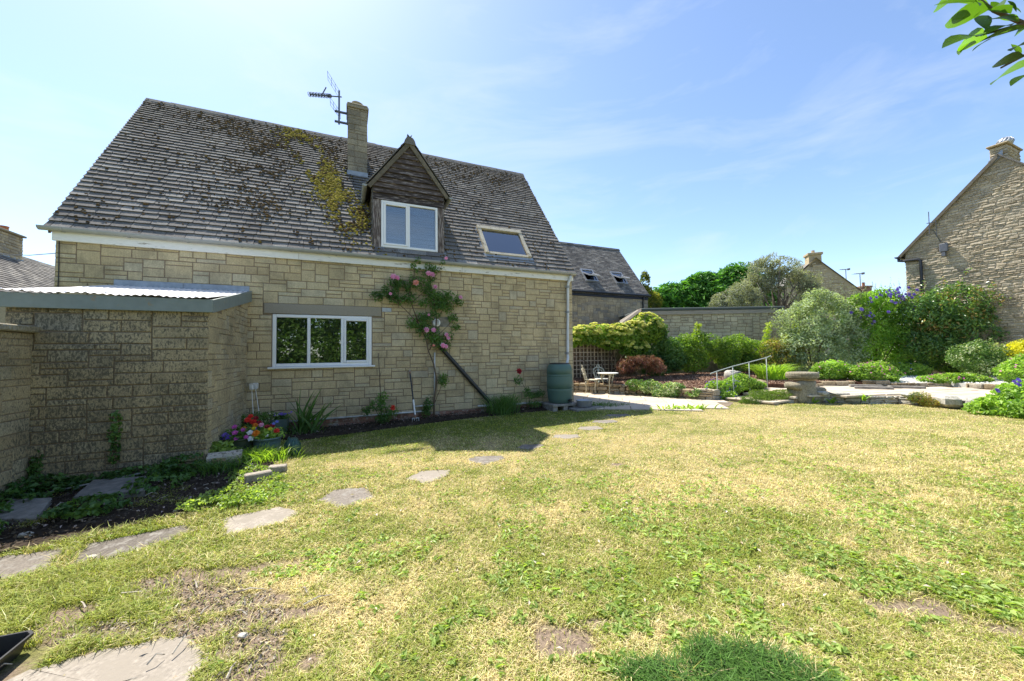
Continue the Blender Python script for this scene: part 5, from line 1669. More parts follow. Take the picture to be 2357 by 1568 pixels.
flag('stepping_stone', [(-.62, 4.98), (-.53, 5.14), (-.16, 5.15), (-.10, 5.0), (-.38, 4.74)], 'brown-grey stepping stone just beyond the dormer shadow, fourth along', 'stepping stone', M['slab'], SG, seed=4)
flag('stepping_stone', [(.02, 5.52), (.12, 5.68), (.42, 5.72), (.47, 5.58), (.22, 5.40)], 'dark stepping stone inside the tip of the dormer shadow', 'stepping stone', M['slab'], SG, seed=5)
flag('stepping_stone', [(.60, 6.12), (.70, 6.30), (1.06, 6.28), (1.10, 6.08), (.86, 5.98)], 'pale stepping stone in sun between the two house shadows', 'stepping stone', M['slab_pale'], SG, seed=6)
flag('stepping_stone', [(1.13, 6.68), (1.22, 6.88), (1.56, 6.88), (1.60, 6.66), (1.36, 6.58)], 'stepping stone half in the house shadow, third from the patio', 'stepping stone', M['slab_pale'], SG, seed=7)
flag('stepping_stone', [(1.50, 7.24), (1.60, 7.46), (1.98, 7.46), (2.02, 7.24), (1.76, 7.14)], 'shaded dark stepping stone, second from the patio', 'stepping stone', M['slab'], SG, seed=8)
flag('stepping_stone', [(1.92, 7.88), (2.0, 8.08), (2.42, 8.08), (2.46, 7.86), (2.2, 7.78)], 'shaded stepping stone set in grass beside the patio edge', 'stepping stone', M['slab'], SG, seed=9)
PG = 'concrete path slabs at the edge of the shade bed'
flag('path_slab', [(-3.66, 3.24), (-3.02, 3.54), (-2.86, 3.44), (-2.94, 3.22), (-3.18, 3.02), (-3.42, 2.92)], 'brown-grey concrete path slab ending in the grass by the first stepping stone', 'path slab', M['slab'], PG, seed=11)
flag('path_slab', [(-4.5, 2.30), (-4.75, 2.76), (-4.18, 3.06), (-3.72, 3.22), (-3.48, 2.90), (-3.85, 2.68)], 'brown-grey concrete path slab running out of the frame below the bed', 'path slab', M['slab'], PG, seed=12)
flag('concrete_slab', [(-4.60, 3.98), (-4.86, 4.40), (-4.30, 4.46), (-3.97, 4.10)], 'thick loose concrete slab lying tilted in the shaded bed', 'concrete slab', M['concrete'], None, .075, .085, (.02, .04), wob=.012, seed=13)
flag('concrete_slab', [(-5.05, 3.55), (-5.15, 3.92), (-4.78, 3.95), (-4.46, 3.56)], 'loose concrete slab at the left end of the shaded bed', 'concrete slab', M['concrete'], None, .07, .07, (0, .03), wob=.012, seed=14)
flag('concrete_pad', [(-2.62, 1.60), (-2.52, 1.92), (-2.36, 2.03), (-2.08, 2.10), (-1.86, 2.13), (-1.62, 2.06), (-1.50, 1.93), (-1.42, 1.5), (-2.0, 1.3)], 'bleached concrete pad breaking through the soil in the foreground', 'concrete pad', M['slab_pale'], None, .05, .004, wob=.05, seed=15)

# dry-stone retaining wall, steps, low wall, edging ----------------------------------
def stone_run(parent, path, z0, z1, mat, rs, hr, lr, thick=.22, cap=300, name='stone', top_jit=.03, lean=.0, rough=.02):
    pcs = []
    for k in range(len(path) - 1):
        p, q = np.array(path[k], float), np.array(path[k + 1], float)
        A = q - p; L_ = np.linalg.norm(A); A = A / L_
        N_ = np.array([A[1], -A[0], 0])
        a3 = np.array([A[0], A[1], 0])
        zb = z0 if not callable(z0) else z0(*((p + q) / 2))
        for r in pack_rubble(0, L_, zb, z1 + rs.uniform(-top_jit, top_jit), rs, hr, lr):
            xa, xb, za, zc = r
            pr = rs.uniform(0, .035); g = .006
            Mx = np.array([a3, -N_, [0, 0, 1]]).T
            bb = MB(); bb.bevbox(xa + g, xb - g, -pr, thick, za + g * .5, zc - g * .5, rs.uniform(.012, .028), 0, None, .010, rs)
            V = np.array(bb.v) @ Mx.T + np.array([p[0], p[1], 0])
            pcs.append((V, bb.f, rs.random()))
    emit(pcs, name, mat, parent, cap)
rs = random.Random(101)
rw = thing('retaining_wall', 'dry-stone retaining wall holding back the bark bed behind the patio', 'wall', (3.4, 11.5, .1))
rw.location = (0, 0, 0)
stone_run(rw, [(.9, 13.0), (2.0, 12.33), (3.45, 11.58), (4.38, 10.88), (4.9, 10.16), (5.25, 9.92), (5.5, 10.02)], .02, .40, M['drystone'], rs, (.07, .15), (.14, .42))
stone_run(rw, [(5.55, 10.12), (6.3, 10.52)], .15, .44, M['drystone'], rs, (.07, .15), (.14, .42))
b = MB(); V, F, r = rock_piece((6.95, 10.92, .40), (.34, .16, .17), rs, 10, 6, .16, rz=-.1); b.add(V, F, r); b.build('large_stone', M['drystone'], rw)
lw = thing('low_stone_wall', 'low dry-stone wall of bleached flat stones along the lawn edge', 'wall')
stone_run(lw, [(7.25, 9.44), (7.55, 9.33), (8.54, 9.07), (9.2, 9.02), (9.40, 8.56), (9.52, 8.2), (9.9, 7.75), (10.7, 7.1)], .06, .31, M['whitestone'], rs, (.035, .085), (.12, .40), .26)
for (x, y, z, r, rz) in ((9.30, 8.80, .33, (.22, .12, .04), .2), (8.0, 9.25, .33, (.2, .12, .03), .1), (7.65, 9.32, .34, (.16, .11, .05), .4), (9.55, 8.3, .26, (.30, .16, .12), 1.0), (9.78, 8.0, .24, (.28, .16, .12), .9)):
    b = MB(); V, F, q = rock_piece((x, y, z), r, rs, 10, 5, .2, rz=rz); b.add(V, F, q); b.build('cap_stone', M['whitestone'], lw)
ed = thing('stone_edging', 'row of low golden edging stones between terrace paving and gravel', 'edging')
stone_run(ed, [(8.45, 10.93), (9.5, 11.58), (10.42, 11.46)], .28, .42, M['drystone'], rs, (.10, .16), (.22, .5), .2, top_jit=.04)
stone_run(ed, [(10.55, 11.4), (11.1, 11.08), (11.85, 10.98), (12.78, 11.0)], .28, .45, M['drystone'], rs, (.07, .12), (.2, .5), .22, top_jit=.05)
stone_run(ed, [(12.72, 10.6), (12.85, 9.9), (13.3, 9.0)], .28, .44, M['drystone'], rs, (.08, .14), (.2, .42), .22, top_jit=.05)
for lab, pts in (('flat grey kerb strip lying on the terrace in front of the bark', [(9.62, 10.62), (9.72, 10.74), (10.42, 10.36), (10.32, 10.22)]), ('flat grey kerb strip lying on the terrace behind another strip', [(9.95, 11.12), (10.02, 11.26), (10.74, 11.0), (10.66, 10.86)]), ('flat grey kerb strip lying in front of the white gravel', [(10.62, 10.62), (10.70, 10.78), (11.34, 10.42), (11.26, 10.28)])):
    o = flag('kerb_strip', pts, lab, 'kerb strip', M['concrete'], 'kerb strips on the terrace', .06, .27, wob=.006, seed=len(lab))
st = thing('garden_steps', 'three shallow pale stone steps rising beside the handrail', 'steps', (5.6, 9.93, 0), math.atan2(.5, .87))
for k, (s0, s1, z, wd) in enumerate(((.0, 1.0, .185, 1.15), (.82, 1.9, .255, 1.25), (1.62, 2.3, .325, 1.3))):
    b = MB(); b.bevbox(s0, s1, -wd, .02, z - .05, z, .012, rs.random(), None, .006, rs); b.build('tread', M['patio'], st)
    x = -wd
    while x < .0:
        e = min(x + rs.uniform(.25, .4), .0)
        b = MB(); b.bevbox(s0 + .03, s0 + .25, x + .004, e - .004, z - .16, z - .052, .012, rs.random(), None, .006, rs); b.build('riser_stone', M['drystone'], st); x = e
hr = thing('handrail', 'thin pale metal handrail on four posts rising beside the steps', 'handrail')
PO = [(5.43, 10.01, .10, .86), (5.92, 10.12, .17, .985), (6.58, 10.47, .25, 1.08), (7.41, 10.98, .32, 1.19)]
for (x, y, z, h) in PO:
    b = MB(); b.tube([(x, y, z - .1), (x, y, h)], .0115, 10); b.build('post', M['steel'], hr, smooth=True)
b = MB(); q0, q1 = Vector(PO[0][:2] + (PO[0][3],)), Vector(PO[3][:2] + (PO[3][3],))
dv = q1 - q0
b.tube([q0 - dv * .12 - Vector((0, 0, .015)), q0 - dv * .10 + Vector((0, 0, 0)), q0 + Vector((0, 0, .01)), Vector(PO[1][:2] + (PO[1][3] + .008,)), Vector(PO[2][:2] + (PO[2][3] + .008,)), q1 + Vector((0, 0, .01)), q1 + dv * .10 + Vector((0, 0, .03)), q1 + dv * .115 - Vector((0, 0, .02))], .0125, 10)
b.build('rail', M['steel'], hr, smooth=True)

# stone bird bath on its boulder pedestal
bb_ = thing('stone_bird_bath', 'weathered round stone slab on a rough boulder pedestal beside the low wall', 'bird bath', (7.28, 9.50, .1))
def rk(name, c, r, seed, rz=0, rough=.2, mat='mossstone', n=14, m=8, parent=bb_):
    b = MB(); V, F, q = rock_piece(c, r, random.Random(seed), n, m, rough, rz=rz); b.add(V, F, q); return b.build(name, M[mat], parent, smooth=True)
rk('pedestal', (0, 0, .27), (.30, .24, .27), 1, .2, .35); rk('pedestal_ledge', (-.14, -.02, .42), (.24, .2, .09), 2, .1, .3)
rk('pedestal_base', (.12, .0, .08), (.34, .26, .13), 7, .0, .25); rk('side_block', (.38, .03, .26), (.19, .17, .11), 3, .05, .15)
b = MB(); b.lathe([(.10, .52), (.17, .535), (.27, .56), (.285, .585), (.25, .60)], .02, 0, 26, wob=.03); b.build('neck_stone', M['drystone'], bb_)
b = MB(); b.lathe([(.30, .602), (.335, .615), (.345, .66), (.34, .72), (.315, .75), (.2, .755), (.02, .75)], .02, 0, 30, wob=.018); b.build('bowl_slab', M['mossstone'], bb_)
rc = thing('garden_rock', 'pointed grey rock standing on the bark bed behind the handrail', 'rock', (7.45, 12.75, .44))
rk('rock_body', (0, 0, .10), (.24, .2, .19), 12, .3, .35, 'whitestone', parent=rc); rk('rock_peak', (-.04, 0, .22), (.13, .12, .11), 13, .1, .35, 'whitestone', parent=rc)

# boundary wall and fences ------------------------------------------------------------
bw = thing('boundary_wall', 'low buff rendered boundary wall behind the bark bed shrubs', 'wall')
b = MB()
path = [(1.2, 13.55), (2.3, 14.0), (4.3, 14.75), (9.5, 16.1), (12.3, 16.5)]
for k in range(len(path) - 1):
    p, q = Vector(path[k] + (0,)), Vector(path[k + 1] + (0,)); n_ = Vector((p.y - q.y, q.x - p.x, 0)).normalized() * .2
    b.add([p, q, q + n_, p + n_, p + Vector((0, 0, 1.45)), q + Vector((0, 0, 1.45)), q + n_ + Vector((0, 0, 1.45)), p + n_ + Vector((0, 0, 1.45))], [(0, 1, 5, 4), (2, 3, 7, 6), (4, 5, 6, 7), (1, 2, 6, 5), (3, 0, 4, 7)])
b.build('wall_face', M['render'], bw)
sf = thing('slatted_fence', 'brown vertical-board fence panels standing behind the trellis', 'fence', (1.3, 13.42, .2), math.atan2(14.62 - 13.42, 4.3 - 1.3))
for k in range(22):
    b = MB(); b.bevbox(.02 + k * .148, .158 + k * .148, -.012 - .012 * (k % 2), .01, .0, 1.75 + .01 * (k % 3), .004, random.Random(k).random()); b.build('board', M['fence'], sf)
tr = thing('trellis', 'pale wooden square trellis under the climbing hydrangea', 'trellis', (1.55, 13.42, .42), math.atan2(1.2, 3.0))
for k in range(17):
    b = MB(); w_ = .024 if k % 4 else .034
    b.bevbox(.05 + k * .155, .05 + k * .155 + w_ * 1.5, -.022, -.004, 0, 1.72, .003, random.Random(k).random()); b.build('upright_slat', M['trellis'], tr)
for k in range(11):
    b = MB(); b.bevbox(0, 2.62, -.038, -.023, .055 + k * .155, .088 + k * .155, .003, random.Random(k + 50).random()); b.build('cross_slat', M['trellis'], tr)
ff = thing('close_board_fence', 'brown wooden fence with trellis top at the right edge behind the shrubs', 'fence', (16.9, 14.6, .3), math.atan2(-3.2, 2.6))
for k in range(26):
    b = MB(); b.bevbox(k * .165, k * .165 + .16, -.01, .014, 0, 1.35, .004, random.Random(k).random()); b.build('board', M['fence'], ff)
for k in range(3):
    b = MB(); b.bevbox(k * 1.9, k * 1.9 + .1, .015, .115, -.3, 1.85, .006); b.build('post', M['fence'], ff)
for z in (.35, 1.05, 1.38, 1.78):
    b = MB(); b.bevbox(0, 4.2, -.05, -.011, z, z + .06, .004); b.build('rail', M['fence'], ff)
for k in range(28):
    b = MB(); x = k * .15; b.bevbox(x, x + .02, -.02, .0, 1.44, 1.78, .003); b.build('trellis_slat', M['fence'], ff)

# ================================================================== objects by the house
def at(x, y, dz=0.0): return (x, y, float(gz(x, y)) + dz)
def hat(t, d, dz=0.0):
    x, y = hw(t, d); return at(x, y, dz)
rs = random.Random(303)

butt = thing('water_butt', 'green ribbed plastic water butt on a concrete stand under the downpipe', 'water butt', (*hw(8.88, -.44), .225), TH)
b = MB()
b.lathe([(.235, 0), (.262, .02), (.285, .12), (.298, .28), (.302, .30), (.302, .315), (.298, .33), (.298, .35), (.302, .352), (.304, .48), (.306, .62), (.302, .64), (.307, .645), (.307, .66), (.302, .665), (.302, .69), (.306, .692), (.298, .80), (.275, .88), (.245, .915), (.235, .92)], 0, 0, 40)
b.build('barrel', M['butt'], butt, smooth=True)
b = MB(); b.lathe([(.238, .915), (.24, .935), (.225, .945), (.05, .95), (.01, .95)], 0, 0, 32); b.build('lid', M['black'], butt)
b = MB(); b.tube([(.09, -.27, .07), (.10, -.34, .07)], .025, 10); b.tube([(.10, -.33, .075), (.10, -.345, .02)], .016, 8); b.box(.07, .13, -.345, -.31, .09, .11); b.build('tap', M['black'], butt)
sd_ = thing('butt_stand', 'concrete slab on two upright blocks carrying the water butt', 'stand', hat(8.88, -.44), TH)
z_ = .225 - float(gz(*hw(8.88, -.44)))
b = MB(); b.bevbox(-.36, .34, -.30, .30, z_ - .055, z_ - .002, .008); b.build('slab', M['concrete'], sd_)
for (xx_) in (-.28, .0, .26):
    b = MB(); b.bevbox(xx_ - .06, xx_ + .06, -.27, .27, -.06, z_ - .057, .008); b.build('block', M['concrete'], sd_)
flag('ground_slab', [hw(8.95, -1.05), hw(9.75, -1.0), hw(9.75, -.62), hw(8.95, -.62)], 'old flat slab on the grass under the metal tub', 'slab', M['concrete'], None, .05, .055, wob=.02, seed=44)
tub = thing('metal_tub', 'grey oval metal tub below the water butt tap', 'tub', hat(9.32, -.82, .062), TH)
b = MB(); b.lathe([(.13, 0), (.15, .01), (.175, .14), (.185, .15), (.185, .162), (.170, .158), (.145, .03), (.10, .02)], 0, 0, 28)
for q in range(len(b.v)): b.v[q] = (b.v[q][0] * 1.15, b.v[q][1] * .85, b.v[q][2])
b.build('basin', M['galv'], tub, smooth=True)

fk = thing('garden_fork', 'garden fork with red handle leaning on the house wall', 'garden fork', hat(5.50, -.36), TH)
p0, p1 = Vector((0, 0, .10)), Vector((-.07, .31, 1.08))
b = MB(); b.tube([p0.lerp(p1, .36), p0.lerp(p1, .93)], .015, 8); b.build('shaft', M['black'], fk)
b = MB(); b.tube([p0.lerp(p1, .06), p0.lerp(p1, .37)], [.017, .019], 8); b.build('socket', M['whitemetal'], fk)
b = MB(); b.tube([p0.lerp(p1, .92), p1], .017, 8); b.tube([p0.lerp(p1, .0), p0.lerp(p1, .065)], .018, 8); b.build('handle', M['brick'], fk)
b = MB(); b.tube([(-.07, 0, .10), (.07, 0, .10)], .008, 6)
for x in (-.065, -.022, .022, .065): b.tube([(x, 0, .10), (x, -.012, .03), (x, -.01, -.05)], .006, 6)
b.build('tines', M['galv'], fk)

# climbing rose -------------------------------------------------------------------
rose = thing('climbing_rose', 'pink climbing rose trained up the wall beside the dormer', 'rose', hat(5.92, -.16), TH)
g0 = float(gz(*hw(5.92, -.16)))
def rp(t, z, d=-.14): return Vector((t - 5.92, d + .16, z - g0))
STEMS = [([(5.92, 0), (5.93, .4), (6.0, .85), (5.93, 1.2), (5.82, 1.5), (5.76, 1.75), (5.60, 2.1)], .021), ([(5.93, .35), (6.05, .65), (6.14, .85)], .010),
         ([(5.82, 1.5), (5.95, 1.75), (6.0, 2.2), (5.92, 2.6), (5.86, 3.0), (5.86, 3.40)], .014), ([(5.60, 2.1), (5.45, 2.5), (5.40, 2.75), (5.52, 3.05), (5.55, 3.32)], .012),
         ([(5.60, 2.1), (5.35, 2.35), (5.12, 2.55), (4.92, 2.62), (4.80, 2.60)], .010), ([(5.12, 2.55), (5.05, 2.8), (5.10, 3.02)], .008),
         ([(6.0, 2.2), (6.2, 2.5), (6.42, 2.62), (6.52, 2.60)], .010), ([(5.95, 1.75), (6.15, 1.95), (6.38, 2.2), (6.48, 2.25)], .008), ([(5.86, 1.6), (6.05, 1.62), (6.2, 1.7)], .008),
         ([(5.86, 3.0), (6.05, 3.2), (6.18, 3.45)], .008), ([(5.45, 2.5), (5.7, 2.75), (5.8, 2.9)], .008), ([(5.4, 2.75), (5.25, 2.95), (5.2, 3.1)], .006), ([(5.76, 1.75), (5.68, 1.95), (5.62, 2.2)], .008)]
b = MB()
for pts, r in STEMS:
    q = [rp(t + RNG.normal() * .012, z, -.11 - .05 * abs(math.sin(z * 3))) for t, z in pts]
    b.tube(q, [r * (1 - .5 * k / (len(q) - 1)) for k in range(len(q))], 6)
b.build('stem', M['stem'], rose, smooth=True)
CL = [(4.83, 2.62, .14, .09), (4.98, 2.68, .14, .11), (5.14, 2.60, .15, .12), (5.10, 2.88, .10, .10), (5.22, 2.92, .10, .12), (5.42, 2.62, .12, .13), (5.50, 2.95, .11, .13), (5.54, 3.25, .09, .10), (5.60, 3.42, .05, .06), (5.78, 2.95, .13, .2), (5.88, 3.22, .12, .15),
      (5.9, 2.65, .14, .15), (6.10, 2.62, .18, .14), (6.30, 2.66, .16, .12), (6.46, 2.60, .12, .10), (6.18, 2.45, .14, .12), (6.0, 2.38, .12, .14), (5.62, 2.14, .20, .13), (5.48, 2.05, .12, .08), (5.78, 2.18, .12, .10), (5.70, 1.95, .12, .12), (5.92, 1.92, .12, .10), (6.02, 1.66, .15, .12), (6.16, 1.62, .12, .10), (6.22, 1.80, .10, .08),
      (5.88, 1.74, .12, .10), (6.36, 2.2, .10, .08), (6.42, 2.0, .08, .06), (6.13, .85, .09, .12), (5.80, .36, .07, .14), (5.76, .20, .07, .10), (6.12, 3.38, .05, .07), (5.36, 2.82, .08, .10), (5.68, 2.50, .07, .08)]
foliage('leaves', rose, LEAF['rose'], [(t - 5.92, .01, z - g0, a * 1.3, .10, c * 1.3) for t, z, a, c in CL], 7200, .044, .62, .25, .8, (.1, 1.12), 9, .40, 3)
FL = [(5.08, 3.02, .065, 'rosepink'), (5.16, 3.0, .05, 'rosepink'), (5.53, 2.92, .07, 'roseorange'), (5.80, 3.14, .06, 'rosepink'), (5.88, 3.12, .06, 'rosepink'), (5.94, 2.86, .05, 'rosepink'), (5.75, 1.93, .06, 'rosepink'), (5.90, 1.93, .055, 'rosepink'), (6.18, 1.83, .05, 'rosepink'), (6.22, 1.76, .045, 'rosepink'), (6.10, 1.60, .06, 'rosepink'), (6.17, 1.58, .05, 'rosepink'), (6.50, 2.66, .045, 'rosepink'), (6.18, 3.50, .04, 'rosepink'), (5.02, 2.66, .035, 'rosepink'), (5.9, 1.60, .03, 'roseorange'), (5.80, 2.25, .03, 'rosepink')]
for t, z, r, m in FL:
    flower_mesh([(np.array(rp(t, z, -.26)), (.1 + RNG.normal() * .2, -1, .25))], LEAF[m], 'flower', rose, r, 4, 7, .8)

br_ = thing('rose_bush', 'thin shaded rose bush with one bare cane and a red flower', 'rose', hat(4.85, -.36), TH)
b = MB()
b.tube([(0, 0, 0), (-.02, .05, .45), (-.03, .2, .95), (-.05, .3, 1.45)], [.012, .01, .009, .006], 6); b.tube([(0, 0, .02), (.10, -.02, .22), (.20, -.03, .36)], [.010, .007, .004], 6); b.tube([(0, 0, .1), (-.16, 0, .4), (-.22, .03, .52)], [.009, .006, .004], 6); b.tube([(-.03, .2, .95), (.0, .2, 1.08)], .005, 5); b.tube([(-.045, .28, 1.3), (-.01, .28, 1.38)], .004, 5)
b.build('cane', M['stem'], br_, smooth=True)
foliage('leaves', br_, LEAF['rose'], [(-.1, 0, .42, .16, .12, .14), (.12, -.02, .28, .2, .14, .14), (-.26, 0, .32, .12, .1, .1), (.02, .05, .55, .1, .1, .14), (.0, -.05, .15, .14, .1, .1)], 1000, .045, .6, .3, .8, (.1, 1.05), 9, .34, 5)
flower_mesh([(np.array((.20, -.06, .36)), (.1, -1, .3))], LEAF['red'], 'flower', br_, .055, 4, 7, .8)
rr_ = thing('red_rose', 'arching rose stem with a single dark red flower near the water butt', 'rose', hat(8.15, -.25), TH)
b = MB(); b.tube([(0, 0, 0), (.02, .02, .35), (-.15, .0, .62), (-.30, -.05, .95)], [.009, .008, .006, .004], 6); b.tube([(.02, .02, .35), (.25, .02, .40), (.42, .0, .45)], [.006, .005, .003], 6); b.build('cane', M['stem'], rr_, smooth=True)
foliage('leaves', rr_, LEAF['rose'], [(-.28, -.03, .72, .12, .08, .12), (.1, 0, .35, .2, .1, .08), (.30, 0, .38, .14, .08, .10), (-.05, 0, .45, .1, .08, .12), (.15, 0, .15, .2, .1, .1)], 700, .045, .6, .3, .8, (.1, 1.05), 9, .34, 6)
flower_mesh([(np.array((-.29, -.09, .94)), (.0, -1, .25))], LEAF['darkred'], 'flower', rr_, .07, 4, 8, .8)

# iris clump: broad sword leaves
iris = thing('iris_clump', 'clump of broad upright sword leaves below the kitchen window', 'plant', hat(3.52, -.42), TH)
for k in range(46):
    a = RNG.random() * 2 * PI; r = RNG.random() ** .7 * .20
    h = RNG.uniform(.38, .78) if k > 4 else RNG.uniform(.85, 1.02)
    ln = np.array([[RNG.normal(.10, .36), RNG.normal(-.05, .18)]])
    if k > 38: ln = np.array([[RNG.uniform(.7, 1.0), RNG.normal(0, .15)]]); h = RNG.uniform(.45, .62)
    blades('leaf', LEAF['iris'], iris, np.array([[r * math.cos(a), r * math.sin(a) * .8, -.02]]), [h], ln, [.045], 5, .12, np.array([RNG.random()]))
blades('young_shoots', LEAF['iris'], iris, np.c_[RNG.normal(0, .17, 70), RNG.normal(0, .12, 70), np.zeros(70)], RNG.uniform(.15, .35, 70), RNG.normal(0, .5, (70, 2)), np.full(70, .022), 4, .4, kind='stuff')
gcl = thing('ornamental_grass', 'tall clump of thin arching grass against the wall under the black pipe', 'plant', hat(7.42, -.36), TH)
n_ = 620
blades('grass_blades', LEAF['iris'], gcl, np.c_[RNG.normal(0, .16, n_), RNG.normal(0, .11, n_), np.full(n_, -.02)], RNG.uniform(.3, .78, n_), np.c_[RNG.normal(.08, .45, n_), RNG.normal(-.05, .28, n_)], np.full(n_, .011), 5, .55, kind='stuff')

# pots ----------------------------------------------------------------------------
def pot(name, label, t, d, r, h, mat, taper=.78, rib=False, group=None, square=False):
    o = thing(name, label, 'plant pot', hat(t, d), TH, group)
    b = MB()
    if square:
        b.add([(-r * .8, -r * .8, 0), (r * .8, -r * .8, 0), (r * .8, r * .8, 0), (-r * .8, r * .8, 0), (-r, -r, h), (r, -r, h), (r, r, h), (-r, r, h), (-r + .012, -r + .012, h), (r - .012, -r + .012, h), (r - .012, r - .012, h), (-r + .012, r - .012, h)],
              [(3, 2, 1, 0), (0, 1, 5, 4), (1, 2, 6, 5), (2, 3, 7, 6), (3, 0, 4, 7), (4, 5, 9, 8), (5, 6, 10, 9), (6, 7, 11, 10), (7, 4, 8, 11)])
    else:
        prof = [(r * taper, 0)]
        m = 22 if rib else 5
        for k in range(1, m): prof.append((r * (taper + (1 - taper) * (k / m) ** .7) + (.004 * (k % 2) if rib else 0), h * .88 * k / m))
        prof += [(r * 1.0, h * .88), (r * 1.07, h * .90), (r * 1.07, h * .985), (r * 1.0, h), (r * .93, h * .96), (r * .9, h * .85)]
        b.lathe(prof, 0, 0, 32, cap1=False)
    b.build('pot_body', mat, o, smooth=not square)
    b = MB(); b.lathe([(r * .5, h * .80), (r * .93, h * .86), (.01, h * .9)], 0, 0, 16, cap0=False); b.build('compost', M['soil'], o)
    return o
PG_ = 'plant pots grouped in the corner by the shed'
def bedding(parent, r, h, leafmat, nl, heads, seed):
    foliage('leaves', parent, LEAF[leafmat], [(0, 0, h + .03, r * 1.15, r * 1.15, .10)], nl, .05, .6, .45, .7, (.2, 1.1), 8, .25, seed)
    for (x, y, z, rr, m) in heads:
        flower_mesh([(np.array((x, y, h + z)), (x * .8, -.8, .7))], LEAF[m], 'flower', parent, rr * .82, 2 if m in ('purple', 'magenta', 'whitepetal', 'bluepetal') else 4, 5 if m in ('purple', 'magenta', 'whitepetal', 'bluepetal') else 8, .5)
pA = pot('flower_pot', 'dark ribbed glazed pot of purple, magenta and white petunias', 2.76, -1.52, .185, .26, M['darkpot'], .86, True, PG_)
bedding(pA, .18, .26, 'rose', 420, [(-.20, -.06, .02, .045, 'purple'), (-.15, -.12, .07, .05, 'purple'), (-.10, -.16, .04, .05, 'purple'), (-.02, -.17, .10, .05, 'magenta'), (.0, -.20, .02, .04, 'magenta'), (-.06, -.02, .16, .045, 'magenta'), (.06, -.10, .12, .04, 'magenta'), (.16, -.15, .08, .055, 'whitepetal'), (.17, -.18, .0, .055, 'whitepetal'), (.12, -.2, .03, .04, 'magenta'), (.2, -.05, .12, .03, 'purple')], 21)
pB = pot('flower_pot', 'blue-green glazed pot of orange, red and yellow begonias', 3.11, -1.54, .185, .23, M['glazepot'], .80, False, PG_)
bedding(pB, .18, .23, 'ger', 420, [(-.12, -.14, .09, .065, 'orange'), (-.16, -.06, .15, .035, 'yellowpetal'), (.14, -.13, .10, .05, 'red'), (.0, -.02, .15, .05, 'darkred'), (.05, -.10, .13, .035, 'yellowpetal'), (-.08, .02, .18, .045, 'rosepink'), (.08, .0, .19, .03, 'bluepetal'), (.12, .03, .21, .03, 'bluepetal'), (.02, -.17, .05, .03, 'whitepetal'), (.06, .03, .15, .045, 'darkred')], 22)
pC = pot('flower_pot', 'shallow terracotta bowl pot of dark red and orange begonias behind the petunias', 2.80, -.92, .20, .24, M['terracotta'], .7, False, PG_)
bedding(pC, .20, .24, 'rose', 420, [(-.05, -.05, .19, .065, 'red'), (.02, -.04, .15, .06, 'red'), (.10, -.04, .12, .06, 'darkred'), (.05, .0, .2, .05, 'darkred'), (-.08, -.16, .06, .065, 'orange'), (.06, -.10, .10, .05, 'orange'), (-.02, -.02, .24, .05, 'red'), (.14, -.08, .08, .03, 'whitepetal'), (-.2, -.05, .06, .03, 'rosepink')], 23)
pD = pot('flower_pot', 'tall black pot of trailing variegated ivy holding two lantern stakes', 2.74, -.30, .165, .32, M['black'], .72, False, PG_)
foliage('leaves', pD, LEAF['varieg'], [(0, 0, .36, .24, .18, .10), (.10, -.12, .26, .14, .08, .16), (.22, 0, .40, .14, .1, .07), (-.22, 0, .38, .12, .1, .06)], 900, .034, .75, .4, .8, (.2, 1.1), 8, .30, 24)
pE = pot('flower_pot', 'square grey-green planter of small violet flowers by the sword leaves', 3.10, -.20, .125, .30, M['greenpot'], .8, False, PG_, True)
foliage('leaves', pE, LEAF['rose'], [(0, 0, .33, .15, .13, .06)], 320, .03, .6, .4, .8, (.2, 1.1), 8, .3, 25)
flower_mesh([(np.array((RNG.normal(0, .09), RNG.normal(-.02, .07), .36 + RNG.random() * .05)), (0, -.6, .8)) for _ in range(34)], LEAF['purple'], 'flowers', pE, .016, 1, 5, .4, kind='stuff')
pF = pot('flower_pot', 'small round grey-green pot between the black pot and square planter', 2.93, -.42, .11, .22, M['greenpot'], .74, False, PG_)
foliage('leaves', pF, LEAF['rose'], [(0, 0, .24, .12, .11, .06)], 200, .03, .6, .4, .8, (.2, 1.1), 8, .3, 26)
for k, (t0, d0, t1, d1, lab) in enumerate(((2.70, -.27, 2.655, -.22, 'white wire lantern on an upright stake in the corner pot'), (2.80, -.25, 2.69, -.10, 'white wire lantern on a leaning stake behind the other lantern'))):
    ln_ = thing('lantern_stake', lab, 'lantern', hat(t0, d0, .25), TH, 'lantern stakes in the corner pot')
    dx, dy = t1 - t0, d1 - d0
    b = MB(); b.tube([(0, 0, 0), (dx, dy, .60)], .006, 6); b.build('stake', M['whitemetal'], ln_)
    b = MB()
    for q in range(9):
        a = 2 * PI * q / 9
        b.tube([(dx + .012 * math.cos(a), dy + .012 * math.sin(a), .60), (dx + .034 * math.cos(a), dy + .034 * math.sin(a), .625), (dx + .038 * math.cos(a), dy + .038 * math.sin(a), .71)], .0045, 5)
    for z, r in ((.62, .03), (.71, .039)): b.tube([(dx + r * math.cos(a), dy + r * math.sin(a), z) for a in np.linspace(0, 2 * PI, 13)], .005, 5, cap=False)
    b.build('basket', M['whitemetal'], ln_)
    b = MB(); b.lathe([(.02, .625), (.024, .69), (.005, .695)], dx, dy, 10); b.build('candle_glass', M['white'], ln_)
can = thing('watering_can', 'dark green plastic watering can on the grass by the pots', 'watering can', hat(3.48, -1.90), TH - .3)
b = MB(); b.lathe([(.105, 0), (.112, .02), (.112, .14), (.10, .17), (.065, .225), (.062, .235), (.055, .235)], 0, 0, 28); b.build('can_body', M['can'], can, smooth=True)
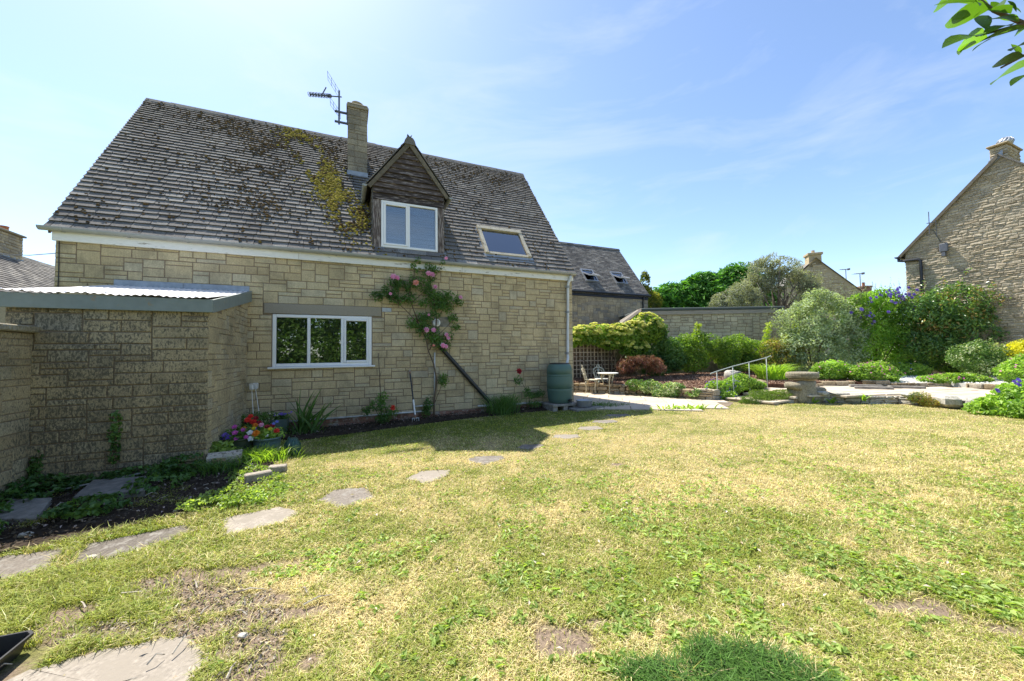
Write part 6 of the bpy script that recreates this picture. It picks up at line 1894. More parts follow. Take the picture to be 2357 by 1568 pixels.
b = MB(); b.tube([(.05, -.12, .02), (.065, -.145, .10), (.07, -.13, .19), (.06, -.07, .215), (.045, -.04, .19)], [.016, .015, .014, .014, .012], 10); b.build('spout', M['can'], can, smooth=True)
b = MB(); b.tube([(-.04, .05, .225), (-.05, .0, .25), (-.03, -.05, .23)], .010, 8); b.tube([(.0, .10, .15), (.0, .15, .12), (.0, .11, .03)], .010, 8); b.build('handle', M['can'], can, smooth=True)

lg = thing('split_log', 'short split log lying among nettles at the shed corner', 'log', at(-3.83, 5.04, .10), .55)
b = MB()
out = [(.105 * math.cos(a) * (1 + .1 * math.sin(3 * a)), .105 * math.sin(a) * (1 + .08 * math.cos(2 * a))) for a in np.linspace(0, 2 * PI, 15)[:-1]]
b.prism(out, 0, -.18, .19, .5); b.build('bark', M['log'], lg)
b = MB(); b.add([(-.184, y * .95, z * .95) for y, z in out], [tuple(range(14))]); b.add([(-.12, -.109, -.10), (.02, -.112, -.10), (.02, -.109, .03), (-.12, -.108, .05)], [(0, 1, 2, 3)]); b.build('split_face', M['logend'], lg, fixn=False)
for k, (x, y, a, l, lab) in enumerate(((-3.02, 4.50, .75, .27, 'pale hollow concrete block lying in the sunlit weeds'), (-2.97, 4.79, .35, .20, 'small pale stone block lying behind the hollow concrete block'))):
    o_ = thing('concrete_block', lab, 'block', at(x, y, .03), a)
    b = MB(); b.bevbox(-l / 2, l / 2, -.055, .055, -.03, .075 - .02 * k, .01, .8, None, .004, rs); b.build('block_body', M['slab_pale'], o_)
    if k == 0:
        b = MB(); b.lathe([(.03, .0765), (.028, .077), (.001, .077)], .06, 0, 12); b.build('hollow', M['concrete'], o_)
ty = thing('black_tray', 'black plastic tray lying on the soil at the lower left corner', 'tray', at(-2.74, 1.90, .02), .35)
b = MB()
o0 = [(-.36, -.2), (.14, -.2), (.17, -.16), (.17, .14), (.14, .17), (-.36, .17)]
def ringz(s, z, dx=0): return [(x * s + dx, y * s, z) for x, y in o0]
R0, R1, R2, R3, R4 = ringz(.86, 0), ringz(1.0, .085), ringz(1.06, .085), ringz(1.06, .07), ringz(.84, .012)
R1b = ringz(.985, .08)
V = R0 + R1b + R1 + R2 + R3; nn_ = 6
F = [tuple(range(5, -1, -1))]
for a_ in (0, 1, 2, 3):
    for k in range(nn_): F.append((a_ * nn_ + k, a_ * nn_ + (k + 1) % nn_, (a_ + 1) * nn_ + (k + 1) % nn_, (a_ + 1) * nn_ + k))
b.add(V, F); b.build('tray_body', M['black'], ty, fixn=False)
b = MB(); b.tube([(-.28, -.12, .02), (.06, -.12, .02)], .012, 6); b.tube([(-.28, .08, .02), (.06, .08, .02)], .012, 6); b.build('tray_ribs', M['black'], ty)

# cast metal garden furniture ----------------------------------------------------
def cast_chair(label, x, y, rot, group, mats):
    o = thing('garden_chair', label, 'chair', at(x, y, .016), rot, group)
    mt, ms_ = mats
    b = MB(); b.lathe([(.20, .42), (.215, .425), (.215, .445), (.19, .45), (.01, .448)], 0, 0, 26); b.build('seat', M[ms_], o)
    for (sx, sy) in ((-1, -1), (1, -1), (1, 1), (-1, 1)):
        b = MB()
        b.tube([(sx * .12, sy * .12, .42), (sx * .155, sy * .155, .34), (sx * .135, sy * .135, .20), (sx * .14, sy * .14, .08), (sx * .185, sy * .185, .0)], [.026, .024, .015, .012, .016], 8)
        b.tube([(sx * .03, sy * .13, .40), (sx * .08, sy * .14, .36), (sx * .13, sy * .14, .33)], .010, 6)
        b.build('leg', M[mt], o, smooth=True)
    # back: arched frame, crown finial, scrolls (back is on +y side)
    yb = lambda z: .17 + (z - .43) * .28
    fr_ = []
    for k in range(15):
        a = PI * k / 14
        xx_ = .19 * math.cos(a); zz_ = .67 + .14 * math.sin(a)
        fr_.append((xx_, yb(zz_), zz_))
    left = [(-.17, yb(.43), .43), (-.15, yb(.50), .50), (-.17, yb(.58), .58)]
    right = [(.17, yb(.43), .43), (.15, yb(.50), .50), (.17, yb(.58), .58)]
    b = MB(); b.tube(right + fr_ + left[::-1], .014, 7); b.build('back_frame', M[mt], o, smooth=True)
    b = MB()
    for sx in (-1, 1):
        b.tube([(sx * .03, yb(.44), .44), (sx * .11, yb(.55), .55), (sx * .06, yb(.64), .64), (sx * .02, yb(.58), .58)], .010, 6)
        b.tube([(sx * .15, yb(.60), .60), (sx * .10, yb(.70), .70), (sx * .03, yb(.74), .74), (sx * .02, yb(.66), .66)], .010, 6)
        b.tube([(sx * .07, yb(.46), .46), (sx * .14, yb(.52), .52)], .009, 6)
    b.tube([(0, yb(.44), .44), (0, yb(.80), .80)], .012, 6)
    b.tube([(-.17, yb(.47), .47), (.17, yb(.47), .47)], .010, 6)
    b.build('back_scrollwork', M[mt], o, smooth=True)
    b = MB()
    b.tube([(.05 * math.cos(a), yb(.84), .845 + .035 * math.sin(a)) for a in np.linspace(-.6, PI + .6, 9)], .012, 6); b.lathe([(.004, .875), (.014, .885), (.004, .91)], 0, yb(.89), 8); b.build('finial', M[mt], o, smooth=True)
    return o
cast_chair('cream rusting cast chair seen side-on beside the patio table', 2.50, 11.95, 1.15, 'cast metal garden chairs', ('iron', 'iron'))
cast_chair('green-white cast chair standing behind the patio table', 2.90, 12.30, .15, 'cast metal garden chairs', ('irongreen', 'ironwhite'))
tb = thing('garden_table', 'round white-topped cast metal table with curved cream legs on the patio', 'table', at(3.02, 11.92, .016))
b = MB(); b.lathe([(.27, .625), (.315, .63), (.325, .64), (.32, .65), (.01, .655)], 0, 0, 36); b.build('table_top', M['ironwhite'], tb)
for k in range(3):
    a = .5 + 2 * PI * k / 3; c_, s_ = math.cos(a), math.sin(a)
    b = MB(); b.tube([(c_ * .20, s_ * .20, .625), (c_ * .215, s_ * .215, .52), (c_ * .16, s_ * .16, .36), (c_ * .135, s_ * .135, .22), (c_ * .17, s_ * .17, .08), (c_ * .24, s_ * .24, .0)], [.036, .03, .018, .016, .016, .022], 8)
    b.tube([(c_ * .02, s_ * .02, .60), (c_ * .10, s_ * .10, .58), (c_ * .19, s_ * .19, .50)], .014, 6)
    b.build('leg', M['iron'], tb, smooth=True)
b = MB(); b.tube([(.145 * math.cos(a), .145 * math.sin(a), .26) for a in np.linspace(0, 2 * PI, 19)], .010, 6, cap=False); b.lathe([(.20, .60), (.235, .602), (.235, .624), (.20, .624)], 0, 0, 24, cap0=False, cap1=False); b.build('apron_ring', M['iron'], tb)

# ================================================================== planting
def shrub(name, label, cat, base, lumps, mat, n, size, aspect=.5, group=None, stem=True, tips=5, r0=.02, lname='foliage', stemmat='stem', **kw):
    """lumps are in world coordinates; the thing's Empty stands at its base"""
    o = thing(name, label, cat, base, 0, group)
    L = [(l[0] - base[0], l[1] - base[1], l[2] - base[2]) + tuple(l[3:6]) for l in lumps]
    foliage(lname, o, mat, L, n, size, aspect, **kw)
    if stem:
        tp = [(L[k % len(L)][0] + RNG.normal() * L[k % len(L)][3] * .4, L[k % len(L)][1] + RNG.normal() * L[k % len(L)][4] * .3, L[k % len(L)][2] + L[k % len(L)][5] * RNG.uniform(-.2, .5)) for k in range(tips)]
        stems(o, M[stemmat], (0, 0, -.03), tp, r0)
    return o, L
def sprinkle(parent, L, mat, n, r, up=.45, front=.5, name='flower', kind='stuff', per=5, top=.3, layers=1):
    P, Nn, D = crown_pts(L, n * 6, (.96, 1.06), 2.2, .2, 55)
    k = (Nn[:, 1] < front) & (Nn[:, 2] > -top)
    P, Nn = P[k][:n], Nn[k][:n]
    return flower_mesh([(p, q * (1 - up) + np.array([0, -.2, up])) for p, q in zip(P, Nn)], mat, name, parent, r, layers, per, .5, kind)

h_, L = shrub('climbing_hydrangea', 'climbing hydrangea with lime-yellow flower heads covering the trellis top', 'climber', (3.6, 13.9, .45),
              [(1.95, 13.35, 1.82, .45, .35, .28), (2.55, 13.45, 2.02, .55, .4, .36), (3.15, 13.55, 2.05, .6, .4, .40), (3.8, 13.6, 2.0, .6, .45, .42), (4.4, 13.75, 2.05, .6, .45, .45), (4.95, 13.75, 2.25, .62, .45, .55), (4.4, 13.6, 1.55, .5, .35, .35), (3.5, 13.5, 1.70, .4, .3, .2)],
              LEAF['hydr'], 9500, .085, .75, up=.35, thr=.33, gap=3, seed=61, tips=8)
sprinkle(h_, L, LEAF['hydrflower'], 420, .088, .6, .55, 'flower_heads', per=7, top=-.05, layers=2)
shrub('ivy_mass', 'dense dark ivy tumbling over the boundary wall right of the trellis', 'ivy', (5.4, 14.25, .5),
      [(4.75, 14.0, 1.3, .55, .4, .55), (5.3, 14.1, 1.55, .6, .4, .65), (5.85, 14.2, 1.35, .55, .4, .6), (5.3, 13.95, .95, .75, .4, .45), (6.15, 14.3, 1.1, .45, .35, .45), (5.3, 14.0, 2.15, .5, .35, .4)], LEAF['ivy'], 9000, .085, .85, up=.2, thr=.28, seed=62)
shrub('boundary_shrub', 'loose green shrub with lime shoots growing against the boundary wall', 'shrub', (7.1, 14.7, .5),
      [(6.7, 14.5, 1.5, .5, .4, .55), (7.2, 14.6, 1.65, .55, .4, .55), (7.0, 14.5, 1.05, .6, .35, .45), (7.75, 14.7, 1.55, .5, .35, .5)], LEAF['wallshrub'], 6500, .085, .55, up=.3, thr=.36, seed=63)
o, L = shrub('boundary_shrub', 'broad dark shrub flecked with yellow behind the pointed grey rock', 'shrub', (8.9, 15.0, .5),
      [(8.3, 14.8, 1.4, .55, .4, .52), (8.9, 14.9, 1.5, .6, .4, .55), (9.5, 14.9, 1.35, .55, .4, .5), (8.7, 14.7, 1.0, .7, .3, .4), (9.4, 14.8, .95, .5, .3, .36)], LEAF['wallshrub'], 7500, .085, .55, up=.3, thr=.36, seed=64)
for (x, y, z, hgt, lab) in ((6.95, 14.5, 1.6, .75, 'tall lime shoot rising in front of the garage wall'), (9.75, 14.6, 1.5, .85, 'yellow-green shoot rising beside the garage corner'), (10.55, 14.3, 1.5, .8, 'lime shoot rising above the bronze shrub')):
    q = thing('lime_shoot', lab, 'shoot', (x, y, .5), 0, 'lime green new shoots over the shrubs')
    b = MB(); b.tube([(0, 0, 0), (.03, 0, z - .5), (.10, 0, z - .5 + hgt)], [.014, .010, .004], 6); b.build('stem', M['greenstem'], q)
    foliage('leaves', q, LEAF['limetip'], [(.05 + .05 * k, 0, z - .45 + hgt * k / 4, .12 + .03 * (k % 2), .1, .14) for k in range(5)], 420, .075, .45, up=.3, shell=(.1, 1.1), thr=.3, seed=65)
shrub('bronze_shrub', 'rounded shrub with bronze and lime young leaves left of the silver bush', 'shrub', (10.1, 14.2, .5),
      [(9.75, 14.1, 1.35, .45, .4, .45), (10.2, 14.2, 1.55, .5, .4, .5), (10.55, 14.1, 1.2, .4, .4, .45), (10.0, 13.95, 1.0, .6, .4, .4)], LEAF['pieris'], 5500, .075, .42, up=.35, thr=.36, seed=66)
# red maple
ac, L = shrub('red_maple', 'low dome-shaped red-leaved maple on the bark bed', 'maple', (4.30, 12.75, .42), [(4.0, 12.7, 1.02, .45, .4, .22), (4.45, 12.72, 1.08, .48, .42, .22), (4.82, 12.7, .92, .30, .35, .26), (3.72, 12.65, .88, .28, .3, .22)], LEAF['acer'], 4200, .12, .13, up=.25, droop=1.8, rough=.45, thr=.42, gap=3.5, seed=67, flat_bottom=.12)
# daylily
dl = thing('daylily_clump', 'arching clump of bright yellow-green strap leaves right of the handrail', 'plant', (8.55, 12.4, .44))
n_ = 420
a_ = RNG.random(n_) * 2 * PI; r_ = RNG.random(n_) ** .6 * .34
blades('strap_leaves', LEAF['grasslike'], dl, np.c_[np.cos(a_) * r_ * 1.3, np.sin(a_) * r_, np.zeros(n_)], RNG.uniform(.6, 1.05, n_), np.c_[np.cos(a_) * RNG.uniform(.2, .95, n_), np.sin(a_) * RNG.uniform(.2, .8, n_)], np.full(n_, .024), 6, .85, kind='stuff')
# trailing plants on the wall
o, L = shrub('trailing_ivy', 'cream-edged ivy trailing over the retaining wall near the patio chairs', 'ivy', (4.15, 10.95, .3), [(3.7, 11.35, .42, .34, .22, .16), (4.05, 11.05, .38, .36, .22, .20), (4.5, 10.6, .36, .34, .2, .20), (4.25, 10.75, .22, .3, .16, .14), (4.85, 10.15, .34, .2, .16, .16)], LEAF['varieg'], 4200, .05, .7, up=.35, seed=68, stem=False)
o, L = shrub('trailing_plant', 'green mound with pale violet flowers trailing beside the lowest handrail post', 'plant', (5.75, 10.3, .3), [(5.55, 10.25, .40, .32, .2, .22), (5.95, 10.35, .42, .36, .2, .22), (6.35, 10.55, .52, .34, .22, .24), (6.75, 10.7, .46, .26, .18, .18), (5.7, 10.05, .22, .26, .14, .14), (7.0, 10.72, .42, .2, .14, .12)], LEAF['ger'], 5200, .055, .65, up=.4, seed=69, stem=False)
sprinkle(o, L[:2] + L[4:5], LEAF['purple'], 60, .020, .3, .3, 'flowers')
jn, L = shrub('juniper', 'low spreading green juniper between the steps and the lawn', 'juniper', (6.55, 9.55, .1), [(6.1, 9.42, .20, .42, .26, .10), (6.5, 9.5, .26, .45, .28, .12), (6.9, 9.62, .30, .36, .24, .11), (6.35, 9.65, .32, .3, .2, .10), (5.85, 9.32, .14, .26, .18, .07)], LEAF['juniper'], 7500, .055, .16, up=.15, seed=70, rand=.9, thr=.34, gap=5)
for (x, y, dx, dz) in ((6.6, 9.5, .35, .24), (6.2, 9.4, -.3, .16), (6.9, 9.6, .4, .18), (6.35, 9.6, .12, .3)):
    pass
flag('edging_stone', [(6.15, 9.28), (6.2, 9.42), (7.1, 9.50), (7.15, 9.34)], 'flat bleached edging stone below the juniper at the lawn edge', 'edging stone', M['whitestone'], None, .08, .075, wob=.02, seed=71)

# right-hand border
o, L = shrub('silver_bush', 'large rounded silver-green bush with long whippy shoots at the terrace back', 'bush', (11.4, 14.3, .5),
      [(11.1, 14.2, 2.45, .95, .7, .9), (11.9, 14.3, 2.6, 1.0, .7, 1.0), (12.6, 14.4, 2.3, .85, .6, .9), (11.2, 14.0, 1.5, 1.05, .65, .9), (12.2, 14.1, 1.4, 1.0, .6, .9), (10.6, 14.0, 1.5, .6, .5, .7), (11.7, 14.3, 3.25, .7, .5, .5), (12.9, 14.2, 1.7, .6, .5, .8), (10.35, 14.1, .95, .6, .5, .5), (13.0, 14.3, 2.7, .6, .5, .7)], LEAF['silver'], 24000, .088, .5, up=.3, thr=.38, gap=2.3, seed=71, rough=.32, tips=14)
n_ = 90; P, Nn, D = crown_pts(L, n_ * 4, (1.0, 1.05), 2, .2, 3); k = Nn[:, 2] > .1; P, Nn = P[k][:n_], Nn[k][:n_]
b = MB()
for p, q in zip(P, Nn):
    d = Vector(q) * .35 + Vector((RNG.normal() * .12, RNG.normal() * .1, .32)); b.tube([Vector(p), Vector(p) + d * .6, Vector(p) + d + Vector((0, 0, -.04))], [.006, .004, .002], 4)
b.build('whippy_shoots', M['stem'], o, kind='stuff')
leaf_obj('shoot_leaves', LEAF['silver'], o, np.repeat(P, 14, 0) + (np.repeat(Nn, 14, 0) * .35 + np.array([0, 0, .3])) * RNG.random((len(P) * 14, 1)) * 1.05 + RNG.normal(size=(len(P) * 14, 3)) * .03, RNG.normal(size=(len(P) * 14, 3)), .038, .5, kind='stuff')
o, L = shrub('clematis_bush', 'green bush draped in purple clematis flowers beside the silver bush', 'bush', (13.9, 14.4, .5),
      [(13.5, 14.3, 2.6, .9, .6, .85), (14.2, 14.3, 2.8, .9, .6, .85), (14.9, 14.4, 2.5, .95, .6, .95), (13.4, 14.1, 1.6, .8, .55, .85), (14.3, 14.2, 1.5, .9, .6, .9), (15.1, 14.3, 1.4, .8, .55, .85), (13.9, 14.2, 3.35, .55, .45, .35), (13.2, 14.2, 3.2, .4, .4, .35)], LEAF['clem'], 26000, .078, .62, up=.3, thr=.34, gap=2.1, seed=72, rough=.3, tips=12)
pts = []
for (cx, cz, nn_) in ((13.05, 2.95, 9), (13.35, 3.15, 9), (13.75, 3.55, 10), (14.2, 3.7, 12), (14.65, 3.62, 10), (14.9, 3.1, 9), (13.5, 2.75, 8), (14.4, 3.4, 8), (12.6, 3.1, 3), (14.0, 3.3, 5), (13.2, 3.4, 6)):
    for k in range(nn_): pts.append((np.array((cx - 13.9 + RNG.normal() * .13, -.62 + RNG.normal() * .10, cz - .68 + RNG.normal() * .11)), (RNG.normal() * .4, -1, .3)))
pts = [q for q in pts if RNG.random() < .62]
flower_mesh(pts, LEAF['purple'], 'clematis_flowers', o, .06, 1, 6, .3, kind='stuff')
o, L = shrub('photinia', 'big dark glossy-leaved bush with reddish tips in front of the rubble house', 'bush', (16.2, 14.0, .5),
      [(15.5, 13.7, 2.5, .85, .7, .75), (16.2, 13.6, 2.9, .95, .8, .85), (17.0, 13.6, 2.6, .85, .8, .75), (17.6, 13.7, 2.2, .6, .6, .6), (15.2, 13.6, 1.8, .7, .6, .7), (16.3, 13.4, 2.0, 1.2, .7, .7), (17.2, 13.5, 1.8, .8, .6, .6), (15.0, 13.8, 2.7, .8, .6, .75), (14.9, 13.7, 1.3, .7, .5, .7), (17.9, 13.6, 1.5, .5, .5, .6)], LEAF['photinia'], 20000, .115, .45, up=.25, thr=.32, gap=2.0, seed=73, droop=.5, rough=.25, tips=12, r0=.03)
def shoots(o, L, mat, n, ln, lsz):
    P, Nn, D = crown_pts(L, n * 4, (.98, 1.05), 2, .2, 5); k = Nn[:, 2] > .0; P, Nn = P[k][:n], Nn[k][:n]
    b = MB(); Q = []
    for p, q in zip(P, Nn):
        d = Vector(q) * ln * .7 + Vector((RNG.normal() * .1, RNG.normal() * .1, ln * .7))
        b.tube([Vector(p), Vector(p) + d * .6, Vector(p) + d], [.006, .004, .002], 4)
        for f_ in np.linspace(.25, 1.05, 9): Q.append(np.array(p) + np.array(d) * f_ + RNG.normal(size=3) * lsz * .45)
    b.build('stray_shoots', M['stem'], o, kind='stuff')
    Q = np.array(Q); leaf_obj('shoot_leaves', mat, o, Q, RNG.normal(size=Q.shape) + np.array([0, 0, .8]), lsz, .5, .22, np.clip(RNG.normal(.75, .2, len(Q)), 0, 1), kind='stuff')
shoots(bpy.data.objects['photinia'], L, LEAF['photinia'], 70, .26, .10)
shoots(bpy.data.objects['clematis_bush'], [(-.4, -.1, 2.1, .9, .6, .85), (.3, -.1, 2.3, .9, .6, .85), (1.0, 0, 2.0, .95, .6, .95)], LEAF['silver'], 60, .4, .045)
shrub('understory_shrub', 'airy green-gold shrub filling the gap below the glossy dark bush', 'shrub', (15.0, 13.9, .5), [(14.6, 13.7, 1.1, .6, .5, .6), (15.3, 13.6, 1.2, .6, .5, .6), (15.9, 13.6, 1.0, .7, .5, .5), (16.8, 13.4, .95, .8, .4, .5)], LEAF['wallshrub'], 8000, .06, .55, up=.3, thr=.38, gap=2.6, seed=74)
shrub('variegated_bush', 'rounded white-variegated bush in front of the glossy dark bush', 'bush', (14.7, 11.9, .45), [(14.3, 11.8, 1.15, .5, .45, .42), (14.9, 11.9, 1.25, .55, .5, .45), (15.3, 11.9, 1.0, .4, .4, .4), (14.6, 11.7, .85, .6, .45, .35)], LEAF['varieg'], 8500, .055, .6, up=.35, thr=.35, gap=3, seed=75)
shrub('yellow_bush', 'bright yellow-leaved bush at the right edge of the photo', 'bush', (15.8, 11.5, .45), [(15.55, 11.4, 1.3, .42, .4, .35), (16.0, 11.5, 1.25, .5, .45, .4), (15.8, 11.3, 1.0, .5, .4, .35)], LEAF['yellow'], 5500, .07, .5, up=.35, thr=.3, seed=76)
G_ = 'hardy geranium clumps along the terrace back'
for (nm, lab, base, lumps, n_, fl) in (
    ('geranium', 'blue-green geranium mound left of the terrace geraniums below the silver bush', (10.3, 12.2, .45), [(10.0, 12.1, .72, .38, .35, .28), (10.45, 12.2, .78, .42, .38, .30), (10.8, 12.3, .65, .3, .3, .22)], 4200, 14),
    ('geranium', 'light green geranium mound with many mauve flowers left of the white gravel', (10.95, 11.7, .43), [(10.85, 11.6, .68, .42, .36, .28), (11.3, 11.7, .73, .44, .38, .30), (11.65, 11.65, .60, .32, .3, .22), (11.2, 11.45, .52, .46, .3, .2)], 6000, 80),
    ('geranium', 'flat spreading geranium mound with magenta flowers in the middle of the white gravel', (13.0, 10.9, .42), [(12.5, 11.25, .46, .34, .30, .14), (12.9, 11.2, .49, .40, .34, .17), (13.35, 11.15, .50, .40, .34, .17), (13.75, 11.2, .47, .32, .30, .14)], 6500, 60),
    ('geranium', 'tall loose geranium mound with pink flowers at the right edge by the gravel', (14.0, 10.2, .42), [(13.7, 10.2, .75, .4, .4, .32), (14.2, 10.3, .85, .5, .4, .38), (13.9, 10.0, .62, .45, .35, .25)], 5500, 40)):
    o, L = shrub(nm, lab, 'geranium', base, lumps, LEAF['ger'], n_, .062, .75, G_, False, up=.5, thr=.34, gap=4, seed=80 + n_ % 17)
    sprinkle(o, L, LEAF['magenta'], fl, .024, .6, .6, 'flowers', top=-.05)
o, L = shrub('shaded_ground_cover', 'dark leafy ground cover with a few mauve flowers beneath the clematis bush', 'plant', (13.3, 13.2, .45), [(12.6, 13.6, .65, .6, .4, .25), (13.5, 13.6, .7, .7, .4, .28), (14.3, 13.5, .65, .6, .4, .25), (12.0, 13.6, .6, .4, .35, .22)], LEAF['ger'], 5000, .06, .7, stem=False, up=.5, seed=91)
sprinkle(o, L, LEAF['purple'], 8, .03, .6, .4, 'flowers')
o, L = shrub('foreground_geranium', 'large leafy geranium with blue-violet flowers overhanging the lawn at right', 'geranium', (9.9, 7.3, .1),
      [(9.45, 7.35, .28, .34, .30, .22), (9.85, 7.3, .40, .42, .36, .32), (10.35, 7.25, .45, .48, .40, .36), (9.55, 6.95, .25, .38, .32, .22), (10.0, 6.8, .35, .48, .38, .30), (9.6, 6.45, .24, .38, .34, .22), (10.3, 6.4, .36, .5, .4, .32), (10.9, 7.0, .45, .5, .4, .36), (9.2, 7.45, .2, .2, .2, .14)], LEAF['ger'], 13000, .075, .55, stem=False, up=.45, thr=.33, gap=4, seed=92, rough=.3)
pts = [(np.array((x - 9.9 + RNG.normal() * .02, y - 7.3, z - .1)), (0, -1, .5)) for x, y, z in ((9.72, 7.25, .78), (9.66, 7.2, .70), (9.95, 7.3, .86), (10.2, 7.2, .90), (10.05, 7.0, .74), (10.4, 7.1, .92), (9.70, 7.3, .74), (10.6, 7.0, .95), (10.3, 6.8, .80), (9.4, 7.3, .58))]
flower_mesh(pts, LEAF['purple'], 'flowers', o, .05, 1, 6, .3, kind='stuff')
b = MB()
for p, q in pts: b.tube([Vector(p) + Vector((0, 0, -.3)), Vector(p)], .004, 5)
b.build('flower_stalks', M['greenstem'], o, kind='stuff')
shrub('dead_creeper', 'brown half-dead creeper hanging over the low wall by the geranium', 'creeper', (9.35, 8.6, .2), [(9.25, 8.6, .30, .18, .22, .14), (9.30, 8.45, .20, .14, .18, .12)], LEAF['pieris'], 1600, .04, .3, stem=True, tips=8, r0=.006, up=.3, seed=93)
for (x, y, lab) in ((8.35, 8.98, 'broad-leaved weed rooted in the low wall'), (7.35, 9.25, 'tuft of weeds at the foot of the bird bath'), (7.75, 9.2, 'leafy weed at the base of the low wall near the bird bath')):
    o = thing('wall_weed', lab, 'weed', (x, y, .2 if y < 9 else .1), 0, 'weeds at the low wall')
    blades('leaf_tuft', LEAF['grasslike'], o, np.zeros((14, 3)) + RNG.normal(size=(14, 3)) * .015, RNG.uniform(.12, .26, 14), RNG.normal(0, .6, (14, 2)), np.full(14, .045), 4, .5)

# trees behind -----------------------------------------------------------------------
def tree(name, label, base, trunk_h, lumps, mat, n, size, aspect, r0=.2, group=None, nb=9, **kw):
    o = thing(name, label, 'tree', base, 0, group)
    L = [(l[0] - base[0], l[1] - base[1], l[2] - base[2]) + tuple(l[3:6]) for l in lumps]
    foliage('crown', o, mat, L, n, size, aspect, **kw)
    b = MB(); b.tube([(0, 0, -.3), (.05, 0, trunk_h * .5), (.0, .05, trunk_h)], [r0, r0 * .8, r0 * .6], 10); b.build('trunk', M['trunk'], o, smooth=True)
    b = MB()
    for k in range(nb):
        l = L[k % len(L)]; tip = Vector((l[0] + RNG.normal() * l[3] * .5, l[1] + RNG.normal() * l[4] * .4, l[2] + l[5] * RNG.uniform(-.2, .7)))
        st_ = Vector((0, 0, trunk_h * RNG.uniform(.45, 1.0))); mid = st_.lerp(tip, .5) + Vector((RNG.normal() * .2, RNG.normal() * .2, .1))
        b.tube([st_, mid, tip], [r0 * .35, r0 * .22, r0 * .06], 6)
    b.build('branch', M['trunk'], o, smooth=True)
    return o, L
cl_ = []
for k in range(30):
    f = k / 29.0
    x = 11.3 + 7.2 * ((k * .618) % 1.0)
    topz = 5.75 + 1.8 * min(1, max(0, (x - 10.8) / 5.5)) + .35 * math.sin(x * 2.3)
    z = RNG.uniform(2.5, topz - .5)
    cl_.append((x, 28 + RNG.uniform(-1.2, .6), z, RNG.uniform(.75, 1.25), RNG.uniform(.7, 1.0), RNG.uniform(.5, .8)))
for x in np.linspace(11.6, 18.0, 9):
    topz = 5.75 + 1.8 * min(1, max(0, (x - 10.8) / 5.5)) + .35 * math.sin(x * 2.3)
    cl_.append((x, 28.0, topz - 1.1, 1.1, .9, .9)); cl_.append((x + .4, 27.8, topz - 2.3, 1.1, .9, .9))
for x in np.linspace(11.2, 18.4, 13):
    topz = 5.75 + 1.8 * min(1, max(0, (x - 10.8) / 5.5)) + .35 * math.sin(x * 2.3)
    cl_.append((x, 28.3, topz - .45 + RNG.normal() * .12, .75, .7, .55))
tree('conifer', 'wide bushy bright green conifer behind the garage', (14.6, 28.6, 0), 5, cl_, LEAF['conifer'], 60000, .34, .34, .3, up=.15, thr=.35, gap=1.7, seed=101, droop=-.1, rough=.55, shell=(.4, 1.2))
tree('conifer', 'slim yellow-green conifer peeping past the neighbour house', (9.4, 26, 0), 4, [(9.3, 26, 6.3, .35, .35, .8), (9.35, 26, 5.2, .55, .5, .9), (9.6, 26, 4.2, .75, .6, 1.0), (10.0, 26.2, 4.9, .5, .5, .7), (9.5, 26, 3.0, .8, .6, .9)], LEAF['goldconifer'], 7000, .16, .4, .14, up=.15, thr=.34, gap=1.6, seed=102)
cf = bpy.data.objects['conifer']
Lc = [(l[0] - 14.6, l[1] - 28.6, l[2], l[3], l[4], l[5]) for l in cl_]
Pc, Nc, Dc = crown_pts(Lc, 5200, (1.0, 1.25), 1.5, .3, 9)
leaf_obj('sprays', LEAF['conifer'], cf, Pc, Nc * .4 + np.array([0, 0, .8]) + RNG.normal(size=Pc.shape) * .3, RNG.uniform(.45, .85, len(Pc)), .2, .2, None, Nc + np.array([.1, -.1, .25]) + RNG.normal(size=Pc.shape) * .25, 'stuff')
gt_, L = tree('grey_leaved_tree', 'grey-green small-leaved tree with tangled branches behind the garage', (15.6, 22, 0), 3.5,
     [(14.6, 22, 6.0, .9, .7, .7), (15.4, 22, 6.4, 1.0, .8, .65), (16.3, 22, 6.1, 1.0, .8, .7), (17.1, 22, 5.5, .9, .7, .7), (14.3, 21.8, 5.1, .8, .6, .7), (17.4, 21.8, 4.7, .7, .6, .6), (15.5, 21.8, 5.2, .7, .5, .4), (14.4, 21.9, 4.2, .6, .5, .6), (16.9, 21.8, 3.9, .8, .5, .6)], LEAF['greytree'], 20000, .10, .45, .2, nb=16, up=.25, thr=.40, gap=1.7, seed=103, rough=.38, shell=(.5, 1.1))
b = MB()
for k in range(26):
    p0 = Vector((RNG.uniform(-1.2, 1.4), -.4, RNG.uniform(2.4, 4.0))); p1 = p0 + Vector((RNG.normal() * .9, RNG.normal() * .3, RNG.uniform(.2, 1.4)))
    b.tube([p0, p0.lerp(p1, .5) + Vector((RNG.normal() * .2, 0, .1)), p1], [.035, .024, .012], 5)
b.build('tangled_twigs', M['trunk'], gt_, kind='stuff')
tree('silver_tree', 'small pale silver-leaved tree in front of the conifer', (12.0, 20, 0), 3, [(11.5, 20, 4.1, .8, .5, .5), (12.2, 20, 4.4, .8, .6, .65), (12.8, 20.1, 4.2, .6, .5, .6), (11.0, 20, 3.8, .5, .4, .35)], LEAF['greytree'], 9000, .085, .45, .12, up=.3, thr=.36, gap=2, seed=104, rough=.35)

